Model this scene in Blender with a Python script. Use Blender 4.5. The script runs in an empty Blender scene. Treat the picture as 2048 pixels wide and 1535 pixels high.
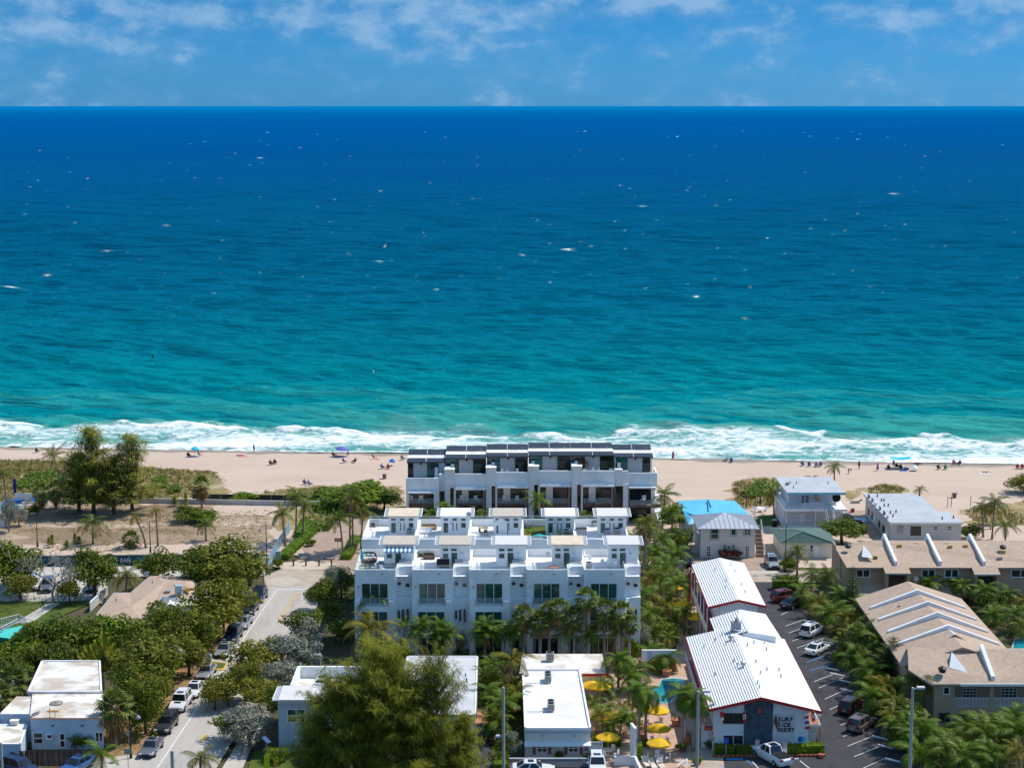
import bpy, bmesh, math, random
import numpy as np
from mathutils import Vector, Matrix, Euler
R = math.radians
random.seed(11)
rnd = random.random
def ru(a, b): return a + (b - a) * rnd()
scn = bpy.context.scene
COL = scn.collection
TH, FPX, CH = R(9.034), 3500.0, 72.0
cam = bpy.data.cameras.new('camera')
cam.sensor_width = 36.0
cam.lens = FPX / 2048 * 36.0
cam.clip_start, cam.clip_end = 1.0, 200000.0
camo = bpy.data.objects.new('camera', cam)
camo.location = (0, 0, CH)
camo.rotation_euler = (R(90) - TH, 0, 0)
COL.objects.link(camo)
scn.camera = camo
SUN_EL, SUN_AZ = R(56), R(62)
world = bpy.data.worlds.new("World")
scn.world = world
world.use_nodes = True
wn, wl = world.node_tree.nodes, world.node_tree.links
bg = wn['Background']
bg.inputs['Strength'].default_value = 0.10
sky = wn.new('ShaderNodeTexSky')
sky.sky_type = 'NISHITA'
sky.sun_disc = False
sky.sun_elevation = SUN_EL
sky.sun_rotation = SUN_AZ
sky.altitude = 50
sky.air_density, sky.dust_density, sky.ozone_density = 1.0, 0.3, 3.0
tc = wn.new('ShaderNodeTexCoord')
sep = wn.new('ShaderNodeSeparateXYZ')
wl.new(tc.outputs['Generated'], sep.inputs[0])
tint = wn.new('ShaderNodeValToRGB')
e = tint.color_ramp.elements
e[0].position, e[0].color = 0.0, (0.125, 0.54, 1.42, 1)
e[1].position, e[1].color = 0.5, (0.66, 1.16, 1.55, 1)
k = tint.color_ramp.elements.new(0.018); k.color = (0.115, 0.50, 1.25, 1)
k = tint.color_ramp.elements.new(0.06); k.color = (0.055, 0.40, 0.95, 1)
k = tint.color_ramp.elements.new(0.25); k.color = (0.35, 0.96, 1.52, 1)
wl.new(sep.outputs['Z'], tint.inputs[0])
mul = wn.new('ShaderNodeMix'); mul.data_type = 'RGBA'; mul.blend_type = 'MULTIPLY'
mul.inputs['Factor'].default_value = 1.0
wl.new(sky.outputs[0], mul.inputs['A']); wl.new(tint.outputs[0], mul.inputs['B'])
def wnoise(scale, loc, detail, dist=0.0, rough=.55):
    mp = wn.new('ShaderNodeMapping'); mp.inputs['Scale'].default_value = scale
    mp.inputs['Location'].default_value = loc
    n = wn.new('ShaderNodeTexNoise'); n.inputs['Scale'].default_value = 1.0
    n.inputs['Detail'].default_value = detail; n.inputs['Distortion'].default_value = dist
    n.inputs['Roughness'].default_value = rough
    wl.new(tc.outputs['Generated'], mp.inputs[0]); wl.new(mp.outputs[0], n.inputs['Vector'])
    return n
def wmath(op, a, b):
    m = wn.new('ShaderNodeMath'); m.operation = op
    for i, v in enumerate((a, b)):
        if isinstance(v, (int, float)): m.inputs[i].default_value = v
        else: wl.new(v, m.inputs[i])
    return m.outputs[0]
def wramp(v, p0, p1, c0=0.0, c1=1.0):
    r = wn.new('ShaderNodeMapRange'); r.interpolation_type = 'SMOOTHSTEP'
    wl.new(v, r.inputs['Value'])
    for nme, x in (('From Min', p0), ('From Max', p1), ('To Min', c0), ('To Max', c1)): r.inputs[nme].default_value = x
    return r.outputs[0]
big = wnoise((11, 11, 40), (1.1, 2.4, 0.7), 3.0)
fine = wnoise((40, 40, 70), (2.9, 2.0, 4.4), 12.0, 0.12, .57)
dens = wmath('ADD', wmath('MULTIPLY', big.outputs[0], 0.48), wmath('MULTIPLY', fine.outputs[0], 0.69))
elv = wramp(sep.outputs['Z'], 0.012, 0.05, -0.10, 0.03)
cl = wramp(wmath('ADD', dens, elv), 0.545, 0.735)
soft = wramp(wmath('ADD', dens, elv), 0.43, 0.64)
cmix = wn.new('ShaderNodeMix'); cmix.data_type = 'RGBA'
wl.new(wmath('MULTIPLY', soft, 0.42), cmix.inputs['Factor'])
wl.new(mul.outputs['Result'], cmix.inputs['A'])
cmix.inputs['B'].default_value = (1.75, 4.0, 6.9, 1)
cmix2 = wn.new('ShaderNodeMix'); cmix2.data_type = 'RGBA'
wl.new(wmath('MULTIPLY', cl, 0.42), cmix2.inputs['Factor'])
wl.new(cmix.outputs['Result'], cmix2.inputs['A'])
cmix2.inputs['B'].default_value = (4.6, 6.4, 8.4, 1)
wl.new(cmix2.outputs['Result'], bg.inputs['Color'])
sun = bpy.data.lights.new('sun', 'SUN')
sun.energy, sun.angle, sun.color = 4.6, R(0.53), (1.0, 0.95, 0.87)
suno = bpy.data.objects.new('sun', sun)
sd = Vector((math.sin(SUN_AZ) * math.cos(SUN_EL), math.cos(SUN_AZ) * math.cos(SUN_EL), math.sin(SUN_EL)))
suno.rotation_euler = sd.to_track_quat('Z', 'Y').to_euler()
suno.location = sd * 400
COL.objects.link(suno)
scn.view_settings.view_transform = 'Standard'
scn.view_settings.look = 'None'
scn.view_settings.exposure = 0.0
scn.view_settings.gamma = 1.0
scn.view_settings.use_curve_mapping = False
scn.cycles.max_bounces = 6
scn.cycles.transparent_max_bounces = 8
def _d(px, py):
    u, v = (px - 1024) / FPX, (767.5 - py) / FPX
    return u, math.cos(TH) + v * math.sin(TH), -math.sin(TH) + v * math.cos(TH)
def P(px, py, z=0.0):
    a = _d(px, py); t = (z - CH) / a[2]
    return Vector((a[0] * t, a[1] * t, z))
def W(px, py, Y):
    a = _d(px, py); t = Y / a[1]
    return Vector((a[0] * t, Y, CH + a[2] * t))
class MB:
    def __init__(s): s.v, s.f, s.m = [], [], []
    def add(s, vs, fs, m=0):
        b = len(s.v); s.v += [tuple(v) for v in vs]
        for f in fs: s.f.append(tuple(i + b for i in f)); s.m.append(m)
        return s
    def box(s, x0, y0, z0, x1, y1, z1, m=0):
        if x0 > x1: x0, x1 = x1, x0
        if y0 > y1: y0, y1 = y1, y0
        if z0 > z1: z0, z1 = z1, z0
        return s.add([(x0, y0, z0), (x1, y0, z0), (x1, y1, z0), (x0, y1, z0), (x0, y0, z1), (x1, y0, z1), (x1, y1, z1), (x0, y1, z1)],
                     [(3, 2, 1, 0), (4, 5, 6, 7), (0, 1, 5, 4), (1, 2, 6, 5), (2, 3, 7, 6), (3, 0, 4, 7)], m)
    def poly(s, pts, m=0): return s.add(pts, [tuple(range(len(pts)))], m)
    def prism(s, pts, z0, z1, m=0):     # pts counter-clockwise from above
        n = len(pts)
        return s.add([(p[0], p[1], z0) for p in pts] + [(p[0], p[1], z1) for p in pts],
                     [tuple(range(n - 1, -1, -1)), tuple(range(n, 2 * n))] + [(i, (i + 1) % n, n + (i + 1) % n, n + i) for i in range(n)], m)
    def slab(s, quad, th, m=0):         # any quad (top), thickened straight down
        q = [Vector(p) for p in quad]; l = [p - Vector((0, 0, th)) for p in q]; n = len(q)
        return s.add(q + l, [tuple(range(n)), tuple(range(2 * n - 1, n - 1, -1))] + [(i, n + i, n + (i + 1) % n, (i + 1) % n) for i in range(n)], m)
    def extr_y(s, prof, y0, y1, m=0):   # prof: (x,z) ring seen from -Y, counter-clockwise
        n = len(prof)
        return s.add([(p[0], y0, p[1]) for p in prof] + [(p[0], y1, p[1]) for p in prof],
                     [tuple(range(n)), tuple(range(2 * n - 1, n - 1, -1))] + [(i, n + i, n + (i + 1) % n, (i + 1) % n) for i in range(n)], m)
    def extr_x(s, prof, x0, x1, m=0):   # prof: (y,z)
        n = len(prof)
        return s.add([(x0, p[0], p[1]) for p in prof] + [(x1, p[0], p[1]) for p in prof],
                     [tuple(range(n - 1, -1, -1)), tuple(range(n, 2 * n))] + [(i, (i + 1) % n, n + (i + 1) % n, n + i) for i in range(n)], m)
    def tube(s, pts, rad, n=6, m=0, cap=True):
        pts = [Vector(p) for p in pts]
        if isinstance(rad, (int, float)): rad = [rad] * len(pts)
        b = len(s.v)
        for i, p in enumerate(pts):
            t = (pts[min(i + 1, len(pts) - 1)] - pts[max(i - 1, 0)])
            t = t.normalized() if t.length > 1e-9 else Vector((0, 0, 1))
            a = t.cross(Vector((0, 0, 1)) if abs(t.z) < .9 else Vector((1, 0, 0))).normalized(); c = t.cross(a)
            for j in range(n):
                w = 2 * math.pi * j / n
                s.v.append(tuple(p + (a * math.cos(w) + c * math.sin(w)) * rad[i]))
        for i in range(len(pts) - 1):
            for j in range(n):
                s.f.append((b + i * n + j, b + i * n + (j + 1) % n, b + (i + 1) * n + (j + 1) % n, b + (i + 1) * n + j)); s.m.append(m)
        if cap:
            s.f.append(tuple(b + j for j in range(n))[::-1]); s.m.append(m)
            s.f.append(tuple(b + (len(pts) - 1) * n + j for j in range(n))); s.m.append(m)
        return s
    def lathe(s, prof, c=(0, 0, 0), n=12, m=0):   # prof (r,z) bottom to top
        b = len(s.v)
        for r, z in prof:
            for j in range(n):
                w = 2 * math.pi * j / n; s.v.append((c[0] + r * math.cos(w), c[1] + r * math.sin(w), c[2] + z))
        for i in range(len(prof) - 1):
            for j in range(n):
                s.f.append((b + i * n + j, b + i * n + (j + 1) % n, b + (i + 1) * n + (j + 1) % n, b + (i + 1) * n + j)); s.m.append(m)
        s.f.append(tuple(b + j for j in range(n))[::-1]); s.m.append(m)
        s.f.append(tuple(b + (len(prof) - 1) * n + j for j in range(n))); s.m.append(m)
        return s
    def mesh(s, name, mats, off=(0, 0, 0), smooth=False):
        me = bpy.data.meshes.new(name)
        o = off
        me.from_pydata([(v[0] - o[0], v[1] - o[1], v[2] - o[2]) for v in s.v], [], s.f)
        for m in (mats if isinstance(mats, (list, tuple)) else [mats]): me.materials.append(m)
        if any(s.m): me.polygons.foreach_set('material_index', s.m)
        if smooth: me.polygons.foreach_set('use_smooth', [True] * len(s.f))
        me.update()
        return me
    def build(s, name, mats, parent=None, off=None, smooth=False):
        if off is None: off = parent.get('_o', (0, 0, 0)) if parent else (0, 0, 0)
        return inst(name, s.mesh(name, mats, off, smooth), parent)
def inst(name, me, parent=None, loc=(0, 0, 0), rot=(0, 0, 0), sc=(1, 1, 1)):
    o = bpy.data.objects.new(name, me); COL.objects.link(o)
    o.location, o.rotation_euler = loc, rot
    o.scale = (sc, sc, sc) if isinstance(sc, (int, float)) else sc
    if parent: o.parent = parent
    return o
def tag(o, label, cat, group=None, kind=None):
    o['label'] = label; o['category'] = cat
    if group: o['group'] = group
    if kind: o['kind'] = kind
    return o
OFFS = {}
def thing(name, label, cat, loc=(0, 0, 0), group=None, rz=0.0):
    o = bpy.data.objects.new(name, None); COL.objects.link(o)
    o.empty_display_size = .3
    o.location = loc; o.rotation_euler = (0, 0, rz)
    tag(o, label, cat, group)
    OFFS[o.name] = tuple(loc)
    return o
def part(name, mb, mat, root, smooth=False):
    """geometry given in world metres, stored relative to its (unrotated) thing; root may be a part"""
    r = root
    while r.parent: r = r.parent
    return inst(name, mb.mesh(name, mat, OFFS[r.name], smooth), root)
def lpart(name, mb, mat, root, smooth=False):   # geometry given in the thing's own frame
    return inst(name, mb.mesh(name, mat, (0, 0, 0), smooth), root)
def copy_tree(o, parent=None):
    c = o.copy(); COL.objects.link(c)
    if parent: c.parent = parent
    for ch in list(o.children): copy_tree(ch, c)
    return c
def structure(name, mb, mat, smooth=False):
    o = inst(name, mb.mesh(name, mat, (0, 0, 0), smooth)); o['kind'] = 'structure'
    return o
ORD = ['first', 'second', 'third', 'fourth', 'fifth', 'sixth', 'seventh', 'eighth', 'ninth', 'tenth', 'eleventh', 'twelfth', 'thirteenth', 'fourteenth', 'fifteenth', 'sixteenth', 'seventeenth', 'eighteenth', 'nineteenth', 'twentieth']
MATS = {}
def _mat(name):
    m = bpy.data.materials.new(name); m.use_nodes = True
    return m, m.node_tree.nodes, m.node_tree.links, m.node_tree.nodes['Principled BSDF']
def noise(nt, ln, scale, detail=4, vec=None, dist=0.0, rough=.55):
    n = nt.new('ShaderNodeTexNoise'); n.inputs['Scale'].default_value = 1.0
    n.inputs['Detail'].default_value = detail; n.inputs['Distortion'].default_value = dist; n.inputs['Roughness'].default_value = rough
    g = nt.new('ShaderNodeNewGeometry') if vec is None else None
    mp = nt.new('ShaderNodeMapping')
    mp.inputs['Scale'].default_value = scale if isinstance(scale, tuple) else (scale,) * 3
    ln.new(g.outputs['Position'] if vec is None else vec, mp.inputs[0]); ln.new(mp.outputs[0], n.inputs['Vector'])
    return n.outputs[0]
def ramp(nt, ln, v, stops):
    r = nt.new('ShaderNodeValToRGB'); ln.new(v, r.inputs[0])
    el = r.color_ramp.elements
    while len(el) < len(stops): el.new(.5)
    for q, (p, c) in zip(el, stops): q.position = p; q.color = (*c, 1) if len(c) == 3 else c
    return r.outputs[0]
def M(name, col, rough=.75, var=.10, scale=.6, spec=.25, metal=0.0, bump=0.0, bscale=6.0, dirt=None, dscale=.35, damt=.5):
    if name in MATS: return MATS[name]
    m, nt, ln, b = _mat(name)
    c = Vector(col)
    f = noise(nt, ln, scale, 6)
    out = ramp(nt, ln, f, [(.3, tuple(c * (1 - var))), (.7, tuple(min(1, x) for x in c * (1 + var)))])
    if dirt:
        d = noise(nt, ln, dscale, 8, dist=.6)
        dm = ramp(nt, ln, d, [(.46, (0, 0, 0)), (.60, (damt,) * 3)])
        mx = nt.new('ShaderNodeMix'); mx.data_type = 'RGBA'
        ln.new(dm, mx.inputs['Factor']); ln.new(out, mx.inputs['A']); mx.inputs['B'].default_value = (*dirt, 1); out = mx.outputs['Result']
    ln.new(out, b.inputs['Base Color'])
    b.inputs['Roughness'].default_value = rough; b.inputs['Metallic'].default_value = metal
    b.inputs['Specular IOR Level'].default_value = spec
    if bump:
        n = noise(nt, ln, bscale, 6); bp = nt.new('ShaderNodeBump'); bp.inputs['Strength'].default_value = bump
        bp.inputs['Distance'].default_value = .05
        ln.new(n, bp.inputs['Height']); ln.new(bp.outputs[0], b.inputs['Normal'])
    MATS[name] = m
    return m
def LM(name, c0, c1, c2, trans=.3, rough=.55):
    """foliage: colour differs from leaf to leaf and from plant to plant, some light passes through"""
    m, nt, ln, b = _mat(name)
    g = nt.new('ShaderNodeNewGeometry'); oi = nt.new('ShaderNodeObjectInfo')
    ad = nt.new('ShaderNodeMath'); ad.operation = 'MULTIPLY_ADD'; ad.inputs[1].default_value = .55
    ln.new(g.outputs['Random Per Island'], ad.inputs[0])
    m2 = nt.new('ShaderNodeMath'); m2.operation = 'MULTIPLY'; m2.inputs[1].default_value = .2; ln.new(oi.outputs['Random'], m2.inputs[0])
    n = noise(nt, ln, .55, 3)
    m3 = nt.new('ShaderNodeMath'); m3.operation = 'MULTIPLY_ADD'; m3.inputs[1].default_value = .5; ln.new(n, m3.inputs[0]); ln.new(m2.outputs[0], m3.inputs[2])
    m4 = nt.new('ShaderNodeMath'); m4.operation = 'SUBTRACT'; m4.inputs[1].default_value = .12; ln.new(m3.outputs[0], m4.inputs[0])
    ln.new(m4.outputs[0], ad.inputs[2])
    c = ramp(nt, ln, ad.outputs[0], [(.20, c0), (.56, c1), (.95, c2)])
    ln.new(c, b.inputs['Base Color']); b.inputs['Roughness'].default_value = rough; b.inputs['Specular IOR Level'].default_value = .14
    t = nt.new('ShaderNodeBsdfTranslucent'); ln.new(c, t.inputs['Color'])
    mx = nt.new('ShaderNodeMixShader'); mx.inputs[0].default_value = trans
    ln.new(b.outputs[0], mx.inputs[1]); ln.new(t.outputs[0], mx.inputs[2])
    ln.new(mx.outputs[0], nt['Material Output'].inputs['Surface'])
    MATS[name] = m
    return m
def GM(name, col, rough=.06, spec=.5):
    if name in MATS: return MATS[name]
    m, nt, ln, b = _mat(name)
    f = noise(nt, ln, .45, 3)
    ln.new(ramp(nt, ln, f, [(.35, tuple(x * .55 for x in col)), (.65, tuple(min(1, x * 1.5) for x in col))]), b.inputs['Base Color'])
    b.inputs['Roughness'].default_value = rough; b.inputs['Specular IOR Level'].default_value = spec
    MATS[name] = m
    return m
def clear_glass(name, col, alpha):
    m, nt, ln, b = _mat(name)
    b.inputs['Base Color'].default_value = (*col, 1); b.inputs['Roughness'].default_value = .05
    b.inputs['Alpha'].default_value = alpha
    return m
white = M('white_stucco', (.79, .81, .81), .8, .04, .5, .2, dirt=(.60, .61, .60), damt=.4)
white2 = M('white_paint', (.80, .80, .79), .6, .03)
cream = M('cream_stucco', (.70, .66, .58), .85, .05, .5)
beige = M('beige_stucco', (.45, .32, .21), .85, .07, .5)
greyw = M('grey_stucco', (.52, .52, .50), .85, .05, .6)
bluew = M('pale_blue_stucco', (.48, .58, .66), .85, .05, .6, dirt=(.38, .45, .5))
roofw = M('white_roof_coating', (.80, .79, .77), .75, .05, .4, dirt=(.55, .49, .41), dscale=.25, damt=.5)
roofd = M('stained_roof_coating', (.74, .71, .66), .8, .10, .35, dirt=(.46, .38, .29), dscale=.30, damt=.9)
roofm = M('white_metal_roof', (.84, .84, .85), .45, .03, .3, .4)
roofg = M('grey_roof_felt', (.44, .47, .49), .8, .05, .4, dirt=(.36, .38, .40))
roofl = M('light_grey_roof', (.56, .56, .56), .8, .04, .3, dirt=(.45, .45, .45))
rooft = M('tan_roof_board', (.50, .44, .37), .8, .08, 1.2)
roofs = M('steel_roof', (.43, .46, .50), .45, .06, .4, .5, .2)
roofgreen = M('green_shingle', (.095, .15, .13), .9, .14, 2.0, bump=.4, bscale=3)
roofblue = M('blue_tarp', (.12, .48, .72), .5, .10, .5, .3)
shingle = M('tan_shingle', (.46, .343, .255), .95, .16, 3.0, .1, bump=.5, bscale=5.0, dirt=(.37, .27, .21), dscale=.9, damt=.4)
dark = M('dark_metal', (.025, .027, .03), .5, .2)
panelroof = M('charcoal_roof_panel', (.030, .038, .050), .42, .12, .5, .4)
redtrim = M('red_trim', (.42, .035, .03), .5, .08)
slate = M('slate_cladding', (.075, .10, .125), .8, .3, 1.6, .2, bump=.5, bscale=4.0)
brownw = M('brown_panel', (.13, .09, .075), .7, .15)
glassd = GM('dark_glass', (.010, .022, .028))
glassg = GM('green_glass', (.018, .075, .06))
glasst = GM('teal_glass', (.012, .12, .11))
railglass = clear_glass('rail_glass', (.45, .60, .62), .30)
frame_w = M('white_frame', (.74, .75, .75), .5, .03)
frame_d = M('bronze_frame', (.08, .075, .07), .5, .1)
steel = M('galvanised_steel', (.42, .44, .46), .45, .08, 2.0, .5, .4)
conc = M('concrete', (.50, .47, .42), .9, .08, .5, .15, dirt=(.40, .37, .33))
polec = M('concrete_pole', (.46, .45, .43), .9, .08, 2.0)
wood = M('weathered_wood', (.15, .085, .065), .85, .25, 2.5)
woodl = M('light_wood', (.36, .27, .19), .8, .15, 2.5)
teal = M('teal_fabric', (.02, .36, .40), .8, .08)
black = M('black_plastic', (.012, .012, .014), .5, .2)
greyp = M('grey_plastic', (.30, .31, .32), .6, .08)
yellow = M('yellow_canvas', (.74, .43, .015), .8, .06)
terra = M('terracotta', (.46, .20, .11), .85, .10)
# ================================================================== the setting
SH = np.array([(-600, 886), (0, 894), (150, 897), (450, 902), (700, 905), (1000, 911), (1300, 916), (1500, 920), (1700, 924), (2048, 929), (2600, 937)], float)
OUT = np.array([(-600, 815), (0, 828), (60, 845), (230, 851), (400, 847), (540, 854), (700, 852), (800, 845), (930, 851), (1050, 862), (1200, 862), (1300, 854), (1540, 856), (1660, 861), (1800, 869), (2048, 874), (2600, 885)], float)
def shore_py(px): return np.interp(px, SH[:, 0], SH[:, 1])
BREAK = [([(-300, 848), (0, 853), (105, 849)], 4, 1), ([(0, 873), (40, 871), (90, 873)], 2.5, .8), ([(20, 889), (110, 886), (230, 884)], 3, .8),
         ([(222, 857), (300, 860), (430, 862), (520, 860)], 4.5, 1), ([(380, 850), (430, 848), (500, 853)], 4, .55),
         ([(535, 856), (600, 859), (660, 863), (760, 868)], 5, 1), ([(330, 872), (450, 874), (560, 880), (640, 884)], 5, .75), ([(650, 868), (760, 872), (900, 873), (1035, 871)], 8, 1),
         ([(770, 845), (815, 843), (850, 850)], 4, .5), ([(890, 851), (935, 850), (985, 858)], 4.5, .55), ([(640, 884), (800, 886), (930, 880)], 6, .75),
         ([(1030, 868), (1100, 874), (1160, 877), (1290, 873)], 6, .9), ([(1210, 864), (1290, 868), (1400, 872), (1530, 886)], 6, .9), ([(1090, 888), (1250, 880), (1400, 886)], 6, .75),
         ([(1310, 855), (1400, 858), (1500, 862)], 3, .55), ([(1530, 858), (1590, 862), (1670, 865)], 5, 1), ([(1630, 884), (1740, 885), (1840, 889)], 6, .9),
         ([(1820, 874), (1870, 876), (1925, 874)], 4.5, .95), ([(1880, 886), (1960, 889), (2060, 893), (2400, 900)], 8, .9), ([(1500, 892), (1650, 898), (1800, 905), (1960, 902)], 5, .7),
         ([(1640, 912), (1800, 917), (2048, 922)], 4, .8), ([(700, 896), (900, 899), (1300, 906), (1600, 915)], 3.5, .7), ([(0, 891), (300, 895), (600, 900)], 2.5, .75)]
rs = np.random.RandomState(5)
CAPS = [(220, 505, 36), (333, 450, 20), (519, 479, 11), (758, 526, 22), (785, 520, 16), (920, 548, 22), (1162, 544, 20), (1110, 402, 22), (1440, 557, 20), (1392, 596, 18), (1621, 456, 9),
        (95, 550, 22), (25, 573, 44), (1788, 388, 26), (442, 357, 10), (520, 316, 18), (1058, 491, 12), (1285, 412, 22), (947, 397, 10), (1890, 725, 16), (433, 671, 9), (1133, 500, 34), (1100, 561, 9),
        (950, 722, 8), (600, 295, 10), (1990, 400, 12), (1265, 655, 9), (796, 670, 6), (340, 632, 20), (660, 420, 10), (1490, 640, 16), (1820, 560, 14), (1965, 645, 12), (180, 640, 14), (100, 500, 26)]
for _ in range(520):
    y = 262 + 330 * rs.rand() ** 1.25
    CAPS.append((rs.rand() * 2500 - 220, y, (2.0 + 8 * rs.rand() ** 3) * (0.55 + (y - 215) / 420)))
def build_sea():
    cols = np.concatenate([[-9000, -4000, -1800, -900], np.arange(-420, 2470, 5.0), [2900, 3800, 6000, 11000]])
    nr = 600
    q = np.linspace(0, 1, nr)
    PX = np.repeat(cols[None, :], nr, 0)
    sp = shore_py(PX)
    PY = sp + (212.0 - sp) * q[:, None] ** 1.0
    u = (PX - 1024) / FPX; v = (767.5 - PY) / FPX
    dy = math.cos(TH) + v * math.sin(TH); dz = -math.sin(TH) + v * math.cos(TH)
    t = -CH / dz
    X, Y = u * t, dy * t
    s_in = (sp - PY)                                   # px seaward of the shoreline
    Z = np.zeros_like(X)
    rowsp = np.abs(np.gradient(Y, axis=0)) + 1e-6
    for i in range(34):                                # wind sea: short steep waves running at the beach
        lam = 3.5 * (1.085 ** i) + rs.rand()
        th = rs.normal(0, .42) + .15
        kx, ky = math.sin(th) * 2 * math.pi / lam, math.cos(th) * 2 * math.pi / lam
        amp = .019 * lam ** .75 * (.6 + .8 * rs.rand())
        w = np.clip((lam / rowsp - 2.2) / 2.5, 0, 1)
        ph = kx * X + ky * Y + rs.rand() * 6.28 + 1.2 * np.sin(X / (23 + 30 * rs.rand()) + rs.rand() * 6) * .6
        Z += amp * w * (np.sin(ph) + .22 * np.sin(2 * ph + .6))
    Z *= np.clip(s_in / 60, .12, 1)
    foam = np.zeros_like(X)
    outp = np.interp(PX, OUT[:, 0], OUT[:, 1])
    zone = (PY - outp) / np.maximum(sp - outp, 1)      # 0 outer edge .. 1 shoreline
    base = np.clip(zone * 5 + .1, 0, 1) * .50 + np.clip(zone, 0, 1) * .06
    wob = np.sin(X / 17.0 + 2 * np.sin(Y / 9.0)) * .07 + np.sin(X / 6.1 + Y / 5.0) * .05 + .10 * np.sin(Y / 3.6 + 1.4 * np.sin(X / 21.0))
    foam = np.where(zone > -.05, base + 1.0 * wob, 0)
    for pts, th, a in BREAK:
        pp = np.array(pts, float)
        cy = np.interp(PX, pp[:, 0], pp[:, 1])
        cy = cy + np.sin(PX / 9.0 + pp[0, 1]) * 1.0 + np.sin(PX / 23.0) * 1.3
        e = np.clip((PX - pp[0, 0]) / 26, 0, 1) * np.clip((pp[-1, 0] - PX) / 26, 0, 1)
        d = PY - cy
        g = np.where(d < 0, np.exp(-(d / (th * .30)) ** 2), np.exp(-(d / (th * .85)) ** 2)) * e * a
        foam = np.maximum(foam, g * .74)
        Z += np.where(d < 0, np.exp(-(d / (th * .8)) ** 2), np.exp(-(d / (th * .5)) ** 2)) * e * a * .75
    foam = np.maximum(foam, np.clip(1 - np.abs(s_in - 1.5) / 3.0, 0, 1) * .72)
    for cx, cy, wd in CAPS:
        wd = wd * .40; hh = max(.55, wd * .12)
        m = (np.abs(PX - cx) < wd * 2.2) & (np.abs(PY - cy) < hh * 4)
        if not m.any(): continue
        dx = (PX[m] - cx) / wd; d = (PY[m] - cy - dx * hh * .4) / hh
        foam[m] = np.maximum(foam[m], np.exp(-dx ** 2 - d ** 2) * (.50 + .26 * rs.rand()))
    Z += .06
    nc = len(cols)
    co = np.stack([X, Y, Z], -1).reshape(-1, 3)
    idx = np.arange(nr * nc).reshape(nr, nc)
    fa = np.stack([idx[:-1, :-1], idx[:-1, 1:], idx[1:, 1:], idx[1:, :-1]], -1).reshape(-1, 4)
    me = bpy.data.meshes.new('sea')
    me.vertices.add(len(co)); me.vertices.foreach_set('co', co.astype(np.float32).ravel())
    me.loops.add(fa.size); me.loops.foreach_set('vertex_index', fa.astype(np.int32).ravel())
    me.polygons.add(len(fa)); me.polygons.foreach_set('loop_start', np.arange(0, fa.size, 4, dtype=np.int32))
    me.polygons.foreach_set('use_smooth', np.ones(len(fa), bool))
    me.update(calc_edges=True)
    a = me.attributes.new('foam', 'FLOAT', 'POINT'); a.data.foreach_set('value', foam.astype(np.float32).ravel())
    dep = (np.clip((PY - 214) / (870 - 214), 0, 1))     # water gets deeper, and so bluer, with distance from the beach
    a = me.attributes.new('shallow', 'FLOAT', 'POINT'); a.data.foreach_set('value', dep.astype(np.float32).ravel())
    m, nt, ln, b = _mat('sea_water')
    at = nt.new('ShaderNodeAttribute'); at.attribute_name = 'shallow'
    af = nt.new('ShaderNodeAttribute'); af.attribute_name = 'foam'
    def mth(op, x, y):
        k = nt.new('ShaderNodeMath'); k.operation = op
        for i, z in enumerate((x, y)):
            if isinstance(z, (int, float)): k.inputs[i].default_value = z
            else: ln.new(z, k.inputs[i])
        return k.outputs[0]
    patch = noise(nt, ln, (.0011, .0030, 1), 5, dist=.8)  # broad cloud shade and seagrass, both put into the water colour
    patch2 = noise(nt, ln, (.010, .028, 1), 5)
    sh = mth('ADD', at.outputs['Fac'], mth('MULTIPLY', mth('MINIMUM', mth('MULTIPLY', at.outputs['Fac'], 9.0), 1.0), mth('ADD', mth('MULTIPLY', mth('SUBTRACT', patch, .5), .30), mth('MULTIPLY', mth('SUBTRACT', patch2, .5), .10))))
    c = ramp(nt, ln, sh, [(0.0, (0, .150, .35)), (.018, (0, .098, .275)), (.05, (0, .074, .24)), (.16, (0, .083, .235)), (.36, (0, .106, .216)), (.58, (0, .133, .228)), (.74, (0, .168, .232)), (.90, (0, .220, .25)), (1.0, (.035, .30, .27))])
    streak = noise(nt, ln, (.10, .30, 1), 6, rough=.65)
    lace = noise(nt, ln, (.34, .62, 1), 10, dist=.9, rough=.70)
    fm = mth('ADD', mth('MULTIPLY', af.outputs['Fac'], 1.0), mth('MULTIPLY', mth('SUBTRACT', lace, .5), 1.35))
    fm = mth('ADD', fm, mth('MULTIPLY', mth('SUBTRACT', streak, .5), .35))
    r = nt.new('ShaderNodeMapRange'); r.interpolation_type = 'SMOOTHSTEP'
    r.inputs['From Min'].default_value = .33; r.inputs['From Max'].default_value = .73; ln.new(fm, r.inputs['Value'])
    gate = nt.new('ShaderNodeMapRange'); gate.inputs['From Min'].default_value = .06; gate.inputs['From Max'].default_value = .3; ln.new(af.outputs['Fac'], gate.inputs['Value'])
    fac = mth('MULTIPLY', r.outputs[0], gate.outputs[0])
    milk = nt.new('ShaderNodeMix'); milk.data_type = 'RGBA'
    ln.new(mth('MULTIPLY', gate.outputs[0], .40), milk.inputs['Factor']); ln.new(c, milk.inputs['A']); milk.inputs['B'].default_value = (.20, .36, .32, 1)
    mx = nt.new('ShaderNodeMix'); mx.data_type = 'RGBA'
    ln.new(fac, mx.inputs['Factor']); ln.new(milk.outputs['Result'], mx.inputs['A']); mx.inputs['B'].default_value = (.80, .82, .82, 1)
    ln.new(mx.outputs['Result'], b.inputs['Base Color'])
    rg = nt.new('ShaderNodeMapRange'); ln.new(fac, rg.inputs['Value']); rg.inputs['To Min'].default_value = .22; rg.inputs['To Max'].default_value = .9
    ln.new(rg.outputs[0], b.inputs['Roughness'])
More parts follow.
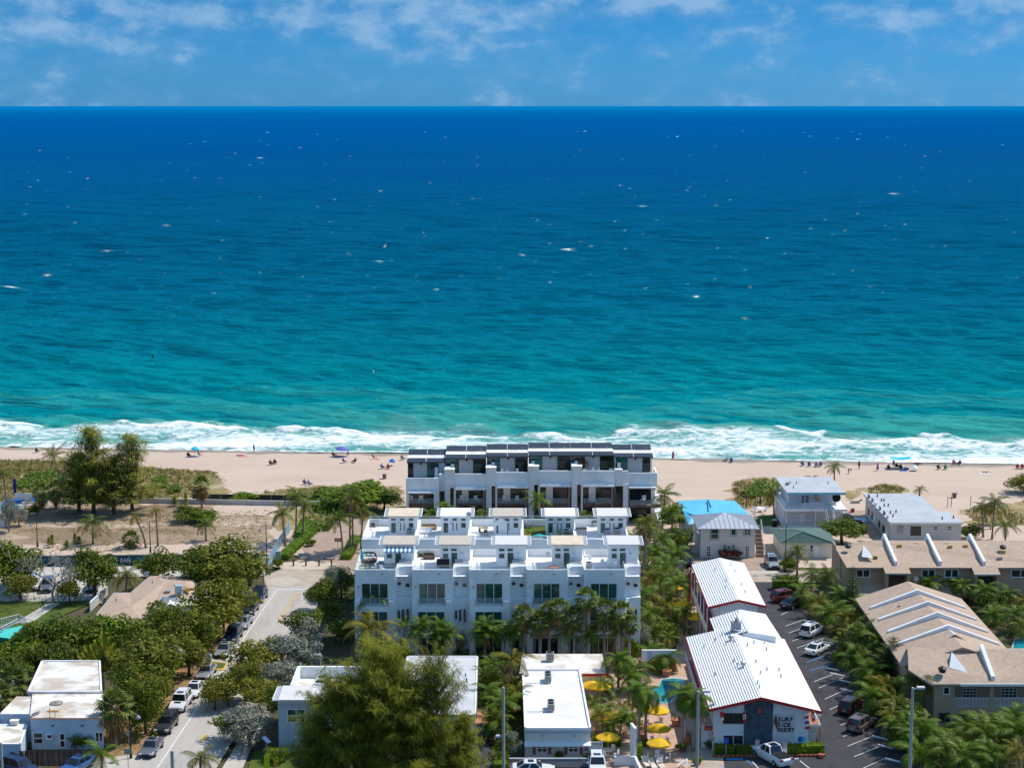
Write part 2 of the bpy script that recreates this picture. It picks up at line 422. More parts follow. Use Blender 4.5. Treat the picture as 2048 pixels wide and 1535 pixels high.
    b.inputs['Specular IOR Level'].default_value = 0.0
    w1 = noise(nt, ln, (.30, .75, 1), 6, rough=.7); w2 = noise(nt, ln, (.075, .12, 1), 6, dist=.5, rough=.66); w3 = noise(nt, ln, (.018, .035, 1), 4)
    hgt = mth('ADD', mth('MULTIPLY', w1, 1.0), mth('ADD', mth('MULTIPLY', w2, 5.5), mth('MULTIPLY', w3, 4.0)))
    bp = nt.new('ShaderNodeBump'); near = nt.new('ShaderNodeMapRange'); ln.new(at.outputs['Fac'], near.inputs['Value']); near.inputs['From Min'].default_value = .45; near.inputs['To Max'].default_value = .55; near.inputs['To Min'].default_value = 1.0
    ln.new(mth('MULTIPLY', mth('MULTIPLY', mth('MINIMUM', mth('MULTIPLY', at.outputs['Fac'], 7.0), 1.0), near.outputs[0]), mth('SUBTRACT', 1.0, mth('MULTIPLY', fac, .75))), bp.inputs['Strength']); bp.inputs['Distance'].default_value = 1.0
    ln.new(hgt, bp.inputs['Height']); ln.new(bp.outputs[0], b.inputs['Normal'])
    gl = nt.new('ShaderNodeBsdfGlossy'); gl.inputs['Roughness'].default_value = .22; ln.new(bp.outputs[0], gl.inputs['Normal'])
    ms = nt.new('ShaderNodeMixShader'); ms.inputs[0].default_value = .003
    ln.new(b.outputs[0], ms.inputs[1]); ln.new(gl.outputs[0], ms.inputs[2]); ln.new(ms.outputs[0], nt['Material Output'].inputs['Surface'])
    me.materials.append(m)
    o = bpy.data.objects.new('sea', me); COL.objects.link(o); o['kind'] = 'structure'
build_sea()
def ground_mat(name, stops, s1, s2, bump=.25, bs=3.0, mixs=None, rough=.95):
    m, nt, ln, b = _mat(name)
    n1 = noise(nt, ln, s1, 8, dist=.5, rough=.62); n2 = noise(nt, ln, s2, 6)
    ad = nt.new('ShaderNodeMath'); ad.operation = 'MULTIPLY_ADD'; ad.inputs[1].default_value = .35; ln.new(n2, ad.inputs[0])
    sb = nt.new('ShaderNodeMath'); sb.operation = 'SUBTRACT'; sb.inputs[1].default_value = .175; ln.new(n1, sb.inputs[0]); ln.new(sb.outputs[0], ad.inputs[2])
    ln.new(ramp(nt, ln, ad.outputs[0], stops), b.inputs['Base Color'])
    b.inputs['Roughness'].default_value = rough; b.inputs['Specular IOR Level'].default_value = .15
    if bump:
        n = noise(nt, ln, bs, 6); bp = nt.new('ShaderNodeBump'); bp.inputs['Strength'].default_value = bump; bp.inputs['Distance'].default_value = .12
        ln.new(n, bp.inputs['Height']); ln.new(bp.outputs[0], b.inputs['Normal'])
    return m
m_sand = ground_mat('beach_sand', [(.25, (.48, .362, .278)), (.5, (.53, .408, .316)), (.75, (.57, .446, .35))], (.05, .16, 1), (.8, 1.6, 1), .6, 1.6)
m_wet = ground_mat('wet_sand', [(.3, (.27, .205, .15)), (.7, (.36, .28, .21))], (.1, .4, 1), (1, 2, 1), .15, 1.5, rough=.45)
m_dune = ground_mat('dune_cover', [(.30, (.50, .40, .29)), (.46, (.33, .25, .13)), (.60, (.24, .19, .07)), (.74, (.15, .16, .04))], .10, .7, .6, 2.0)
m_lot = ground_mat('sandy_lot', [(.30, (.52, .41, .30)), (.44, (.36, .265, .18)), (.58, (.25, .175, .115)), (.74, (.18, .14, .085))], (.075, .16, 1), .9, .6, 2.0)
m_base = ground_mat('soil', [(.3, (.11, .085, .055)), (.55, (.08, .075, .035)), (.75, (.055, .065, .02))], .12, .9, .5, 2.0)
m_lawn = ground_mat('lawn', [(.3, (.10, .12, .025)), (.55, (.075, .115, .02)), (.75, (.05, .095, .015))], .25, 2.2, .6, 6.0)
m_dry = ground_mat('dry_grass', [(.3, (.36, .23, .115)), (.55, (.27, .165, .07)), (.78, (.14, .12, .04))], .35, 2.0, .6, 5.0)
m_road = ground_mat('grey_asphalt', [(.28, (.30, .275, .25)), (.42, (.40, .365, .325)), (.6, (.45, .41, .37)), (.75, (.49, .45, .405))], (.55, .09, 1), 1.9, .2, 8.0)
m_asph = ground_mat('black_asphalt', [(.28, (.036, .035, .040)), (.45, (.056, .054, .060)), (.6, (.066, .063, .068)), (.75, (.086, .083, .086))], .3, 2.2, .2, 9.0)
m_conc = ground_mat('pale_concrete', [(.3, (.42, .375, .32)), (.5, (.48, .44, .38)), (.72, (.53, .48, .42))], .22, 1.5, .15, 6.0)
def paver_mat(name, c1, c2, mort, sc):
    m, nt, ln, b = _mat(name)
    g = nt.new('ShaderNodeNewGeometry'); br = nt.new('ShaderNodeTexBrick'); br.inputs['Scale'].default_value = sc
    br.inputs['Color1'].default_value = (*c1, 1); br.inputs['Color2'].default_value = (*c2, 1); br.inputs['Mortar'].default_value = (*mort, 1)
    br.inputs['Mortar Size'].default_value = .02; ln.new(g.outputs['Position'], br.inputs['Vector'])
    n = noise(nt, ln, .5, 6); mx = nt.new('ShaderNodeMix'); mx.data_type = 'RGBA'; mx.blend_type = 'MULTIPLY'
    ln.new(ramp(nt, ln, n, [(.3, (.8, .8, .8)), (.7, (1.1, 1.08, 1.05))]), mx.inputs['B']); mx.inputs['Factor'].default_value = 1; ln.new(br.outputs[0], mx.inputs['A'])
    ln.new(mx.outputs['Result'], b.inputs['Base Color']); b.inputs['Roughness'].default_value = .9
    return m
m_pave = paver_mat('beige_pavers', (.42, .335, .26), (.49, .40, .31), (.33, .27, .21), 1.2)
m_brick = paver_mat('brown_pavers', (.36, .25, .18), (.45, .33, .25), (.27, .2, .16), 1.5)
m_deckp = paver_mat('salmon_pavers', (.50, .32, .22), (.57, .375, .27), (.42, .27, .2), .9)
paint_w = M('white_road_paint', (.74, .73, .70), .7, .08, 2.0, dirt=(.5, .48, .45), dscale=1.5)
paint_y = M('yellow_road_paint', (.62, .40, .08), .7, .12, 2.0)
paint_b = M('blue_road_paint', (.05, .28, .66), .7, .08)
def sheet(name, pts, z, mat, px=True, rough=0):
    q = [P(x, y, z) if px else Vector((x, y, z)) for x, y in pts]
    if rough:                                            # a ragged, overgrown edge
        o = []
        for a, b in zip(q, q[1:] + q[:1]):
            n = max(1, int((b - a).length / 1.2)); t = (b - a).normalized(); w = Vector((-t.y, t.x, 0))
            for i in range(n):
                p = a.lerp(b, i / n); k = math.sin(p.x * 1.7 + p.y * .6) + math.sin(p.x * .53 - p.y * .9 + 1) + .7 * math.sin(p.x * 3.1 + p.y * 2.3) + ru(-.6, .6)
                o.append(p + w * k * rough)
        q = o
    mb = MB(); mb.poly(q)
    o = structure(name, mb, mat)
    bm = bmesh.new(); bm.from_mesh(o.data)
    bmesh.ops.triangulate(bm, faces=bm.faces[:])
    for f in bm.faces:
        if f.normal.z < 0: f.normal_flip()
    bm.to_mesh(o.data); bm.free()
    return o
sheet('ground', [(-6000, -3000), (6000, -3000), (6000, 325), (-6000, 345)], -.12, m_base, px=False)
sh_pts = [(-3000, 860)] + [(x, float(shore_py(x))) for x in range(-500, 2600, 60)] + [(5000, 960)]
def build_beach():
    mb = MB(); n = 0; rows = []
    for x in [-3000, -1500] + list(range(-500, 2600, 40)) + [3600, 5000]:
        s = P(x, float(np.interp(x, [-3000, -600, 2600, 5000], [862, 886, 937, 965])) if x < -600 or x > 2600 else float(shore_py(x)), 0)
        rows.append([Vector((s.x, s.y + 30, -6)), Vector((s.x, s.y + 2.5, -.9)), Vector((s.x, s.y - 1.5, .03)), Vector((s.x, s.y - 85, .03))])
    for r in rows: mb.v += [tuple(p) for p in r]
    for i in range(len(rows) - 1):
        for j in range(3):
            mb.f.append((i * 4 + j, i * 4 + j + 1, i * 4 + 5 + j, i * 4 + 4 + j)[::-1]); mb.m.append(1 if j < 2 else 0)
    return structure('beach', mb, [m_sand, m_sand])
build_beach()
def build_wet():
    mb = MB(); xs = list(range(-500, 2600, 20))
    a = [P(x, float(shore_py(x)) - 2, .045) for x in xs]
    b = [P(x, float(shore_py(x)) + 3.2 + 1.6 * math.sin(x / 37) + 1.2 * math.sin(x / 13.0) + max(0, (x - 1250) / 400), .04) for x in xs]
    mb.v = [tuple(p) for p in a + b]; n = len(xs)
    for i in range(n - 1): mb.f.append((i, n + i, n + i + 1, i + 1)); mb.m.append(0)
    structure('wet_sand', mb, m_wet)
build_wet()
sheet('dune_ground', [(-500, 930), (0, 918), (100, 920), (300, 934), (425, 942), (450, 960), (470, 985), (480, 1000), (640, 1000), (-500, 1010)], .045, m_dune, rough=.8)
sheet('dune_ground', [(505, 985), (545, 978), (640, 972), (800, 972), (815, 1060), (500, 1060)], .047, m_dune, rough=.8)
sheet('dune_ground', [(1462, 970), (1490, 958), (1545, 956), (1600, 964), (1560, 1010), (1470, 1020)], .045, m_dune, rough=.8)
sheet('dune_ground', [(1730, 975), (1770, 967), (1815, 978), (1800, 990), (1735, 990)], .045, m_dune, rough=.8)
sheet('dune_ground', [(1690, 985), (1715, 980), (1722, 992), (1690, 1000)], .045, m_dune, rough=.8)
sheet('dune_ground', [(1916, 1020), (2048, 1000), (2300, 1000), (2300, 1060), (1960, 1056)], .045, m_dune, rough=.8)
sheet('sand_path', [(1890, 1060), (1960, 1052), (2300, 1040), (2300, 1190), (1900, 1120)], .05, m_sand, rough=.5)
sheet('sand_yard', [(1560, 985), (1760, 985), (1800, 1060), (1560, 1070)], .041, m_sand)
sheet('sandy_lot', [(-500, 1012), (560, 1006), (545, 1060), (520, 1110), (-500, 1118)], .05, m_lot, rough=.5)
sheet('sand_strip', [(420, 1011), (560, 1008), (552, 1032), (440, 1028)], .055, m_sand, rough=.5)
sheet('sand_path', [(-500, 1092), (540, 1086), (530, 1106), (-500, 1112)], .056, m_sand, rough=.5)
sheet('side_street', [(-500, 1118), (540, 1112), (530, 1150), (-500, 1160)], .052, m_conc)
sheet('car_yard', [(-500, 1150), (215, 1140), (205, 1205), (-500, 1215)], .058, m_conc)
sheet('lawn', [(-500, 1205), (200, 1200), (60, 1255), (-500, 1262)], .06, m_lawn, rough=.2)
sheet('garden_path', [(95, 1205), (120, 1205), (62, 1245), (30, 1245)], .066, m_conc)
sheet('verge', [(495, 1180), (545, 1180), (508, 1212), (285, 1545), (120, 1545), (330, 1330)], .055, m_dry, rough=.15)
sheet('lawn', [(520, 1172), (560, 1164), (540, 1190), (455, 1240), (380, 1330), (340, 1330), (430, 1230)], .060, m_lawn, rough=.2)
sheet('street', [(262, 1548), (295, 1500), (508, 1200), (530, 1170), (536, 1150), (690, 1150), (668, 1170), (640, 1200), (453, 1500), (425, 1548)], .064, m_road)
sheet('cross_street', [(150, 1520), (292, 1505), (270, 1548), (120, 1548)], .060, m_conc)
sheet('pavement', [(436, 1548), (520, 1412), (545, 1412), (500, 1500), (480, 1548)], .056, m_conc)
sheet('pavement', [(545, 1412), (640, 1260), (655, 1260), (560, 1412)], .056, m_conc)
sheet('lawn', [(486, 1548), (512, 1500), (560, 1495), (600, 1548)], .060, m_lawn, rough=.2)
sheet('paver_crossing', [(530, 1172), (528, 1152), (560, 1138), (600, 1128), (690, 1128), (690, 1172)], .069, m_pave)
sheet('plaza', [(575, 1135), (590, 1122), (612, 1108), (604, 1095), (612, 1072), (640, 1052), (690, 1036), (745, 1040), (720, 1150), (640, 1142)], .074, m_brick)
mb = MB(); c0 = P(612, 1130, .08); pts = []
for i in range(28):
    w = i / 28 * 2 * math.pi; pts.append((c0.x + 5.2 * math.cos(w), c0.y + 2.6 * math.sin(w) + (0), .08))
mb.poly(pts); structure('sand_circle', mb, ground_mat('plaza_sand', [(.3, (.50, .41, .30)), (.7, (.56, .46, .34))], .5, 3.0, .2))
mb = MB(); c0 = P(567, 1162, .075); mb.poly([(c0.x + 2.6 * math.cos(i / 24 * 6.2832), c0.y + 2.6 * math.sin(i / 24 * 6.2832), .075) for i in range(24)])
structure('paved_circle', mb, M('circle_paving', (.46, .41, .32), .9, .1, 1.0))
def stripe(mb, a, b, w, z=.08, m=0):
    p, q = P(*a, z), P(*b, z); t = (q - p).normalized(); n = Vector((-t.y, t.x, 0)) * w / 2
    mb.poly([p - n, q - n, q + n, p + n], m)
mb = MB(); stripe(mb, (312, 1538), (545, 1190), .14); stripe(mb, (556, 1178), (640, 1178), .3); stripe(mb, (556, 1178), (545, 1190), .14)
structure('road_marking', mb, paint_w)
mb = MB(); stripe(mb, (592, 1183), (556, 1241), .12); stripe(mb, (596, 1183), (560, 1241), .12); stripe(mb, (412, 1468), (404, 1480), .5)
structure('road_marking', mb, paint_y)
mb = MB()
for a, b in [((265, 1545), (297, 1500)), ((297, 1500), (440, 1300)), ((450, 1285), (508, 1203)), ((438, 1523), (462, 1485)), ((462, 1485), (640, 1202))]:
    p, q = P(*a), P(*b); t = (q - p).normalized(); n = Vector((-t.y, t.x, 0)) * .08
    mb.slab([p - n + Vector((0, 0, .17)), q - n + Vector((0, 0, .17)), q + n + Vector((0, 0, .17)), p + n + Vector((0, 0, .17))], .17)
structure('kerb', mb, conc)
mb = MB(); mb.prism([tuple(P(x, y)[:2]) for x, y in [(418, 1338), (446, 1338), (452, 1328), (425, 1325)]], .05, .19); structure('kerb', mb, m_lawn)
mb = MB(); mb.prism([tuple(P(x, y)[:2]) for x, y in [(416, 1341), (447, 1341), (455, 1327), (424, 1323)]], .05, .16); structure('kerb', mb, paint_y)
sheet('courtyard', [(1165, 1325), (1330, 1325), (1330, 1548), (1165, 1548)], .050, m_deckp)
sheet('car_lane', [(870, 1445), (975, 1445), (985, 1548), (860, 1548)], .056, m_asph)
sheet('car_lane', [(975, 1520), (1340, 1520), (1340, 1548), (975, 1548)], .062, m_asph)
sheet('pool_deck', [(1180, 1320), (1420, 1305), (1450, 1545), (1180, 1545)], .066, m_deckp)
sheet('walkway', [(1360, 1200), (1425, 1180), (1440, 1300), (1350, 1330)], .055, m_deckp)
sheet('entrance_walk', [(1405, 1490), (1440, 1490), (1440, 1548), (1405, 1548)], .072, m_pave)
sheet('car_park', [(1496, 1163), (1560, 1163), (1590, 1200), (1640, 1250), (1690, 1330), (1740, 1400), (1800, 1480), (1850, 1548), (1432, 1548), (1432, 1505), (1640, 1490), (1560, 1300), (1470, 1210)], .060, m_asph)
sheet('back_street', [(1380, 1140), (1640, 1140), (1640, 1164), (1380, 1164)], .052, m_pave)
sheet('drive', [(1378, 1104), (1562, 1110), (1562, 1142), (1378, 1142)], .057, m_brick)
sheet('pavement', [(1380, 1141), (1562, 1141), (1562, 1146), (1380, 1146)], .062, m_conc)
sheet('pool_deck', [(1690, 1020), (1800, 1020), (1800, 1075), (1690, 1075)], .060, m_brick)
sheet('lawn', [(1514, 1032), (1560, 1028), (1560, 1050), (1512, 1052)], .066, m_lawn, rough=.2)
def pool(name, pts, rim):
    mb = MB(); c = sum((P(x, y) for x, y in pts), Vector()) / len(pts)
    q = [P(x, y, .10) for x, y in pts]; mb.poly(q)
    o = structure('pool_water', mb, M('pool_water', rim, .06, .12, .8, .5))
    mb = MB(); k = [c + (P(x, y) - c) * 1.12 for x, y in pts]; n = len(q)
    vs = [(p.x, p.y, .13) for p in q] + [(p.x, p.y, .13) for p in k]
    mb.add(vs, [(i, (i + 1) % n, n + (i + 1) % n, n + i)[::-1] for i in range(n)]); structure('pool_edge', mb, conc)
pool('pool', [(1296, 1386), (1302, 1374), (1318, 1372), (1324, 1358), (1345, 1356), (1368, 1358), (1362, 1385), (1340, 1405), (1318, 1404), (1300, 1396)], (.01, .25, .30))
pool('pool', [(1722, 1034), (1745, 1033), (1750, 1043), (1728, 1044)], (.02, .42, .40))
pool('pool', [(-20, 1010), (22, 1007), (46, 1012), (20, 1026), (-20, 1030)], (.02, .40, .48))
pool('pool', [(2030, 1278), (2070, 1274), (2070, 1300), (2025, 1298)], (.02, .40, .35))
mb = MB()
BAYS = [((1562, 1229), (1598, 1210)), ((1571, 1251), (1612, 1237)), ((1577, 1265), (1620, 1250)), ((1584, 1281), (1640, 1262)), ((1594, 1295), (1648, 1275))]
BAYS += [((1628, 1362), (1672, 1345)), ((1637, 1375), (1686, 1354)), ((1650, 1397), (1690, 1378)), ((1659, 1418), (1698, 1400)), ((1681, 1449), (1718, 1433)), ((1686, 1472), (1735, 1450)), ((1695, 1491), (1742, 1472)), ((1708, 1512), (1758, 1492)), ((1726, 1535), (1770, 1515))]
for a, b in BAYS: stripe(mb, a, b, .09, .068)
for a, b in [((1600, 1520), (1625, 1540)), ((1505, 1522), (1525, 1545))]: stripe(mb, a, b, .12, .068)
structure('parking_line', mb, paint_w)
mb = MB()
for a, b in [((1613, 1324), (1650, 1310)), ((1619, 1340), (1662, 1328)), ((1437, 1524), (1452, 1538)), ((1492, 1518), (1505, 1528))]: stripe(mb, a, b, .12, .069)
structure('parking_line', mb, paint_b)
# ================================================================== buildings
def bx(mb, Y, a, b, th=.08, m=0, y0=None):
    """a box on the facade plane Y between two photograph points (its front th proud)"""
    p, q = W(*a, Y), W(*b, Y)
    mb.box(p.x, Y - th if y0 is None else y0, q.z, q.x, Y, p.z, m)
def win(root, x0, x1, z0, z1, Y, cols=1, rows=1, fm=None, gm=None, fw=.07, name='window', face=-1):
    """frame with mullions in front of a recessed pane (a sub-part); faces -Y, or +-X when face is 'x-'/'x+' (then x0..x1 run along Y and Y is the x plane)"""
    fm = fm or frame_w; gm = gm or glassd
    f = MB(); p = MB()
    s = -1 if face in (-1, 'x-') else 1
    def b(u0, u1, w0, w1, d0, d1, mb):
        if face == -1: mb.box(u0, Y + d0, w0, u1, Y + d1, w1)
        else: mb.box(Y + s * d0 * -1, u0, w0, Y + s * d1 * -1, u1, w1)
    b(x0, x1, z0, z0 + fw, -.09, .02, f); b(x0, x1, z1 - fw, z1, -.09, .02, f)
    b(x0, x0 + fw, z0 + fw, z1 - fw, -.09, .02, f); b(x1 - fw, x1, z0 + fw, z1 - fw, -.09, .02, f)
    for i in range(1, cols):
        c = x0 + (x1 - x0) * i / cols; b(c - fw / 2, c + fw / 2, z0 + fw, z1 - fw, -.075, .02, f)
    for i in range(1, rows):
        c = z0 + (z1 - z0) * i / rows; b(x0 + fw, x1 - fw, c - fw / 2, c + fw / 2, -.065, .02, f)
    b(x0 + fw * .8, x1 - fw * .8, z0 + fw * .8, z1 - fw * .8, -.03, .0, p)
    fo = part(name, f, fm, root); part('pane', p, gm, fo)
    return fo
def pwin(root, Y, a, b, cols=1, rows=1, fm=None, gm=None, fw=.07, name='window'):
    p, q = W(*a, Y), W(*b, Y)
    return win(root, p.x, q.x, q.z, p.z, Y, cols, rows, fm, gm, fw, name)
def rail(mb, pts, h=1.0, gap=.14, r=.018, post=1.6):
    for a, b in zip(pts, pts[1:]):
        a, b = Vector(a), Vector(b); L = (b - a).length; t = (b - a) / L
        mb.tube([a + Vector((0, 0, h)), b + Vector((0, 0, h))], .03, 4); mb.tube([a + Vector((0, 0, .1)), b + Vector((0, 0, .1))], .02, 4)
        n = max(2, int(L / gap))
        for i in range(n + 1):
            p = a + t * L * i / n; mb.tube([p, p + Vector((0, 0, h))], r, 3, cap=False)
def glassrail(root, pts, h=1.0, name='railing'):
    f, g = MB(), MB()
    for a, b in zip(pts, pts[1:]):
        a, b = Vector(a), Vector(b); L = (b - a).length; t = (b - a) / L; n = max(1, round(L / 1.6))
        f.tube([a + Vector((0, 0, h)), b + Vector((0, 0, h))], .03, 4)
        for i in range(n + 1): f.tube([a + t * L * i / n, a + t * L * i / n + Vector((0, 0, h))], .022, 4)
        g.poly([a + Vector((0, 0, .08)), b + Vector((0, 0, .08)), b + Vector((0, 0, h - .06)), a + Vector((0, 0, h - .06))])
    fo = part(name, f, steel, root); part('glass_panel', g, railglass, fo)
    return fo
def concave(x0, x1, y0, y1, n=8):
    return [(x1 - (x1 - x0) * math.cos(i / n * math.pi / 2), y0 + (y1 - y0) * math.sin(i / n * math.pi / 2)) for i in range(n + 1)]
ROOFC = {'grey': rooft, 'white': roofm, 'cream': M('cream_roof_board', (.66, .55, .41), .8, .10, 1.0), 'pale': M('pale_roof_board', (.62, .60, .58), .8, .06, 1.0)}
def penthouse(root, x, y, z, w, d, h, roofmat, ncol, doorside=True):
    X0, X1 = x, x + w
    mb = MB(); mb.box(X0, y, z, X1, y + d, z + h); part('penthouse', mb, white, root)
    mb = MB(); a = z + h
    mb.slab([(X0 - .15, y - .45, a + .16), (X1 + .15, y - .45, a + .16), (X1 + .15, y + d + .35, a + .42), (X0 - .15, y + d + .35, a + .42)], .18)
    ro = part('roof', mb, roofmat, root)
    mb = MB()                                            # slatted eaves either side and brackets under the front edge
    for sx in (X0 - .62, X1 + .15):
        for i in range(9):
            yy = y - .4 + i * (d + .7) / 8.0; zz = a + .02 + .26 * i / 8; mb.box(sx, yy - .05, zz, sx + .47, yy + .05, zz + .1)
    for sx in (X0 - .68, X1 + .60): mb.slab([(sx, y - .45, a + .14), (sx + .08, y - .45, a + .14), (sx + .08, y + d + .35, a + .40), (sx, y + d + .35, a + .40)], .14)
    for i in range(8): mb.box(X0 + .1 + i * (w - .35) / 7, y - .42, a - .16, X0 + .25 + i * (w - .35) / 7, y - .002, a - .02)
    part('eave_slat', mb, white2, ro)['kind'] = 'stuff'
    if ncol == 2:
        win(root, X0 + .35, X0 + 1.15, z + 2.2, z + 2.62, y, 1, 1, frame_w, glassg, .05); win(root, X0 + 1.45, X0 + 2.3, z + 2.2, z + 2.62, y, 1, 1, frame_w, glassg, .05)
        win(root, X0 + .35, X0 + 1.15, z + 1.2, z + 1.95, y, 1, 1, frame_w, glassg, .05)
        f = win(root, X0 + 1.55, X0 + 2.3, z + .02, z + 1.98, y, 1, 1, frame_d, glassg, .06, 'door'); mb = MB(); mb.box(X0 + 2.16, y - .14, z + .95, X0 + 2.2, y - .06, z + 1.1); part('handle', mb, steel, f)
        lx = X0 + 2.85
    else:
        for i in range(3): win(root, X0 + .3 + i * 1.27, X0 + 1.05 + i * 1.27, z + 2.2, z + 2.58, y, 1, 1, frame_w, glassg, .05)
        f = win(root, X0 + .3, X0 + 1.05, z + .4, z + 1.95, y, 1, 1, frame_w, glassg, .05, 'door'); mb = MB(); mb.box(X0 + .95, y - .14, z + 1.0, X0 + .99, y - .06, z + 1.15); part('handle', mb, steel, f)
        win(root, X0 + 1.58, X0 + 1.80, z + .75, z + 1.95, y, 1, 1, frame_w, glassg, .04); win(root, X0 + 2.12, X0 + 2.34, z + .75, z + 1.95, y, 1, 1, frame_w, glassg, .04)
        win(root, X0 + 2.84, X0 + 3.6, z + 1.15, z + 1.95, y, 1, 1, frame_w, glassg, .05)
        lx = X0 + 1.3
    mb = MB(); mb.box(lx, y - .13, z + 1.85, lx + .16, y - .003, z + 2.05); part('wall_lamp', mb, steel, root)
FRONT_LAB = ['white front row town house at the street end with turquoise parasol', 'white town house of the front row with dark sofa and covered grill on deck',
             'white town house in the middle of the front row with an empty white deck', 'white town house of the front row with cream penthouse roof and copper fire bowl', 'white town house at the palm end of the front row with white deck chairs']
MID_LAB = ['white town house at the street end of the second row with cream penthouse roof', 'white town house of the second row with wooden lounge and folded white parasol', 'white town house of the second row with little gabled shed on deck',
           'white town house of the second row with green turf deck and pool toys', 'white town house at the palm end of the second row with two dark cooling units']
Y0 = P(1000, 1312)[1]; UW = 7.56
X00 = W(709, 1200, Y0).x
def front_house(k):
    x = X00 + UW * k; y = Y0
    r = thing('town_house', FRONT_LAB[k], 'house', (x, y, 0), 'white town houses in two rows')
    wl_ = MB()
    wl_.box(x, y, 0, x + .75, y + .8, 7.55); wl_.box(x + 4.5, y, 0, x + 5.4, y + .8, 7.55); wl_.box(x + .75, y, 0, x + 4.5, y + .8, 6.85)
    wl_.box(x, y + .8, 0, x + 5.4, y + 11.6, 10.6)
    cv = concave(x + 5.4, x + UW, y + .02, y + 1.4)
    wl_.prism(cv + [(x + UW, y + 3), (x + 5.4, y + 3)], 0, 7.7)
    cv = concave(x + 5.4, x + UW, y + .8, y + 2.1)
    wl_.prism(cv + [(x + UW, y + 3.2), (x + 5.4, y + 3.2)], 7.7, 11.75)
    wl_.box(x + 5.4, y + 3, 0, x + UW, y + 11.6, 10.6)
    part('wall', wl_, white, r)
    pa = MB(); z = 10.6
    pa.box(x, y + .8, z, x + 5.4, y + 1.05, z + 1.0); pa.box(x, y + 1.05, z, x + .22, y + 11.35, z + 1.0); pa.box(x, y + 11.35, z, x + UW, y + 11.6, z + 1.0)
    pa.box(x + UW - .2, y + 3.2, z, x + UW, y + 11.35, z + (1.0 if k < 4 else 1.05)); pa.box(x + .22, y + 5.2, z, x + 3.35, y + 5.45, z + .16)
    part('parapet', pa, white, r)
    dk = MB(); dk.box(x + .22, y + 1.05, z + .003, x + UW - .2, y + 11.35, z + .03); part('deck', dk, M('white_deck', (.74, .73, .73), .8, .04, .4, dirt=(.62, .62, .63)), r)
    penthouse(r, x + 3.5, y + 5.72, z + .03, 4.05, 3.2, 3.1, ROOFC[['grey', 'grey', 'pale', 'cream', 'pale'][k]], 2)
    glassrail(r, [(x + .12, y + .92, z + .98), (x + 5.3, y + .92, z + .98)], .55); glassrail(r, [(x + .12, y + 11.5, z + .98), (x + UW, y + 11.5, z + .98)], .5)
    glassrail(r, [(x + 5.5, y + 1.5, 11.72), (x + UW - .1, y + 2.4, 11.72)], .5)
    glassrail(r, [(x + .8, y + .08, 6.86), (x + 4.45, y + .08, 6.86)], 1.05, 'balcony_railing')
    win(r, x + .87, x + 4.4, 6.95, 9.8, y + .8, 3, 1, frame_w, glassg, .08)
    win(r, x + .75, x + 4.35, 3.55, 6.2, y, 3, 2, frame_w, glassg, .08)
    win(r, x + .8, x + 4.3, .25, 2.65, y, 3, 1, frame_w, glassd, .08); win(r, x + .8, x + 4.3, 2.72, 3.1, y, 3, 1, frame_w, glassg, .06)
    win(r, x + 5.85, x + 6.6, .05, 2.3, y + .55, 1, 1, frame_d, glassd, .08, 'door')
    for a, b in ((5.62, 4.9), (6.15, 4.55), (6.75, 4.3)): win(r, x + a, x + a + .36, b, 6.2, y + (.62, 1.0, 1.25)[int((a - 5.6) / .5)] - .05, 1, 1, frame_w, glassd, .04)
    win(r, x + 5.6, x + 6.12, 9.35, 9.9, y + 1.2, 1, 1, frame_w, glassd, .05); win(r, x + 6.6, x + 7.2, 8.95, 9.5, y + 1.85, 1, 1, frame_w, glassd, .05)
    mb = MB(); mb.box(x + 4.62, y + .66, 9.1, x + 4.86, y + .797, 9.45); part('wall_lamp', mb, white2, r)
    mb = MB(); mb.box(x + .35, y + .7, 9.15, x + .62, y + .797, 9.42); part('wall_vent', mb, steel, r)
    mb = MB(); mb.box(x + 3.4, y + .72, 11.0, x + 3.75, y + .797, 11.08); part('scupper', mb, brownw, r)
    return r
for k in range(5): front_house(k)
Y1 = P(1000, 1078, 11.6)[1]; X10 = W(730, 1060, Y1 + 6).x
def mid_house(k):
    x = X10 + UW * k; y = Y1; z = 10.6
    r = thing('town_house', MID_LAB[k], 'house', (x, y, 0), 'white town houses in two rows')
    mb = MB(); mb.box(x, y, 0, x + UW, y + 12.2, z); part('wall', mb, white, r)
    pa = MB()
    pa.box(x, y, z, x + 4.6, y + .25, z + 1.0); pa.box(x, y + .25, z, x + .22, y + 11.95, z + 1.0); pa.box(x, y + 11.95, z, x + UW, y + 12.2, z + 1.0)
    pa.box(x + UW - .2, y, z, x + UW, y + 11.95, z + 1.0); pa.box(x + .22, y + 4.2, z, x + 3.0, y + 4.45, z + .16)
    part('parapet', pa, white, r)
    dk = MB(); dk.box(x + .22, y + .25, z + .003, x + UW - .2, y + 11.95, z + .03); part('deck', dk, m_lawn if k == 3 else MATS['white_deck'], r)
    penthouse(r, x + 3.45, y + 6.05, z + .03, 4.1, 3.3, 2.85, ROOFC[['cream', 'white', 'grey', 'white', 'pale'][k]], 3)
    glassrail(r, [(x + .12, y + 12.08, z + .98), (x + UW, y + 12.08, z + .98)], .55); glassrail(r, [(x + .12, y + .12, z + .98), (x + 4.5, y + .12, z + .98)], .4)
    glassrail(r, [(x + 4.6, y + .12, z + .03), (x + UW - .25, y + .12, z + .03)], 1.05)
    pg = MB()
    for i in range(5): pg.box(x + 1.5 + i * .62, y - 1.0, 9.3, x + 1.75 + i * .62, y - .002, 9.45)
    pg.box(x + 1.3, y - 1.1, 9.45, x + 4.6, y - .95, 9.6); part('pergola', pg, white2, r)
    win(r, x + .8, x + 4.4, 6.8, 8.8, y, 3, 1, frame_w, glassg)
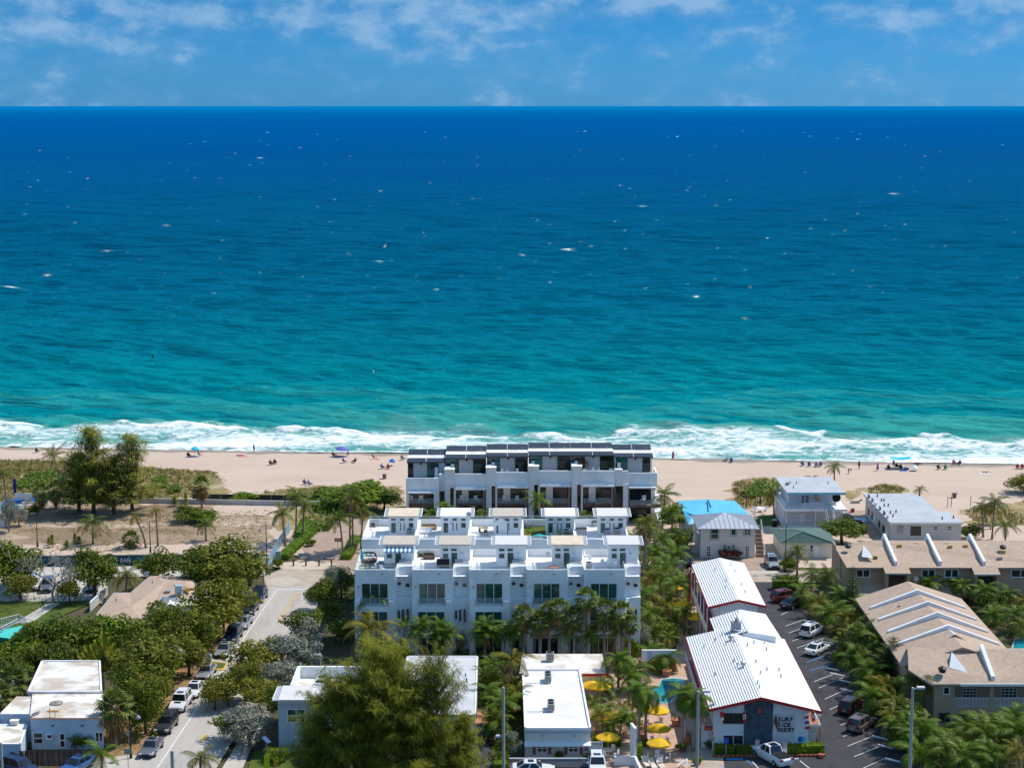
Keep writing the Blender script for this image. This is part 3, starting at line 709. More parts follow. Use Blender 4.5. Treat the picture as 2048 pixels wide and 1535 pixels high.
for k in range(5): mid_house(k)
YO = P(900, 1044)[1]
OX = [W(x, 1000, YO).x for x in (812, 889.5, 972, 1057, 1143, 1229, 1308)]
OLAB = ['modern white beach house at the street end with angled white parapet', 'modern white beach house second from the street end with two white armchairs on balcony', 'modern white beach house third from the street end with deck chairs upstairs',
        'modern white beach house fourth from the street end half hidden by a tall palm', 'modern white beach house with potted red flowering plant on the upper deck', 'modern white beach house at the far end with cantilevered glass balcony']
OZ = [-.75, -.1, .2, .45, .45, .15]
def ocean(k):
    x0, x1 = OX[k], OX[k + 1]; w = x1 - x0; y = YO; dz = OZ[k]; mir = k == 5
    r = thing('beach_house', OLAB[k], 'house', (x0, y, 0), 'modern beach houses in a row')
    X = lambda f: x0 + w * f
    A = 6.2 + dz; B = 8.75 + dz; D = 7.9 + dz; T = 10.95 + dz
    wl_ = MB()
    wl_.box(x0 + .05, y + 3.2, 0, x1 - .05, y + 13, D)
    t = (.30 if k == 0 else .24)
    if k == 0:
        wl_.box(X(0), y + .1, A, X(.86), y + .35, B - .15); wl_.box(X(.72), y, 0, X(.86), y + 3.2, B - .4); wl_.box(X(.0), y + .2, 0, X(.07), y + 3.2, A)
        wl_.box(X(.86), y + .6, A, x1, y + .9, B + .3); bay = (.07, .72); slit = (.87, .99)
    elif mir:
        wl_.box(X(.0), y + .5, A, X(.34), y + .8, B + .2); wl_.box(X(.22), y, 0, X(.36), y + 3.2, A + .4); wl_.box(X(.34), y + .1, A, x1 + .5, y + .35, B - .1); bay = (.38, .97); slit = (.04, .2)
        wl_.box(x1 + .25, y + .35, D - .1, x1 + .5, y + 5, B - .1)
        wl_.box(X(.93), y + .3, 0, X(.98), y + .6, A)
    else:
        cv = concave(X(0), X(.13), y - .35, y + .3, 6)
        wl_.prism(cv + [(X(.13), y + 3.2), (X(0), y + 3.2)], 0, B + .75)
        wl_.box(X(.13), y + .3, A, X(.24), y + .8, B + .75); wl_.box(X(.24), y, A, x1, y + .3, B); bay = (.28, .92); slit = (.135, .22)
        wl_.box(X(.22), y + .1, 0, X(.265), y + 3.2, A)
    part('wall', wl_, white, r)
    cap = MB(); cap.box(X(-.005) if not mir else X(.005), y - .45, B + .755, X(.245), y + 1.0, B + .9) if k not in (0, 5) else cap.box(X(.86) if k == 0 else X(.0), y + .3, B + .305, x1 - .02 if k == 0 else X(.2), y + 1.4, B + .45)
    part('pier_cap', cap, white2, r)
    mb = MB(); mb.box(X(slit[0]), y + .95, .3, X(slit[1]), y + 1.0, A - .1); g = part('glazing', mb, glassd, r)
    mb = MB(); mb.box(X(bay[0]), y + 1.75, 3.35, X(bay[1]), y + 1.8, A - .02); part('glazing', mb, glassd, r)
    if k not in (0, 5):
        mb = MB(); mb.box(X(bay[0] + .13), y + 1.68, 3.36, X(bay[0] + .29), y + 1.745, A - .03); part('door_panel', mb, white2, r)
    mb = MB()
    for f in (bay[0] + .1, bay[0] + .3, bay[1] - .22, bay[1] - .01): mb.box(X(f) - .04, y + 1.70, 3.36, X(f) + .04, y + 1.748, A - .03)
    part('mullion', mb, dark, r)
    mb = MB(); mb.box(X(bay[0]), y - .1, 3.0, X(bay[1]), y + 3.2, 3.33)
    if mir: mb.box(X(bay[0]), y - 1.6, 3.0, x1 + 1.0, y - .1, 3.33)
    part('balcony', mb, brownw, r)
    glassrail(r, [(X(bay[0]) + .05, y - (1.5 if mir else .02), 3.33), (X(bay[1]) + (1.3 if mir else -.05), y - (1.5 if mir else .02), 3.33)], .95, 'balcony_railing')
    mb = MB(); mb.box(X(bay[0]), y + 1.75, .2, X(bay[1]), y + 1.8, 2.95); part('glazing', mb, glassd, r)
    mb = MB(); mb.box(X(bay[1]) + .02, y + .05, 0, X(bay[1]) + .38, y + 1.8, A - .003); part('jamb', mb, M('mauve_jamb', (.24, .19, .19), .8, .06), r) if not mir else part('jamb', MB().box(X(.345), y - .02, 0, X(.378), y + 1.8, A - .01), MATS['mauve_jamb'], r)
    mb = MB(); mb.box(X(bay[0]) - .15, y - .95, A - .12, min(X(bay[1]) + .5, x1 + (.8 if mir else -.02)), y - .003, A + .12); part('awning_slab', mb, white2, r)
    if not mir and k: mb = MB(); mb.box(X(bay[0]), y - .5, A + .123, X(bay[0] + .52), y - .003, A + .42); part('awning_step', mb, white2, r)
    y2 = y + 4.2
    mb = MB(); mb.box(x0 + .1, y2, D, x1 - .1, y2 + 5.3, T - .02); part('upper_wall', mb, white, r)
    mb = MB(); mb.box(X(.02), y + 1.0, D + .002, X(.99), y2, D + .03); part('deck', mb, conc, r)
    q = (.02, .16) if k == 0 else ((.02, .33) if not mir else (.06, .36));
    mb = MB(); mb.box(X(q[0]), y2 - .06, D + .05, X(q[1]), y2 - .003, T - .2); part('glazing', mb, glassd if k == 0 else (glasst if k != 4 else glassd), r)
    q2 = (.17, .50) if k == 0 else ((.35, .66) if not mir else (.38, .72))
    mb = MB(); mb.box(X(q2[0]), y2 - .16, D + .05, X(q2[1]), y2 - .003, T - .15); dp = part('door_panel', mb, M('pale_panel', (.60, .59, .57), .6, .03), r)
    mb = MB(); mb.box(X(q2[0]) + 1.15, y2 - .3, T - .75, X(q2[0]) + 1.4, y2 - .165, T - .45); part('wall_lamp', mb, black, dp)
    q3 = (.52, .82) if k == 0 else ((.68, .99) if not mir else (.74, .94))
    mb = MB(); mb.box(X(q3[0]), y2 - .06, D + .05, X(q3[1]), y2 - .003, T - .2); part('glazing', mb, glasst if k == 0 else glassd, r)
    def strip(name, ya, za, yb, zb, m, th=.22, parent=None):
        mb = MB(); mb.slab([(x0 + .02, ya, za), (x1 - .02, ya, za), (x1 - .02, yb, zb), (x0 + .02, yb, zb)], th); return part(name, mb, m, parent or r)
    strip('roof_panel', y2 - 1.4, T + .02, y2 + .3, T + .38, panelroof); strip('roof_deck', y2 + .304, T + .34, y2 + 3.0, T + .36, roofm)
    strip('roof_panel', y2 + 3.004, T + .42, y2 + 5.5, T + .92, panelroof)
    mb = MB(); c = X(.5)
    mb.slab([(c - .03, y2 - 1.4, T + .06), (c + .03, y2 - 1.4, T + .06), (c + .03, y2 + .3, T + .42), (c - .03, y2 + .3, T + .42)], .03)
    mb.slab([(c - .03, y2 + 3.1, T + .48), (c + .03, y2 + 3.1, T + .48), (c + .03, y2 + 5.5, T + .96), (c - .03, y2 + 5.5, T + .96)], .03); part('roof_seam', mb, roofm, r)
    mb = MB(); mb.tube([(X(.85), y2 + 2.6, T + .3), (X(.85), y2 + 2.6, T + .9)], .08, 5)
    for i in range(4): mb.tube([(X(.6) + i * .3, y2 + 1.5, T + .3), (X(.6) + i * .3, y2 + 1.5, T + .6)], .05, 4)
    part('roof_vent', mb, greyp, r)
    if mir:
        mb = MB(); mb.box(x1 - .05, y + 1, 0, x1 + .3, y + 12, A); part('side_wall', mb, white, r)
        mb = MB(); mb.slab([(x1 + .3, y - 1, 4.6), (x1 + 1.0, y - 1, 4.6), (x1 + 1.0, y + 16, 4.6), (x1 + .3, y + 16, 4.6)], .2); mb.slab([(x1 + .3, y - 6, 1.6), (x1 + 2.2, y - 6, 1.6), (x1 + 1.6, y + 10, 1.6), (x1 + .3, y + 10, 1.6)], .2); part('side_ledge', mb, white2, r)
for k in range(6): ocean(k)
def ribbed(root, xa, za, xb, zb, y0, y1, n, mat, name='roof_panel', th=.1, gap=.0):
    """n lapped strips between two long edges, each a part of its own"""
    if gap: q = [(xa, y0 + .05, za - .06), (xb, y0 + .05, zb - .06), (xb, y1 - .05, zb - .06), (xa, y1 - .05, za - .06)]; part('seam_shade_sheet', MB().slab(q, .05), greyp, root)  # grey sheet below the gaps stands in for shade along the seams
    for i in range(n):
        f0, f1 = i / n, (i + 1) / n - gap / abs(xb - xa)
        l = (xa + (xb - xa) * f0, za + (zb - za) * f0 + .03); q = (xa + (xb - xa) * (f1), za + (zb - za) * f1)
        mb = MB(); e = .03 * (1 if xb > xa else -1)
        mb.slab([(l[0] + e, y0, l[1]), (q[0], y0, q[1]), (q[0], y1, q[1]), (l[0] + e, y1, l[1])] if xb > xa else [(q[0], y0, q[1]), (l[0] + e, y0, l[1]), (l[0] + e, y1, l[1]), (q[0], y1, q[1])], th)
        part(name, mb, mat, root)
YF = P(1520, 1503)[1]
eL, ap, eR = W(1419, 1417.5, YF - .7), W(1523, 1394, YF - .7), W(1643, 1422, YF - .7)
yb_f = (P(1352, 1275, eL.z)[1] + P(1563, 1276, eR.z)[1]) / 2
mo = thing('motel', 'two storey motel with white ribbed gable roof and dark slate panel', 'building', (ap.x, YF, 0))
xl, xr = W(1426, 1460, YF).x, W(1616.5, 1460, YF).x
mb = MB(); zl = eL.z + (ap.z - eL.z) * (xl - eL.x) / (ap.x - eL.x) - .25; zr = eR.z + (ap.z - eR.z) * (eR.x - xr) / (eR.x - ap.x) - .25
mb.extr_y([(xl, 0), (xr, 0), (xr, zr), (ap.x, ap.z - .25), (xl, zl)], YF, yb_f - 1.0); part('wall', mb, M('white_cladding', (.66, .67, .68), .8, .03, .8), mo)
ribbed(mo, eL.x, eL.z, ap.x, ap.z, YF - .7, yb_f, 20, roofm, gap=.07); ribbed(mo, eR.x, eR.z, ap.x, ap.z, YF - .7, yb_f, 22, roofm)
def fascia(root, pts, y0, th=.09, h=.34, m=None):
    mb = MB()
    for a, b in zip(pts, pts[1:]): mb.extr_y([(a.x, a.z - h + .06), (b.x, b.z - h + .06), (b.x, b.z + .06), (a.x, a.z + .06)], y0 - th, y0)
    return part('fascia', mb, m or redtrim, root)
fascia(mo, [eL, ap, eR], YF - .7)
for e, nm in ((eL, -1), (eR, 1)):
    mb = MB(); mb.box(e.x - .05, YF - .7, e.z - .25, e.x + .05, yb_f, e.z + .0); part('fascia', mb, redtrim, mo)
sl, sr = W(1488, 1440, YF).x, W(1545.5, 1440, YF).x
mb = MB(); top = lambda x: (eL.z + (ap.z - eL.z) * (x - eL.x) / (ap.x - eL.x) if x < ap.x else eR.z + (ap.z - eR.z) * (eR.x - x) / (eR.x - ap.x)) - .3
rows = 17; hz = top(ap.x) / rows                          # courses of split slate, each its own stone strip
random.seed(4)
for i in range(rows):
    z0 = i * hz; xa = sl
    while xa < sr - .02:
        xb = min(sr, xa + ru(.55, 1.2)); zt = min(z0 + hz - .02, top(xa), top(xb))
        if zt > z0 + .05:
            part('slate_stone', MB().box(xa + .01, YF - ru(.09, .16), z0, xb - .01, YF - .002, zt), slate, mo)
        xa = xb
pwin(mo, YF, (1446, 1425), (1487, 1446), 2, 1, frame_d, glassd); pwin(mo, YF, (1446, 1468), (1487, 1487.5), 2, 1, frame_w, glassd)
def text(root, s, cx, z, Y, h, mat, name='lettering', align='CENTER', depth=.03, off=.0, world=True):
    cu = bpy.data.curves.new('lettering', 'FONT'); cu.body = s; cu.size = h * 1.42; cu.align_x = align; cu.extrude = depth; cu.offset = off
    o = bpy.data.objects.new('tmp', cu); COL.objects.link(o)
    me = bpy.data.meshes.new_from_object(o.evaluated_get(bpy.context.evaluated_depsgraph_get()))
    bpy.data.objects.remove(o); bpy.data.curves.remove(cu)
    me.name = name; me.materials.clear(); me.materials.append(mat)
    r = root
    while r.parent: r = r.parent
    of = OFFS[r.name]
    return inst(name, me, root, (cx - of[0], Y - of[1], z - of[2]), (R(90), 0, 0))
sx0, sx1 = W(1554, 1480, YF).x, W(1587, 1480, YF).x
mb = MB(); mb.box(sx0 - .15, YF - .06, .6, sx1 + .12, YF - .002, W(1570, 1427, YF).z); board = part('sign_board', mb, M('grey_board', (.55, .55, .57), .7, .03), mo)
navy = M('navy_lettering', (.012, .014, .03), .5, .05)
def serif(s, x0, x1, za, zb):
    """block letters with serifs, stroke by stroke"""
    n = len(s); cw = (x1 - x0) / n; h = za - zb
    for i, ch in enumerate(s):
        o = text(board, ch, x0 + cw * (i + .5), zb, YF - .09, h, navy, 'letter', off=.010)
        d = MB(); c = x0 + cw * (i + .5); sw = cw * .17
        st = {'U': [(-.22, 1)], 'R': [(-.24, 0), (-.24, 1)], 'F': [(-.24, 0)], 'I': [(0, 0), (0, 1)], 'D': [(-.24, 0), (-.24, 1)], 'E': [(-.24, 0), (-.24, 1)], 'T': [(0, 0)]}.get(ch, [])
        if ch == 'U': st = [(-.25, 1), (.25, 1)]
        for k, top_ in st: d.box(c + k * cw - sw * .6, YF - .118, zb + (h - .05 if top_ else 0), c + k * cw + sw * .6, YF - .09, zb + (h if top_ else .05))
        if d.v: part('letter_serif', d, navy, o)
ZL = lambda y: W(1570, y, YF).z
serif('SURF', W(1555, 1440, YF).x, W(1586.5, 1440, YF).x, ZL(1432.5), ZL(1440.8)); serif('SIDE', W(1555, 1450, YF).x, W(1582, 1450, YF).x, ZL(1443.5), ZL(1451.8)); serif('RESORT', W(1555, 1456, YF).x, W(1588, 1456, YF).x, ZL(1454), ZL(1461.3))
mb = MB(); a, b = W(1551, 1428, YF), W(1553.5, 1455, YF); mb.tube([(a.x, YF - .2, a.z), (a.x + .02, YF - .2, (a.z + b.z) / 2), (b.x, YF - .2, b.z)], [.05, .22, .04], 8); part('surfboard', mb, M('surfboard_wood', (.10, .07, .02), .4, .4, 3.0), mo)
mb = MB(); c = W(1518, 1417, YF); mb.lathe([(.02, -.5), (.25, -.3), (.3, 0), (.22, .35), (.02, .5)], (c.x, YF - .3, c.z), 8); part('wall_lantern', mb, M('rust_lantern', (.30, .08, .06), .6, .2), mo)
for (a, b, m_) in (((1596, 1472), (1604, 1482), M('blue_poster', (.02, .12, .45), .6, .4, 6)), ((1604.4, 1472), (1611, 1482), M('cyan_poster', (.05, .52, .60), .6, .3, 6))):
    mb = MB(); bx(mb, YF, a, b, .04); part('wall_poster', mb, m_, mo)
for (a, b) in (((1424.5, 1464), (1427, 1467)), ((1424, 1473), (1428.5, 1475)), ((1424, 1477.5), (1428.5, 1480))):
    mb = MB(); bx(mb, YF, a, b, .03); part('wall_plaque', mb, redtrim, mo)
xo = xl
mb = MB(); mb.box(eL.x - .3, YF + .3, 2.75, xl - .002, yb_f - 2, 2.95); part('balcony', mb, redtrim, mo)
mb = MB(); rail(mb, [(eL.x - .25, YF + .35, 2.95), (xl - .05, YF + .35, 2.95)], 1.1); rail(mb, [(eL.x - .25, yb_f - 2, 2.95), (eL.x - .25, YF + .35, 2.95)], 1.1, .3); part('balcony_railing', mb, white2, mo)
mb = MB(); mb.box(eL.x - .42, YF + .1, 2.50, xl - .01, YF + .28, 2.90); ob = part('office_sign', mb, redtrim, mo)
text(ob, 'OFFICE', (eL.x - .42 + xl) / 2, 2.58, YF + .085, .24, M('orange_lettering', (.75, .22, .08), .6, .05))
mb = MB(); mb.box(eL.x + .25, YF + 1.2, .05, xl - .25, YF + 1.25, 2.2); part('office_door', mb, glassd, mo); mb = MB(); mb.box(eL.x - .6, YF + 1.25, 0, xl - .01, YF + 1.5, 2.75); part('porch_wall', mb, white, mo)
mb = MB(); mb.box(xr + .002, YF + 1, 2.6, xr + 1.6, yb_f - 6, 2.85); part('balcony', mb, white2, mo); mb = MB(); mb.box(xr + .01, YF + 1.05, 2.853, xr + 1.5, yb_f - 6, 2.87); part('balcony_floor', mb, terra, mo)
mb = MB(); rail(mb, [(xr + .05, YF + 1.05, 2.87), (xr + 1.55, YF + 1.05, 2.87), (xr + 1.55, yb_f - 6, 2.87)], 1.1, .3); part('balcony_railing', mb, white2, mo)
mb = MB(); mb.box(xr + .2, YF + 2.2, 0, xr + 1.3, YF + 2.4, 2.6); part('porch_wall', mb, cream, mo); mb = MB(); mb.tube([(xr + 1.5, YF + 1.1, 0), (xr + 1.5, YF + 1.1, 2.6)], .05, 5); part('post', mb, brownw, mo)
random.seed(8)
vents = MB()
for (px, py) in [(1444, 1272), (1452, 1290), (1468, 1285), (1487, 1270), (1495, 1290), (1508, 1284), (1529, 1283), (1533, 1297), (1408, 1297), (1430, 1284), (1475, 1334), (1512, 1323), (1521, 1345), (1534, 1338), (1558, 1338), (1562, 1351), (1468, 1325), (1430, 1353), (1515, 1367), (1519, 1375)]:
    q = P(px, py, 7.6); zz = top(q.x) + .3
    q = P(px, py, zz); vents.tube([(q.x, q.y, top(q.x) + .2), (q.x, q.y, top(q.x) + .75)], .10, 5)
part('roof_vent', vents, steel, mo)
for (px, py) in [(1462, 1277), (1486, 1331)]:
    q = P(px, py, ap.z); mb = MB(); mb.lathe([(.15, -.1), (.15, .3), (.34, .42), (.30, .7), (.05, .85)], (q.x, q.y, top(q.x) + .25), 8); part('turbine_vent', mb, steel, mo)
wz = 7.0
rL, rA, rR = P(1416.7, 1213.4, 7.0), None, None
rear_y = rL.y; bL = P(1381, 1128, rL.z); rear_b = bL.y
rA = W(1477, 1199, rear_y); rR = W(1532, 1211, rear_y)
mw = thing('motel_wing', 'rear motel wing with white ribbed gable roof and red fascia boards', 'building', (rA.x, rear_y, 0))
mb = MB(); mb.extr_y([(rL.x + 1.6, 0), (rR.x - 1.0, 0), (rR.x - 1.0, rR.z + .1), (rA.x, rA.z - .25), (rL.x + 1.6, rL.z + .2)], rear_y + .8, rear_b - .5); part('wall', mb, white, mw)
ribbed(mw, rL.x, rL.z, rA.x, rA.z, rear_y, rear_b, 13, roofm, gap=.07); ribbed(mw, rR.x, rR.z, rA.x, rA.z, rear_y, rear_b, 15, roofm)
fascia(mw, [rL, rA, rR], rear_y)
for e in (rL, rR):
    mb = MB(); mb.box(e.x - .05, rear_y, e.z - .22, e.x + .05, rear_b, e.z + .02); part('fascia', mb, redtrim, mw)
mb = MB(); mb.box(rL.x - .1, rear_y + .3, 3.0, rL.x + 1.6, rear_b - 1, 3.2); part('balcony', mb, redtrim, mw)
mb = MB(); mb.box(rL.x - .15, rear_y + .3, 3.2, rL.x - .05, rear_b - 1, 4.2); part('balcony_railing', mb, cream, mw)
mb = MB()
for i in range(6): yy = rear_y + .35 + i * (rear_b - rear_y - 1.6) / 5; mb.tube([(rL.x - .1, yy, 0), (rL.x - .1, yy, rL.z - .1)], .06, 4)
part('post', mb, white2, mw)
mb = MB()
for px, py in [(1462, 1131), (1470, 1144), (1452, 1165), (1483, 1171), (1490, 1185), (1451, 1179), (1430, 1142)]:
    q = P(px, py, 7.6); zz = rL.z + (rA.z - rL.z) * (1 - abs(q.x - rA.x) / (rA.x - rL.x)); mb.tube([(q.x, q.y, zz), (q.x, q.y, zz + .45)], .08, 5)
part('roof_vent', mb, steel, mw)
kL, kA, kR = P(1424, 1255, 5.9), None, None
ky0 = yb_f - 3.0; ky1 = P(1419, 1236, 5.9).y
ml = thing('motel_link', 'low white ribbed roof link joining the two motel wings', 'building', (rA.x, ky0, 0))
lx0, lxA, lxR = W(1419, 1236, ky1).x, W(1479, 1218, ky1).x, W(1531, 1227, ky1).x
lzA = W(1479, 1218, ky1).z; lzR = W(1531, 1227, ky1).z
ribbed(ml, lx0, 5.9, lxA, lzA, ky0, ky1, 12, roofm, gap=.07); part('roof_slope', MB().slab([P(1566, 1281, eR.z + .03), P(1531, 1227, lzR), P(1479, 1218, lzA), P(1470, 1258, lzA)], .12), roofm, ml)
mb = MB(); mb.extr_y([(lx0 + .6, 0), (lxR, 0), (lxR, lzR - .2), (lxA, lzA - .25), (lx0 + .6, 5.7)], ky0, ky1 - .3); part('wall', mb, white, ml)
mb = MB(); q = P(1472, 1250, 7.4); mb.box(q.x - .6, q.y - .4, 6.4, q.x + .6, q.y + .5, 7.9); mb.lathe([(.22, 0), (.28, .35), (.08, .6)], (q.x + .1, q.y, 7.903), 8); part('chimney', mb, greyp, ml)
# ================================================================== more buildings
def flat_house(root, px, zt, base, wallmat, roofmat, par=.25, name='wall'):
    """walls under a flat roof whose four top corners are photograph points (back-left, back-right, front-right, front-left) at height zt"""
    q = [P(x, y, zt) for x, y in px]
    ccw = [q[3], q[2], q[1], q[0]]
    mb = MB(); mb.prism([(p.x, p.y) for p in ccw], base, zt - .12); w = part(name, mb, wallmat, root)
    c = sum(q, Vector()) / 4
    o = [c + (p - c) * 1.02 for p in ccw]
    mb = MB(); mb.prism([(p.x, p.y) for p in o], zt - .118, zt); part('roof', mb, roofmat, root)
    if par:
        mb = MB()
        for a, b in zip(o, o[1:] + o[:1]):
            t = (b - a).normalized(); n = Vector((-t.y, t.x, 0)) * .22
            mb.prism([(a.x, a.y), (b.x, b.y), (b.x + n.x, b.y + n.y), (a.x + n.x, a.y + n.y)], zt + .002, zt + par)
        part('parapet', mb, roofm if roofmat in (roofw, roofd) else white2, root)
    return q
def zof(px, py, Y): return W(px, py, Y).z
YI = P(1115, 1514)[1]
ob_ = thing('motel_office', 'single storey cream building with flat white roof and four red shutters', 'building', (W(1115, 1514, YI).x, YI, 0))
zi = zof(1115, 1457, YI)
flat_house(ob_, [(1045, 1340.5), (1159, 1340.5), (1181, 1457), (1050, 1457)], zi, 0, cream, roofw, .22)
yi = P(1115, 1457, zi).y
mb = MB(); a, b = W(1049, 1478, yi), W(1182, 1485, yi); mb.slab([(a.x, yi - .75, b.z), (b.x, yi - .75, b.z), (b.x, yi - .003, b.z + .25), (a.x, yi - .003, b.z + .25)], .16); part('awning', mb, white2, ob_)
for i in range(2):
    mb = MB(); mb.box(a.x, yi - .05, zof(1115, 1461 + 3 * i, yi) - .1, b.x, yi - .002, zof(1115, 1460 + 3 * i, yi)); part('moulding', mb, bluew, ob_)
for x0, x1 in ((1074.5, 1094.4), (1137, 1156.5)): pwin(ob_, yi, (x0, 1487), (x1, 1503), 2, 2, frame_w, glassd, .09)
for x0, x1 in ((1065.5, 1071.5), (1096.2, 1102.8), (1128.6, 1134.8), (1159.6, 1165.8)):
    mb = MB(); bx(mb, yi, (x0, 1487), (x1, 1507), .07)
    p_, q_ = W(x0, 1487, yi), W(x1, 1507, yi)
    for i in range(9): zz = q_.z + .1 + (p_.z - q_.z - .2) * i / 8; mb.box(p_.x + .06, yi - .095, zz - .04, q_.x - .06, yi - .07, zz + .03)
    part('shutter', mb, M('red_shutter', (.36, .10, .07), .6, .06), ob_)
for x0 in (1080, 1144.5): mb = MB(); bx(mb, yi, (x0, 1464), (x0 + 7, 1473), .06); part('wall_vent', mb, bluew, ob_)
mb = MB(); bx(mb, yi, (1169, 1489), (1177, 1500), .05); part('notice_board', mb, M('notice', (.16, .16, .30), .6, .5, 9), ob_)
def ac_unit(root, c, s=1.0, two=False):
    for k in range(2 if two else 1):
        y = c.y + k * 1.0 * s
        mb = MB(); mb.box(c.x - .4 * s, y - .4 * s, c.z + .15, c.x + .4 * s, y + .4 * s, c.z + .95 * s); u = part('cooling_unit', mb, steel, root)
        mb = MB(); mb.lathe([(.33 * s, 0), (.33 * s, .08), (.28 * s, .09)], (c.x, y, c.z + .953 * s), 12); part('fan_grille', mb, dark, u)
        mb = MB()
        for i in range(6): mb.box(c.x - .36 * s + i * .13 * s, y - .43 * s, c.z + .25, c.x - .30 * s + i * .13 * s, y - .402 * s, c.z + .85 * s)
        part('grille', mb, dark, u)
for px, py in ((1096, 1364), (1102, 1421)):
    q = P(px, py, zi + .01); r = thing('cooling_unit_pair', 'pair of grey cooling units on the white flat roof, ' + ('the farther pair' if py < 1400 else 'the nearer pair'), 'cooling unit', q, 'cooling units on the motel office roof'); ac_unit(r, q, 1.0, True)
    mb = MB(); mb.tube([q + Vector((-.5, -.3, .2)), q + Vector((-1.5, -.6, .12)), q + Vector((-3.0, -.5, .1))], .05, 5); part('pipe', mb, steel, r)
rb = thing('rear_motel_block', 'low building with stained flat white roof and red fascia behind the motel office', 'building', P(1125, 1346))
flat_house(rb, [(1046, 1307), (1203, 1307), (1211, 1346), (1040, 1346)], 3.0, 0, cream, roofd, 0)
a, b = P(1165, 1346, 3.0), P(1212, 1346, 3.0); mb = MB(); mb.box(a.x, a.y - .25, 2.72, b.x + .3, a.y - .15, 3.05); part('fascia', mb, redtrim, rb)
q = P(1100, 1321, 3.0); r = thing('cooling_unit', 'single grey cooling unit on the stained white roof', 'cooling unit', q); ac_unit(r, q, 1.2)
hb = thing('grey_roof_building', 'low white building with plain pale grey flat roof beside the big feathery tree', 'building', P(890, 1445))
flat_house(hb, [(815, 1313), (955, 1313), (951, 1428), (790, 1428)], 3.4, 0, white, roofl, .10)
a, b = P(956, 1313, 3.55), P(952, 1428, 3.55); mb = MB(); mb.prism([(a.x, a.y), (b.x, b.y), (b.x + .12, b.y), (a.x + .12, a.y)][::-1], 3.1, 3.5); part('fascia', mb, brownw, hb)
a, b = P(951, 1418, 2.6), P(975, 1446, 2.6); mb = MB(); mb.box(a.x, b.y, 2.5, b.x, a.y, 2.65); part('porch_roof', mb, terra, hb)
mb = MB()
for px, py in ((931, 1350), (933, 1360)): c = P(px, py, 3.5); mb.tube([c - Vector((0, 0, .2)), c + Vector((0, 0, .3))], .08, 5)
part('roof_vent', mb, dark, hb)
YG = P(620, 1503)[1]
gb = thing('white_house', 'two storey white house with slatted eaves and roof well, half hidden by the feathery tree', 'house', (W(620, 1500, YG).x, YG, 0))
zg = zof(600, 1399, YG); g0, g1 = W(557, 1450, YG).x, W(690, 1450, YG).x
yg1 = P(600, 1373, zg + .3).y
mb = MB(); mb.box(g0, YG, 0, g1, yg1, zg); mb.box(g0 + .9, yg1 + .002, 0, g1 + 1, yg1 + 7.2, zg - .9); part('wall', mb, bluew, gb)
mb = MB(); mb.slab([(g0 + .1, YG - .5, zg + .2), (g1 + .5, YG - .5, zg + .2), (g1 + .5, yg1 + .2, zg + .42), (g0 + .1, yg1 + .2, zg + .42)], .2); ro = part('roof', mb, ROOFC['pale'], gb)
mb = MB()
for i in range(14): mb.box(g0 - .5, YG - .45 + i * (yg1 - YG + .5) / 13, zg + .05 + .016 * i, g0 + .098, YG - .33 + i * (yg1 - YG + .5) / 13, zg + .16 + .016 * i)
mb.box(g0 - .58, YG - .5, zg + .02, g0 - .5, yg1 + .2, zg + .3)
for i in range(24): mb.box(g0 + .1 + i * (g1 - g0) / 24, YG - .48, zg - .2, g0 + .28 + i * (g1 - g0) / 24, YG - .02, zg - .02)
part('eave_slat', mb, white2, ro)['kind'] = 'stuff'
mb = MB(); zz = zg - .9
for (x0, y0, x1, y1) in ((g0 + .9, yg1 + .25, g0 + 1.3, yg1 + 7.2), (g0 + 1.3, yg1 + 6.8, g1 + 1, yg1 + 7.2)): mb.box(x0, y0, zz, x1, y1, zz + 1.35)
part('parapet', mb, white, gb)
mb = MB(); mb.box(g0 + 1.3, yg1 + .25, zz + .002, g1 + 1, yg1 + 6.8, zz + .03); part('roof_well', mb, roofd, gb)
f = win(gb, W(574, 1430, YG).x, W(611, 1430, YG).x, zof(590, 1444, YG), zof(590, 1416, YG), YG, 2, 2, frame_w, glassg, .12)
q = Vector((W(634, 1366, yg1).x, yg1 + 2.6, zz + .03)); r = thing('cooling_unit_pair', 'two white round-topped cooling units in the roof well of the white house', 'cooling unit', q)
for k in range(2):
    mb = MB(); mb.lathe([(.75, 0), (.75, .9), (.6, .95)], (q.x + .15 * k, q.y + 1.7 * k, q.z), 14); u = part('cooling_unit', mb, white2, r); mb = MB(); mb.lathe([(.55, 0), (.5, .04)], (q.x + .15 * k, q.y + 1.7 * k, q.z + .953), 14); part('fan_grille', mb, dark, u)
YC = P(130, 1498)[1]; zc = zof(130, 1436, YC)
cb = thing('bungalow', 'pale blue flat roofed bungalow with patched white roof behind the wooden fence', 'house', (W(120, 1498, YC).x, YC, 0))
flat_house(cb, [(66, 1386), (205, 1386), (206, 1436), (61, 1436)], zc, 0, bluew, roofd, 0)
flat_house(cb, [(33, 1392), (64, 1392), (66, 1426), (0, 1426)], zc - .25, 0, bluew, roofd, 0, 'side_wall')
flat_house(cb, [(84, 1322), (200, 1322), (203, 1383), (56, 1383)], zc + .15, 0, bluew, roofd, .14, 'rear_wall')
flat_house(cb, [(-40, 1448), (55, 1448), (41, 1487), (-60, 1487)], 2.5, 0, bluew, roofd, .06, 'porch_wall')
a = P(130, 1436, zc)
yc = a.y
mb = MB(); mb.box(W(60, 1436, yc).x, yc - .12, zc - .02, W(204, 1436, yc).x, yc - .0, zc + .10); part('coping', mb, M('rust_coping', (.50, .25, .12), .7, .2), cb)
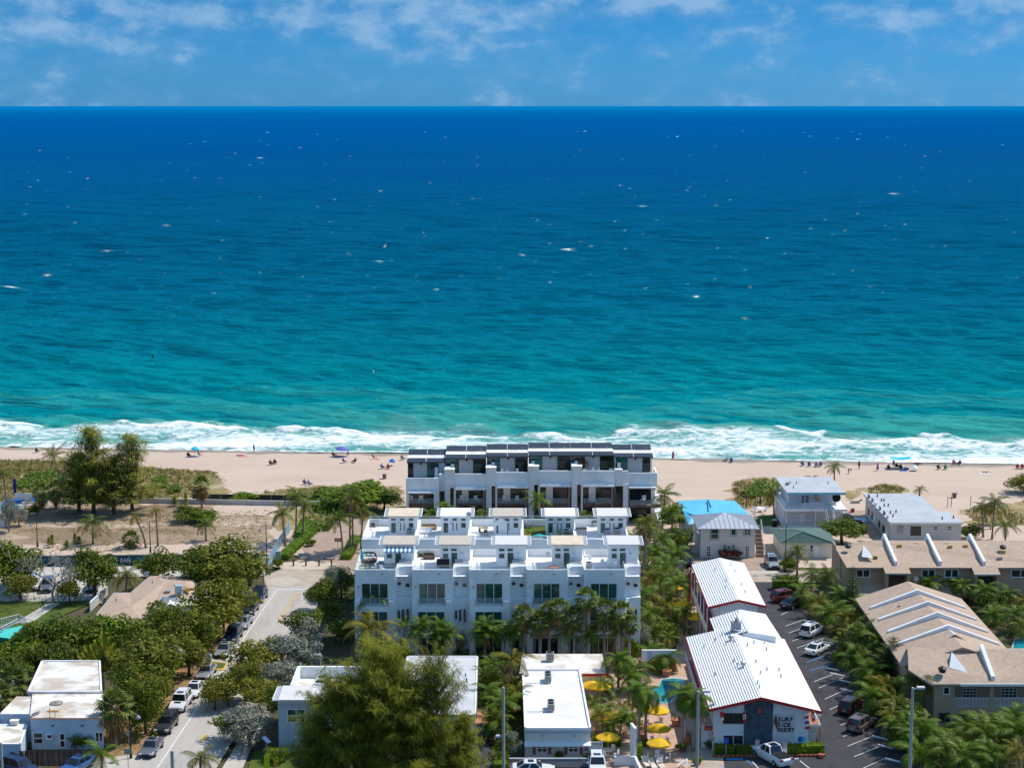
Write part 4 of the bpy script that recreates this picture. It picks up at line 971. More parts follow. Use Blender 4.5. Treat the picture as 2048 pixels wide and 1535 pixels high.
pwin(cb, yc, (66, 1463), (87.5, 1486.5), 1, 2, frame_w, glassd, .1); pwin(cb, yc, (118, 1464), (132, 1494), 1, 2, frame_w, M('maroon_glass', (.04, .01, .02), .15, .2, 1, .5), .13, 'door'); pwin(cb, yc, (190, 1462), (207, 1482), 2, 1, frame_w, glassd, .1)
mb = MB(); bx(mb, yc, (92.5, 1466), (105.5, 1476.5), .3); k = part('window_cooler', mb, white2, cb); mb = MB(); bx(mb, yc - .302, (94.6, 1469), (103, 1475), .02); part('grille', mb, M('maroon', (.10, .02, .03), .7), k)
for x in (102.5, 161.5): mb = MB(); bx(mb, yc, (x, 1448.5), (x + 6, 1451.5), .05); part('wall_vent', mb, brownw, cb)
text(cb, '438', W(23.5, 1500, P(0, 1487, 2.5).y).x, 1.35, P(0, 1487, 2.5).y - .03, .28, dark, 'house_number')
q = P(29, 1448, 2.55); mb = MB(); mb.box(q.x - .4, q.y - .2, 2.56, q.x + .4, q.y + .3, 3.0); mb.box(q.x - .5, q.y - .3, 3.002, q.x + .5, q.y + .4, 3.08); part('chimney', mb, cream, cb)
mb = MB(); q = P(105, 1433, zc); mb.tube([q + Vector((-.3, 0, 0)), q + Vector((-.3, 0, 1.2))], .035, 4); mb.tube([q + Vector((.3, 0, 0)), q + Vector((.3, 0, .8))], .035, 4); mb.box(q.x - .55, q.y - .2, zc + .65, q.x + .7, q.y + .2, zc + .75); part('roof_stand', mb, M('rusty_iron', (.45, .24, .06), .7, .2), cb)
mb = MB()
for i in range(5): q = P(64 + 3.4 * i, 1431 - 1.4 * i, zc); mb.box(q.x - .12, q.y - .5, zc + .003, q.x + .12, q.y + .3, zc + .2)
part('roof_brick', mb, greyp, cb); cb.children[-1]['kind'] = 'stuff'
mb = MB(); q = P(113, 1406, zc); mb.lathe([(.7, 0), (.8, .12), (.3, .3)], (q.x, q.y, zc + .003), 9); part('tarp_heap', mb, M('old_tarp', (.28, .24, .20), .9, .3, 2), cb)
db = thing('tan_house', 'low tan shingle roofed house among the street trees on the left', 'house', P(300, 1230))
zd = 3.0
pts = [(300, 1151, zd), (400, 1153, zd), (380, 1200, zd), (323, 1191.6, zd), (290, 1246, zd), (176, 1248, zd), (228, 1184.5, zd), (261, 1184.5, zd)]
q = [P(*p) for p in pts]
ra, rb_ = P(330, 1163, zd + .9), P(262, 1212, zd + .9); rc = P(372, 1166, zd + .9)
mb = MB(); V = [tuple(p) for p in q] + [tuple(ra), tuple(rb_), tuple(rc)]
mb.add(V, [(1, 0, 8, 10), (2, 1, 10), (3, 2, 10, 8), (4, 3, 8, 9), (5, 4, 9), (6, 5, 9), (7, 6, 9, 8), (0, 7, 8)]); part('roof', mb, shingle, db)
c = sum(q, Vector()) / len(q); mb = MB(); mb.prism([((p.x - c.x) * .95 + c.x, (p.y - c.y) * .95 + c.y) for p in reversed(q)], 0, zd - .05); part('wall', mb, white, db)
mb = MB()
for a, b in zip(q, q[1:] + q[:1]): mb.slab([a + Vector((0, 0, .03)), b + Vector((0, 0, .03)), b + Vector((.05, .05, .03)), a + Vector((.05, .05, .03))], .22)
part('fascia', mb, bluew, db)
mb = MB()
for px, py in ((305, 1165), (232, 1200), (279, 1201)): k = P(px, py, zd + .5); mb.tube([k - Vector((0, 0, .3)), k + Vector((0, 0, .35))], .09, 5)
k = P(335, 1182, zd + .4); mb.box(k.x - .4, k.y - .3, k.z - .2, k.x + .4, k.y + .3, k.z + .15); part('roof_vent', mb, greyp, db)
mb = MB(); mb.slab([P(347, 1168, zd + .82), P(378, 1174, zd + .7), P(378, 1186, zd + .55), P(362, 1176, zd + .75)], .03); part('roof_patch', mb, M('rust_patch', (.42, .18, .08), .9, .2), db)
ch = P(358, 1186, 3.4); mb = MB(); mb.box(ch.x - .5, ch.y - .4, 0, ch.x + .5, ch.y + .4, 4.6); part('chimney', mb, M('blue_chimney', (.35, .47, .56), .8, .08), db)
ex = P(370, 1205, 2.6); eb = thing('side_house', 'white flat roofed side building between street trees and the tan house', 'building', (ex.x, ex.y, 0))
flat_house(eb, [(345, 1192), (400, 1192), (395, 1212), (335, 1212)], 2.6, 0, white, roofw, .15)
mb = MB(); A, B = P(181, 1222, 0), P(214, 1190, 0); t = (B - A); L = t.length
fw_ = thing('picket_wall', 'short white slatted boundary wall beside the tan house', 'fence', A)
for i in range(16):
    c_ = A + t * (i / 15); part('slat', MB().box(c_.x - .07, c_.y - .22, 0, c_.x + .07, c_.y + .22, 1.3), cream, fw_)
mb.slab([A + Vector((-.1, 0, 1.42)), A + Vector((.1, 0, 1.42)), B + Vector((.1, 0, 1.42)), B + Vector((-.1, 0, 1.42))], .1); part('top_rail', mb, white2, fw_)
tb = thing('turquoise_house', 'house with bright turquoise roof and white railing at the left edge', 'house', P(10, 1310))
z1, z2 = 4.4, 3.4; tq = M('turquoise_roof', (.03, .50, .44), .6, .05)
a, b, c, d = P(-40, 1268, z1), P(49, 1249, z1), P(20, 1276, z2), P(-60, 1280, z2)
mb = MB(); mb.slab([d, c, b, a], .15); part('roof', mb, tq, tb)
mb = MB(); mb.slab([P(-60, 1296, 2.0), P(14, 1292, 2.0), c, d], .1); part('roof_skirt', mb, M('dark_turquoise', (.01, .26, .25), .6, .06), tb)
mb = MB(); mb.box(a.x, c.y + 1, 0, b.x - 1.5, b.y, 3.2); part('wall', mb, bluew, tb)
mb = MB(); rail(mb, [P(-40, 1262, z1 - .6), P(38, 1242, z1 - .6), P(52, 1250, z1 - .6)], 1.0, .35, .05); rail(mb, [P(-10, 1268, z1), P(37, 1243, z1)], .5, .3, .05); part('railing', mb, white2, tb)
fb = thing('pool_pavilion', 'white panelled pool wall with blue canvas cover at the far left', 'pavilion', P(40, 1005))
for i, (x0, x1) in enumerate(((30, 52), (53, 65))):
    a, b = P(x0, 1002, 0), P(x1, 1002, 0); mb = MB(); mb.box(a.x, a.y, 0, b.x, a.y + .15, 1.5); part('wall_panel', mb, white, fb)
mb = MB(); mb.slab([P(0, 1005, 1.2), P(40, 1006, .8), P(48, 999, 1.6), P(20, 997, 1.8)], .08); part('canvas', mb, M('blue_canvas', (.02, .20, .62), .7, .2), fb)
mb = MB(); mb.slab([P(65, 1003, .9), P(76, 995, 1.5), P(70, 993, 1.6), P(64, 996, 1.5)], .08); part('canvas', mb, MATS['blue_canvas'], fb)
a = P(30, 990, 0); mb = MB(); mb.box(a.x - .25, a.y, 0, a.x + .25, a.y + .15, 3.2); part('pillar', mb, M('navy_pillar', (.01, .03, .22), .6), fb)
wb = thing('boundary_wall', 'short pale rendered wall end at the far left edge', 'wall', P(2, 1055)); a, b = P(-60, 1055), P(9, 1055); mb = MB(); mb.box(a.x, a.y, 0, b.x, a.y + 4, 2.2); part('wall', mb, M('pale_render', (.60, .62, .54), .9, .08), wb); mb = MB(); mb.box(a.x, a.y - .1, 2.203, b.x + .1, a.y + 4.1, 2.35); part('coping', mb, cream, wb)
YK = P(1450, 1115)[1]; kb = thing('cream_house', 'two storey cream house with grey standing seam hip roof', 'house', (W(1455, 1100, YK).x, YK, 0))
zk = zof(1455, 1055, YK); k0, k1 = W(1401, 1080, YK).x, W(1510, 1080, YK).x
ykb = P(1445, 1030, zk).y; ykb = max(ykb, YK + 8)
mb = MB(); mb.box(k0, YK, 0, k1, ykb, zk); part('wall', mb, cream, kb)
e = .6; pk = W(1449, 1026, (YK + ykb) / 2 - 1.0)
c4 = [(k0 - e, YK - e, zk), (k1 + e, YK - e, zk), (k1 + e, ykb + .3, zk), (k0 - e, ykb + .3, zk)]
pk = Vector((pk.x, (YK + ykb) / 2 - .5, max(zk + 1.2, pk.z)))
for i, nm in enumerate(range(4)):
    mb = MB(); mb.slab([c4[i], c4[(i + 1) % 4], tuple(pk)], .12); s_ = part('roof_slope', mb, roofs, kb)
    a, b = Vector(c4[i]), Vector(c4[(i + 1) % 4]); n = 13; mb = MB()
    for j in range(1, n):
        f = j / n; p = a.lerp(b, f); up = (pk - (a + b) / 2); k_ = 1 - abs(2 * f - 1); q = p + up * k_ * .98
        mb.slab([p + Vector((-.03, 0, .06)), p + Vector((.03, 0, .06)), q + Vector((.03, 0, .06)), q + Vector((-.03, 0, .06))] if i in (0, 2) else [p + Vector((0, -.03, .06)), p + Vector((0, .03, .06)), q + Vector((0, .03, .06)), q + Vector((0, -.03, .06))], .05)
    part('roof_seam', mb, M('seam', (.30, .32, .35), .5), s_)
khaki = M('khaki_surround', (.36, .32, .22), .8, .06)
for (a, b, c_, r_) in (((1421, 1056), (1437, 1077), 1, 2), ((1462, 1056), (1472, 1070), 1, 1), ((1488, 1056), (1501, 1069), 2, 2)):
    mb = MB(); bx(mb, YK, (a[0] - 1.6, a[1] - 1), (b[0] + 1.6, b[1] + 2), .04); part('surround', mb, khaki, kb); p, q = W(*a, YK), W(*b, YK); win(kb, p.x, q.x, q.z, p.z, YK - .045, c_, r_, frame_w, glassg, .08)
pwin(kb, YK, (1413, 1091), (1421, 1112), 2, 4, frame_w, glassd, .07, 'door'); pwin(kb, YK, (1491, 1091), (1498, 1113), 2, 4, frame_w, glassd, .07, 'door'); pwin(kb, YK, (1455, 1090), (1461, 1097), 1, 1, frame_w, glassd)
for x in (1446, 1463): mb = MB(); bx(mb, YK, (x, 1089), (x + 7, 1098), .06); part('shutter', mb, khaki, kb)
st = MB(); sx = W(1513, 1090, YK).x
for i in range(16): part('stair_step', MB().box(sx, YK + .2 + i * .33, zk * .82 * i / 16, sx + 1.35, YK + .55 + i * .33, zk * .82 * (i + 1) / 16 ), woodl if i % 2 else wood, kb)
mb = MB()
for x in (sx - .08, sx + 1.43): mb.tube([(x, YK + .2, 1.0), (x, YK + 5.5, zk * .82 + 1.0)], .05, 4); [mb.tube([(x, YK + .2 + j * .9, zk * .82 * j / 6), (x, YK + .2 + j * .9, zk * .82 * j / 6 + 1.0)], .035, 4) for j in range(7)]
part('stair_rail', mb, white2, kb)
tp = thing('tarped_house', 'house behind the cream one with bright blue tarpaulin roof', 'house', P(1430, 1040)); zt = zk - .4
q = [P(1499, 1027.7, zt), P(1470, 1001, zt + .5), P(1415, 998, zt + .8), P(1355, 1001, zt), P(1366, 1021, zt), P(1384, 1028, zt)]
mb = MB(); cc = sum(q, Vector()) / 6 + Vector((0, 0, .35)); n = 14
V = [tuple(p) for p in q] + [tuple(cc)]; mb.add(V, [(i, (i + 1) % 6, 6) for i in range(6)]); part('tarpaulin', mb, roofblue, tp)
a = [P(1366, 1021.5, zt), P(1386, 1029, zt - .1), P(1388, 1047, zt - 1.2), P(1377, 1048, zt - 1.2)]; mb = MB(); mb.slab([a[3], a[2], a[1], a[0]], .06); part('tarpaulin', mb, roofblue, tp)
mb = MB(); mb.prism([((p.x - cc.x) * .93 + cc.x, (p.y - cc.y) * .93 + cc.y) for p in (q[4], q[5], q[0], q[1], q[2], q[3])], 0, zt - .1); part('wall', mb, cream, tp)
mb = MB(); s0, s1 = P(1414, 999, zt + 1.0), P(1420, 1014, zt + .9); mb.slab([s0, s1, s1 + Vector((.25, 0, 0)), s0 + Vector((.25, 0, 0))][::-1], .04); part('tarp_tear', mb, dark, tp)
lb = thing('balcony_house', 'grey roofed two storey house with wraparound balcony and outside stair', 'house', P(1630, 1058))
YL = P(1630, 1062)[1]
zf_ = zof(1630, 1018, YL + 0); l0, l1 = W(1570, 1020, YL).x, W(1694, 1020, YL).x; ylb = P(1560, 984.5, zf_).y
mb = MB(); mb.box(l0, YL, zf_ - .35, l1, ylb, zf_); part('floor_slab', mb, white, lb)
yu = YL + 3.2; zr_ = zof(1632, 984.5, YL + .2)
u0, u1 = W(1577, 1000, yu).x, W(1672, 1000, yu).x
mb = MB(); mb.box(u0, yu, zf_ + .002, u1, ylb - 1, zr_ - .15); part('upper_wall', mb, M('blue_white_wall', (.58, .62, .66), .8, .04), lb)
mb = MB(); mb.box(l0 + .2, YL + 2.6, 0, l1 - .6, ylb - .5, zf_ - .352); part('lower_wall', mb, MATS['blue_white_wall'], lb)
a, b, c, d = P(1574, 984.5, zr_), P(1690.4, 984.5, zr_), P(1662, 953, zr_ + .4), P(1550.5, 953.5, zr_ + .4)
mb = MB(); mb.slab([a, b, c, d], .2); part('roof', mb, roofg, lb)
mb = MB(); mb.box(a.x, a.y - .12, zr_ - .38, b.x + .1, a.y - .0, zr_ + .03); part('fascia', mb, M('aqua_fascia', (.22, .50, .58), .6, .05), lb)
mb = MB()
for px, py, m_ in ((1575, 969, 0), (1580, 966.5, 0), (1593, 967, 0), (1656, 967.5, 0), (1587, 975, 0)): k = P(px, py, zr_ + .2); mb.tube([k - Vector((0, 0, .1)), k + Vector((0, 0, .45))], .1 if px != 1575 else .35, 5)
part('roof_vent', mb, greyp, lb)
pwin(lb, yu, (1602.5, 989), (1609, 1007), 2, 3, frame_w, glassd, .06, 'door'); pwin(lb, yu, (1611, 989), (1617.5, 1007), 2, 3, frame_w, glassd, .06, 'door')
mb = MB(); cpx = W(1637, 992, yu); seg = [(cpx.x + .55 * math.cos(t_) , yu - .08, cpx.z + .62 * math.sin(t_)) for t_ in np.linspace(.9, 5.4, 10)]; mb.tube(seg, [.06, .16, .22, .27, .3, .3, .27, .22, .16, .06], 6); part('moon_ornament', mb, M('orange_moon', (.62, .34, .12), .7, .1), lb)
mb = MB(); x0, x1 = W(1605, 1015, YL).x, W(1648, 1015, YL).x; rail(mb, [(l0 + .1, YL + .1, zf_), (x0, YL + .1, zf_)], .8, .4); rail(mb, [(x0, YL + .1, zf_), (x1, YL + .1, zf_)], 1.05, .18, .03); rail(mb, [(l0 + .1, YL + .1, zf_), (l0 + .1, ylb, zf_)], 1.0, .3); part('balcony_railing', mb, white2, lb)
glassrail(lb, [(l0 + .05, ylb - .2, zf_), (l0 + .05, YL + 6, zf_)], 1.3, 'balcony_screen')
mb = MB(); x0 = W(1650, 1020, YL).x; zt_ = zf_
for i in range(12): part('stair_step', MB().box(x0 + i * .05, YL - .3 - i * .27, zt_ * (11 - i) / 12 - .02, x0 + 1.1 + i * .05, YL - .02 - i * .27, zt_ * (11 - i) / 12 + .05), conc, lb)
for dx in (-.05, 1.15): mb.tube([(x0 + dx, YL - .05, zt_ + .95), (x0 + dx + .55, YL - 3.3, 1.0)], .05, 4); mb.tube([(x0 + dx, YL - .05, zt_ - .1), (x0 + dx + .55, YL - 3.3, 0)], .08, 4)
part('stair_rail', mb, white2, lb)
mb = MB(); bx(mb, YL + 2.6, (1600, 1027), (1609, 1052), .05); part('door_panel', mb, white2, lb)
glassrail(lb, [(W(1572, 1055, YL).x, YL + .8, .9), (W(1650, 1055, YL).x, YL + .8, .9)], 1.2, 'balcony_screen')
mb = MB(); mb.box(W(1571, 1055, YL).x, YL + .7, 0, W(1652, 1055, YL).x, YL + .9, .9); part('porch_wall', mb, bluew, lb)
mb = MB()
for x in (l0 + .3, (l0 + l1) / 2, l1 - .8): mb.box(x - .12, YL + .25, 0, x + .12, YL + .5, zf_ - .353)
part('post', mb, bluew, lb)
nb = thing('green_roof_bungalow', 'low bungalow with dark green shingle hip roof behind the date palm', 'house', P(1610, 1115)); YN = P(1610, 1116)[1]
zn = zof(1610, 1086, YN - .6)
A, B = P(1559, 1085, zn), P(1672, 1086, zn); Cc, D_ = P(1655, 1054, zn), P(1537, 1054, zn)
r1 = P(1605, 1062, zn + 1.6); r2 = P(1578, 1058, zn + 1.2)
mb = MB(); mb.add([tuple(x) for x in (A, B, Cc, D_, r1, r2)], [(0, 1, 4), (1, 2, 4), (2, 3, 5, 4), (3, 0, 4, 5)]); part('roof', mb, roofgreen, nb)
mb = MB()
for p, q in ((A, r1), (B, r1), (r1, r2)): mb.tube([p, q], .11, 4)
part('roof_ridge', mb, M('ridge_green', (.17, .29, .23), .8), nb)
mb = MB(); mb.box(A.x + .5, YN, 0, B.x - .5, D_.y - .5, zn - .05); part('wall', mb, cream, nb)
pwin(nb, YN, (1620, 1089), (1626, 1104), 1, 2); pwin(nb, YN, (1629, 1090), (1637, 1113), 1, 1, frame_w, white2, .08, 'door'); k = W(1642, 1091, YN); mb = MB(); mb.lathe([(.12, -.1), (.18, 0), (.12, .1)], (k.x, YN - .15, k.z), 6); part('wall_lamp', mb, white2, nb)
ab = thing('apartment_block', 'grey two storey apartment block with pale felt roof beside the beach path', 'building', P(1845, 1085)); YA = P(1845, 1088)[1]
za = zof(1850, 1044, YA)
poly_ = [(1779.5, 1044), (1927, 1044), (1897, 1022.4), (1875, 1022.4), (1845, 993.5), (1825, 986.6), (1726.7, 986.6)]
q = [P(x, y, za) for x, y in poly_]; mb = MB(); mb.prism([(p.x, p.y) for p in q], za - .25, za); part('roof', mb, roofg, ab)
cx_ = sum(q, Vector()) / 7; w_ = [cx_ + (p - cx_) * .955 for p in q]; mb = MB(); mb.prism([(p.x, p.y) for p in w_], 0, za - .252); part('wall', mb, greyw, ab)
mb = MB(); a, b = q[0], q[1]; mb.box(a.x, a.y - .08, za - .3, b.x, a.y - .0, za + .04); part('fascia', mb, white2, ab)
ya = w_[0].y
pwin(ab, ya, (1819.5, 1050), (1843, 1072), 1, 1, frame_w, glassd, .09); pwin(ab, ya, (1866, 1051), (1876, 1060.5), 1, 2, frame_w, glassd, .1); pwin(ab, ya, (1894, 1051), (1904, 1060.5), 1, 2, frame_w, glassd, .1)
mb = MB(); bx(mb, ya, (1796, 1052), (1806, 1064), .25); part('wall_cooler', mb, greyp, ab)
mb = MB()
for px, py in ((1755, 993), (1763, 1002), (1768, 1002), (1768.5, 1012), (1776.5, 1012), (1781, 1026.5), (1792, 1025), (1786, 1033), (1884.5, 1038), (1907, 1036)): k = P(px, py, za); mb.tube([k, k + Vector((0, 0, .5))], .12, 5)
part('roof_vent', mb, dark, ab)
d0, d1 = w_[0], w_[6]; t = (d1 - d0);
for i, f in enumerate((.12, .25, .42, .58, .72, .86)):
    c_ = d0 + t * f; n_ = Vector((-abs(t.y), 0, 0)).normalized()
    for zz in (.7, 3.2):
        mb = MB(); mb.slab([(c_.x - .14 - .06 * (i % 2), c_.y - .5, zz + 1.1), (c_.x + .05, c_.y - .5, zz + 1.1), (c_.x + .05, c_.y + .5, zz + 1.1), (c_.x - .14 - .06 * (i % 2), c_.y + .5, zz + 1.1)], 1.1); part('window', mb, glassd if i % 3 else white2, ab)
def ridge_terrace(root, Yf, eave, ridge, xl_, xr_, depth_back, wallz0=0):
    pass
YB = P(1850, 1196)[1]
bb = thing('beige_terrace', 'long beige terrace with tan shingle roof and three white sloping parapets', 'building', (W(1860, 1190, YB).x, YB, 0))
zb = zof(1860, 1135, YB - .5); b0, b1 = W(1694, 1134, YB - .5).x, W(2190, 1140, YB - .5).x
yr = YB + 8.0; zrb = zof(1860, 1080, yr); ridx = W(1730, 1079, yr).x
hipx = P(1662, 1090, zb).x
mb = MB(); mb.slab([(b0, YB - .5, zb), (b1, YB - .5, zb), (b1, yr, zrb), (ridx, yr, zrb), (hipx - .5, yr - 1.5, zb + 1.2)], .18); part('roof', mb, shingle, bb)
mb = MB(); mb.slab([(b1, yr + 6, zb + .5), (ridx, yr + 6, zb + .5), (ridx, yr + .002, zrb), (b1, yr + .002, zrb)], .18); part('roof', mb, shingle, bb)
mb = MB(); mb.box(b0 + .4, YB, 0, b1 - .3, yr + 5, zb - .1); mb.box(hipx + .2, yr - 2, 0, b0 + .4, yr + 5, zb + .6); part('wall', mb, beige, bb)
mb = MB(); mb.box(b0, YB - .62, zb - .2, b1, YB - .502, zb + .06); part('gutter', mb, M('taupe_trim', (.30, .22, .17), .6), bb)
for (ta, tb_) in (((1770.5, 1073), (1793, 1128)), ((1857, 1073), (1882, 1130)), ((1945, 1074), (1970, 1131))):
    xa = W(*tb_, YB).x; mb = MB(); y_a, y_b = YB + .3, yr + 1.0
    zl0 = zb + .35;
    mb.extr_x([(y_a, zb - .1), (y_b, zrb - .2), (y_b + 1.5, zrb - .6), (y_b, zrb + .8), (y_a, zb + .8)], xa - .2, xa + .2); part('party_parapet', mb, white, bb)
for (x0, x1, yy) in ((1771, 1822, 1146), (1949, 2001, 1148)):
    p, q = W(x0, yy, YB - 2.3), W(x1, yy, YB - 2.3); mb = MB(); mb.slab([(p.x, YB - 2.3, p.z), (q.x, YB - 2.3, p.z), (q.x, YB - .3, zb + .22), (p.x, YB - .3, zb + .22)], .16); part('porch_roof', mb, shingle, bb)
    [part('porch_wall', MB().box(x_, YB - 2.2, 0, x_ + .4, YB - .001, p.z - .15), beige, bb) for x_ in (p.x + .1, q.x - .5)]
    mb = MB(); mb.box(p.x + .5, YB - .08, 0, q.x - .5, YB - .002, zb - .6); part('porch_door', mb, brownw, bb)
    mb = MB(); mb.box(p.x, YB - 2.4, p.z - .2, q.x, YB - 2.302, p.z + .03); part('gutter', mb, M('sage_trim', (.34, .38, .33), .6), bb)
for x0, x1 in ((1712, 1740), (1843, 1870), (1889, 1917), (2022, 2060)): pwin(bb, YB, (x0, 1137.5), (x1, 1154), 2, 1, frame_w, glassd, .13)
p, q = W(1712, 1176, YB), W(1773, 1183, YB); mb = MB(); mb.slab([(p.x, YB - 2.2, q.z), (q.x, YB - 2.2, q.z), (q.x, YB - .002, q.z + 1.2), (p.x, YB - .002, q.z + 1.2)], .15); part('lower_roof', mb, shingle, bb)
p, q = W(1830, 1172, YB), W(1925, 1182, YB); mb = MB(); mb.slab([(p.x, YB - 2.2, q.z), (q.x, YB - 2.2, q.z), (q.x, YB - .002, q.z + 1.2), (p.x, YB - .002, q.z + 1.2)], .15); part('lower_roof', mb, shingle, bb)
g = W(1729, 1091, yr); mb = MB(); gx = P(1726, 1100, zb + 1.6); mb.add([(gx.x - .5, gx.y - 1.6, gx.z - .55), (gx.x + 1.3, gx.y - 2.0, gx.z - .7), (gx.x + .1, gx.y + .2, gx.z + .75), (gx.x + .5, gx.y + 2, gx.z + .1)], [(0, 1, 2), (1, 3, 2), (3, 0, 2)]); part('roof_gusset', mb, white, bb)
mb = MB()
for px, py in ((1799, 1091), (1831, 1088), (1893, 1088), (1900, 1093), (1931, 1092), (1750, 1114), (2006, 1103)): k = P(px, py, zb + 1.6); mb.box(k.x - .3, k.y - .25, k.z - .3, k.x + .3, k.y + .25, k.z + .25)
part('roof_vent', mb, M('ochre_vent', (.45, .28, .08), .7), bb)
mb = MB()
for px, py in ((1696, 1091), (2006, 1093)): k = P(px, py, zb + 1.9); mb.lathe([(.4, -.3), (.55, .1), (.2, .3)], tuple(k), 8)
part('turbine_vent', mb, dark, bb)
zmA = 7.6
ch_ = [((1740.6, 1213), (1834.7, 1178), (1933, 1214.6)), ((1757.6, 1236), (1856, 1201), (1955, 1239)), ((1775, 1260.6), (1875, 1222.7), (1978, 1263)), ((1794, 1285), (1897, 1248), (2002, 1289))]
ze_ = 6.3; fr = []
for (a, c, b) in ch_:
    A_ = P(*a, ze_); Yc = A_.y; fr.append((A_.x, W(*c, Yc).x, P(*b, ze_).x, Yc, W(*c, Yc).z))
cb2 = thing('chevron_terrace', 'beige terrace roof with four white chevron parapets stepping towards the beach', 'building', (fr[0][1], fr[0][3], 0))
xl2 = sum(f[0] for f in fr) / 4; xr2 = sum(f[2] for f in fr) / 4; xa2 = sum(f[1] for f in fr) / 4; za2 = sum(f[4] for f in fr) / 4
yb2, yf2 = fr[0][3] + 6.0, fr[3][3] - 7.5
for xe, sgn in ((xl2 - .9, 1), (xr2 + .9, -1)):
    mb = MB(); zlow = ze_ - .55
    qd = [(xe, yf2, zlow), (xa2, yf2, za2 - .55), (xa2, yb2, za2 - .55), (xe, yb2, zlow)]
    mb.slab(qd if sgn > 0 else qd[::-1], .2); part('roof', mb, shingle, cb2)
mb = MB(); mb.extr_y([(xl2 - .2, 0), (xr2 + .2, 0), (xr2 + .2, ze_ - .7), (xa2, za2 - .8), (xl2 - .2, ze_ - .7)], yf2 + .4, yb2 - .4); part('wall', mb, beige, cb2)
for (x0, xc, x1, Yc, zc_) in fr:
    mb = MB(); h = .75
    mb.extr_y([(x0, ze_ - h), (x0, ze_ - h - .01), (xc, zc_ - h), (x1, ze_ - h), (x1, ze_), (xc, zc_), (x0, ze_)], Yc - .22, Yc + .22); part('party_parapet', mb, white, cb2)
mb = MB(); g0_, g1_ = P(1856, 1286, ze_ + .2), P(1958, 1286, ze_ + .2); gy = fr[3][3] - 3.2; ga = W(1909, 1270, gy)
mb.extr_y([(g0_.x, ze_ - .2), (g1_.x, ze_ - .2), (ga.x, ga.z)], gy, gy + 3); part('gable', mb, greyw, cb2)
mb = MB()
for p_ in ((g0_.x - .2, ze_ - .15), (g1_.x + .2, ze_ - .15)): mb.tube([(p_[0], gy - .1, p_[1]), (ga.x, gy - .1, ga.z + .08)], .12, 4)
part('gable_trim', mb, M('taupe', (.2, .14, .11), .7), cb2)
mb = MB()
for px, py in ((1827.5, 1199), (1800, 1215), (1806.5, 1226), (1827.5, 1251), (1879, 1199)): k = P(px, py, ze_ + .6); mb.lathe([(.35, -.4), (.5, .1), (.15, .3)], tuple(k), 8)
part('turbine_vent', mb, dark, cb2)
mb = MB()
for px, py in ((1836, 1214), (1858, 1236), (1874, 1200), (1916, 1247), (1893, 1227), (1900, 1242)): k = P(px, py, ze_ + .6); mb.box(k.x - .25, k.y - .25, k.z - .4, k.x + .25, k.y + .25, k.z + .2)
part('roof_vent', mb, MATS['ochre_vent'], cb2)
YP = P(1950, 1452)[1]
pb = thing('balcony_terrace', 'nearest beige terrace with white balcony railings and broad tan shingle roof', 'building', (W(1950, 1450, YP).x, YP, 0))
zp = zof(1950, 1367, YP - .8); p0, p1 = W(1862, 1372, YP - .8).x, W(2200, 1372, YP - .8).x
yrp = P(1900, 1297, zp + 2.2).y; zrp = zof(1900, 1297, yrp); ridl = W(1815, 1298, yrp).x
mb = MB(); mb.slab([(p0, YP - .8, zp), (p1, YP - .8, zp), (p1, yrp, zrp), (ridl, yrp, zrp), (W(1813, 1321, yrp - 3).x, yrp - 4.2, zp + 1.0)], .2); part('roof', mb, shingle, pb)
mb = MB(); mb.slab([(p1, yrp + 5, zrp - 1.5), (ridl + 1, yrp + 5, zrp - 1.5), (ridl, yrp + .002, zrp), (p1, yrp + .002, zrp)], .2); part('roof', mb, shingle, pb)
zfl = zof(1980, 1413, YP); w0, w1_ = W(1868, 1400, YP).x, W(2180, 1400, YP).x
xb0 = W(1909, 1400, YP).x
mb = MB(); mb.box(w0, YP, 0, xb0, yrp + 3, zp - .1); mb.box(xb0, YP + 2.2, 0, w1_, yrp + 3, zp - .1); mb.box(xb0, YP, zfl - .9, w1_, YP + 2.2, zfl); mb.box(xb0, YP + .002, zp - .6, w1_, YP + 2.2, zp - .15)
for px in (1983, 2058): x = W(px, 1400, YP).x; mb.box(x - .2, YP + .01, zfl, x + .2, YP + .45, zp - .6)
part('wall', mb, beige, pb)
mb = MB(); mb.box(W(1921, 1366, YP - .8).x, YP - .93, zp - .22, p1, YP - .802, zp + .06); part('gutter', mb, white2, pb)
pwin(pb, YP, (1886, 1372), (1899.5, 1388), 1, 1, frame_w, glassd, .12)
for (x0, x1) in ((1926, 1952), (2002, 2033), (2060, 2090)): pwin(pb, YP + 2.2, (x0, 1374), (x1, 1394), 4, 3, frame_w, glassd, .07, 'french_door')
mb = MB()
for a, b in ((1909.5, 1981), (1985, 2056), (2060, 2120)): x0, x1 = W(a, 1400, YP).x, W(b, 1400, YP).x; rail(mb, [(x0, YP + .1, zfl), (x1, YP + .1, zfl)], 1.1, .16, .035)
part('balcony_railing', mb, white2, pb)
for (x0, x1) in ((1878, 1900), (1940, 1975), (2000, 2040)): pwin(pb, YP + (0 if x1 < 1909 else 2.2), (x0, 1424), (x1, 1442), 2, 1, frame_d, glassd, .1)
mb = MB(); xa = W(1985, 1360, YP).x; mb.extr_x([(YP - .2, zp - .1), (yrp - .3, zrp - .1), (yrp - .3, zrp + .7), (YP - .2, zp + .75)], xa - .22, xa + .22); part('party_parapet', mb, white, pb)
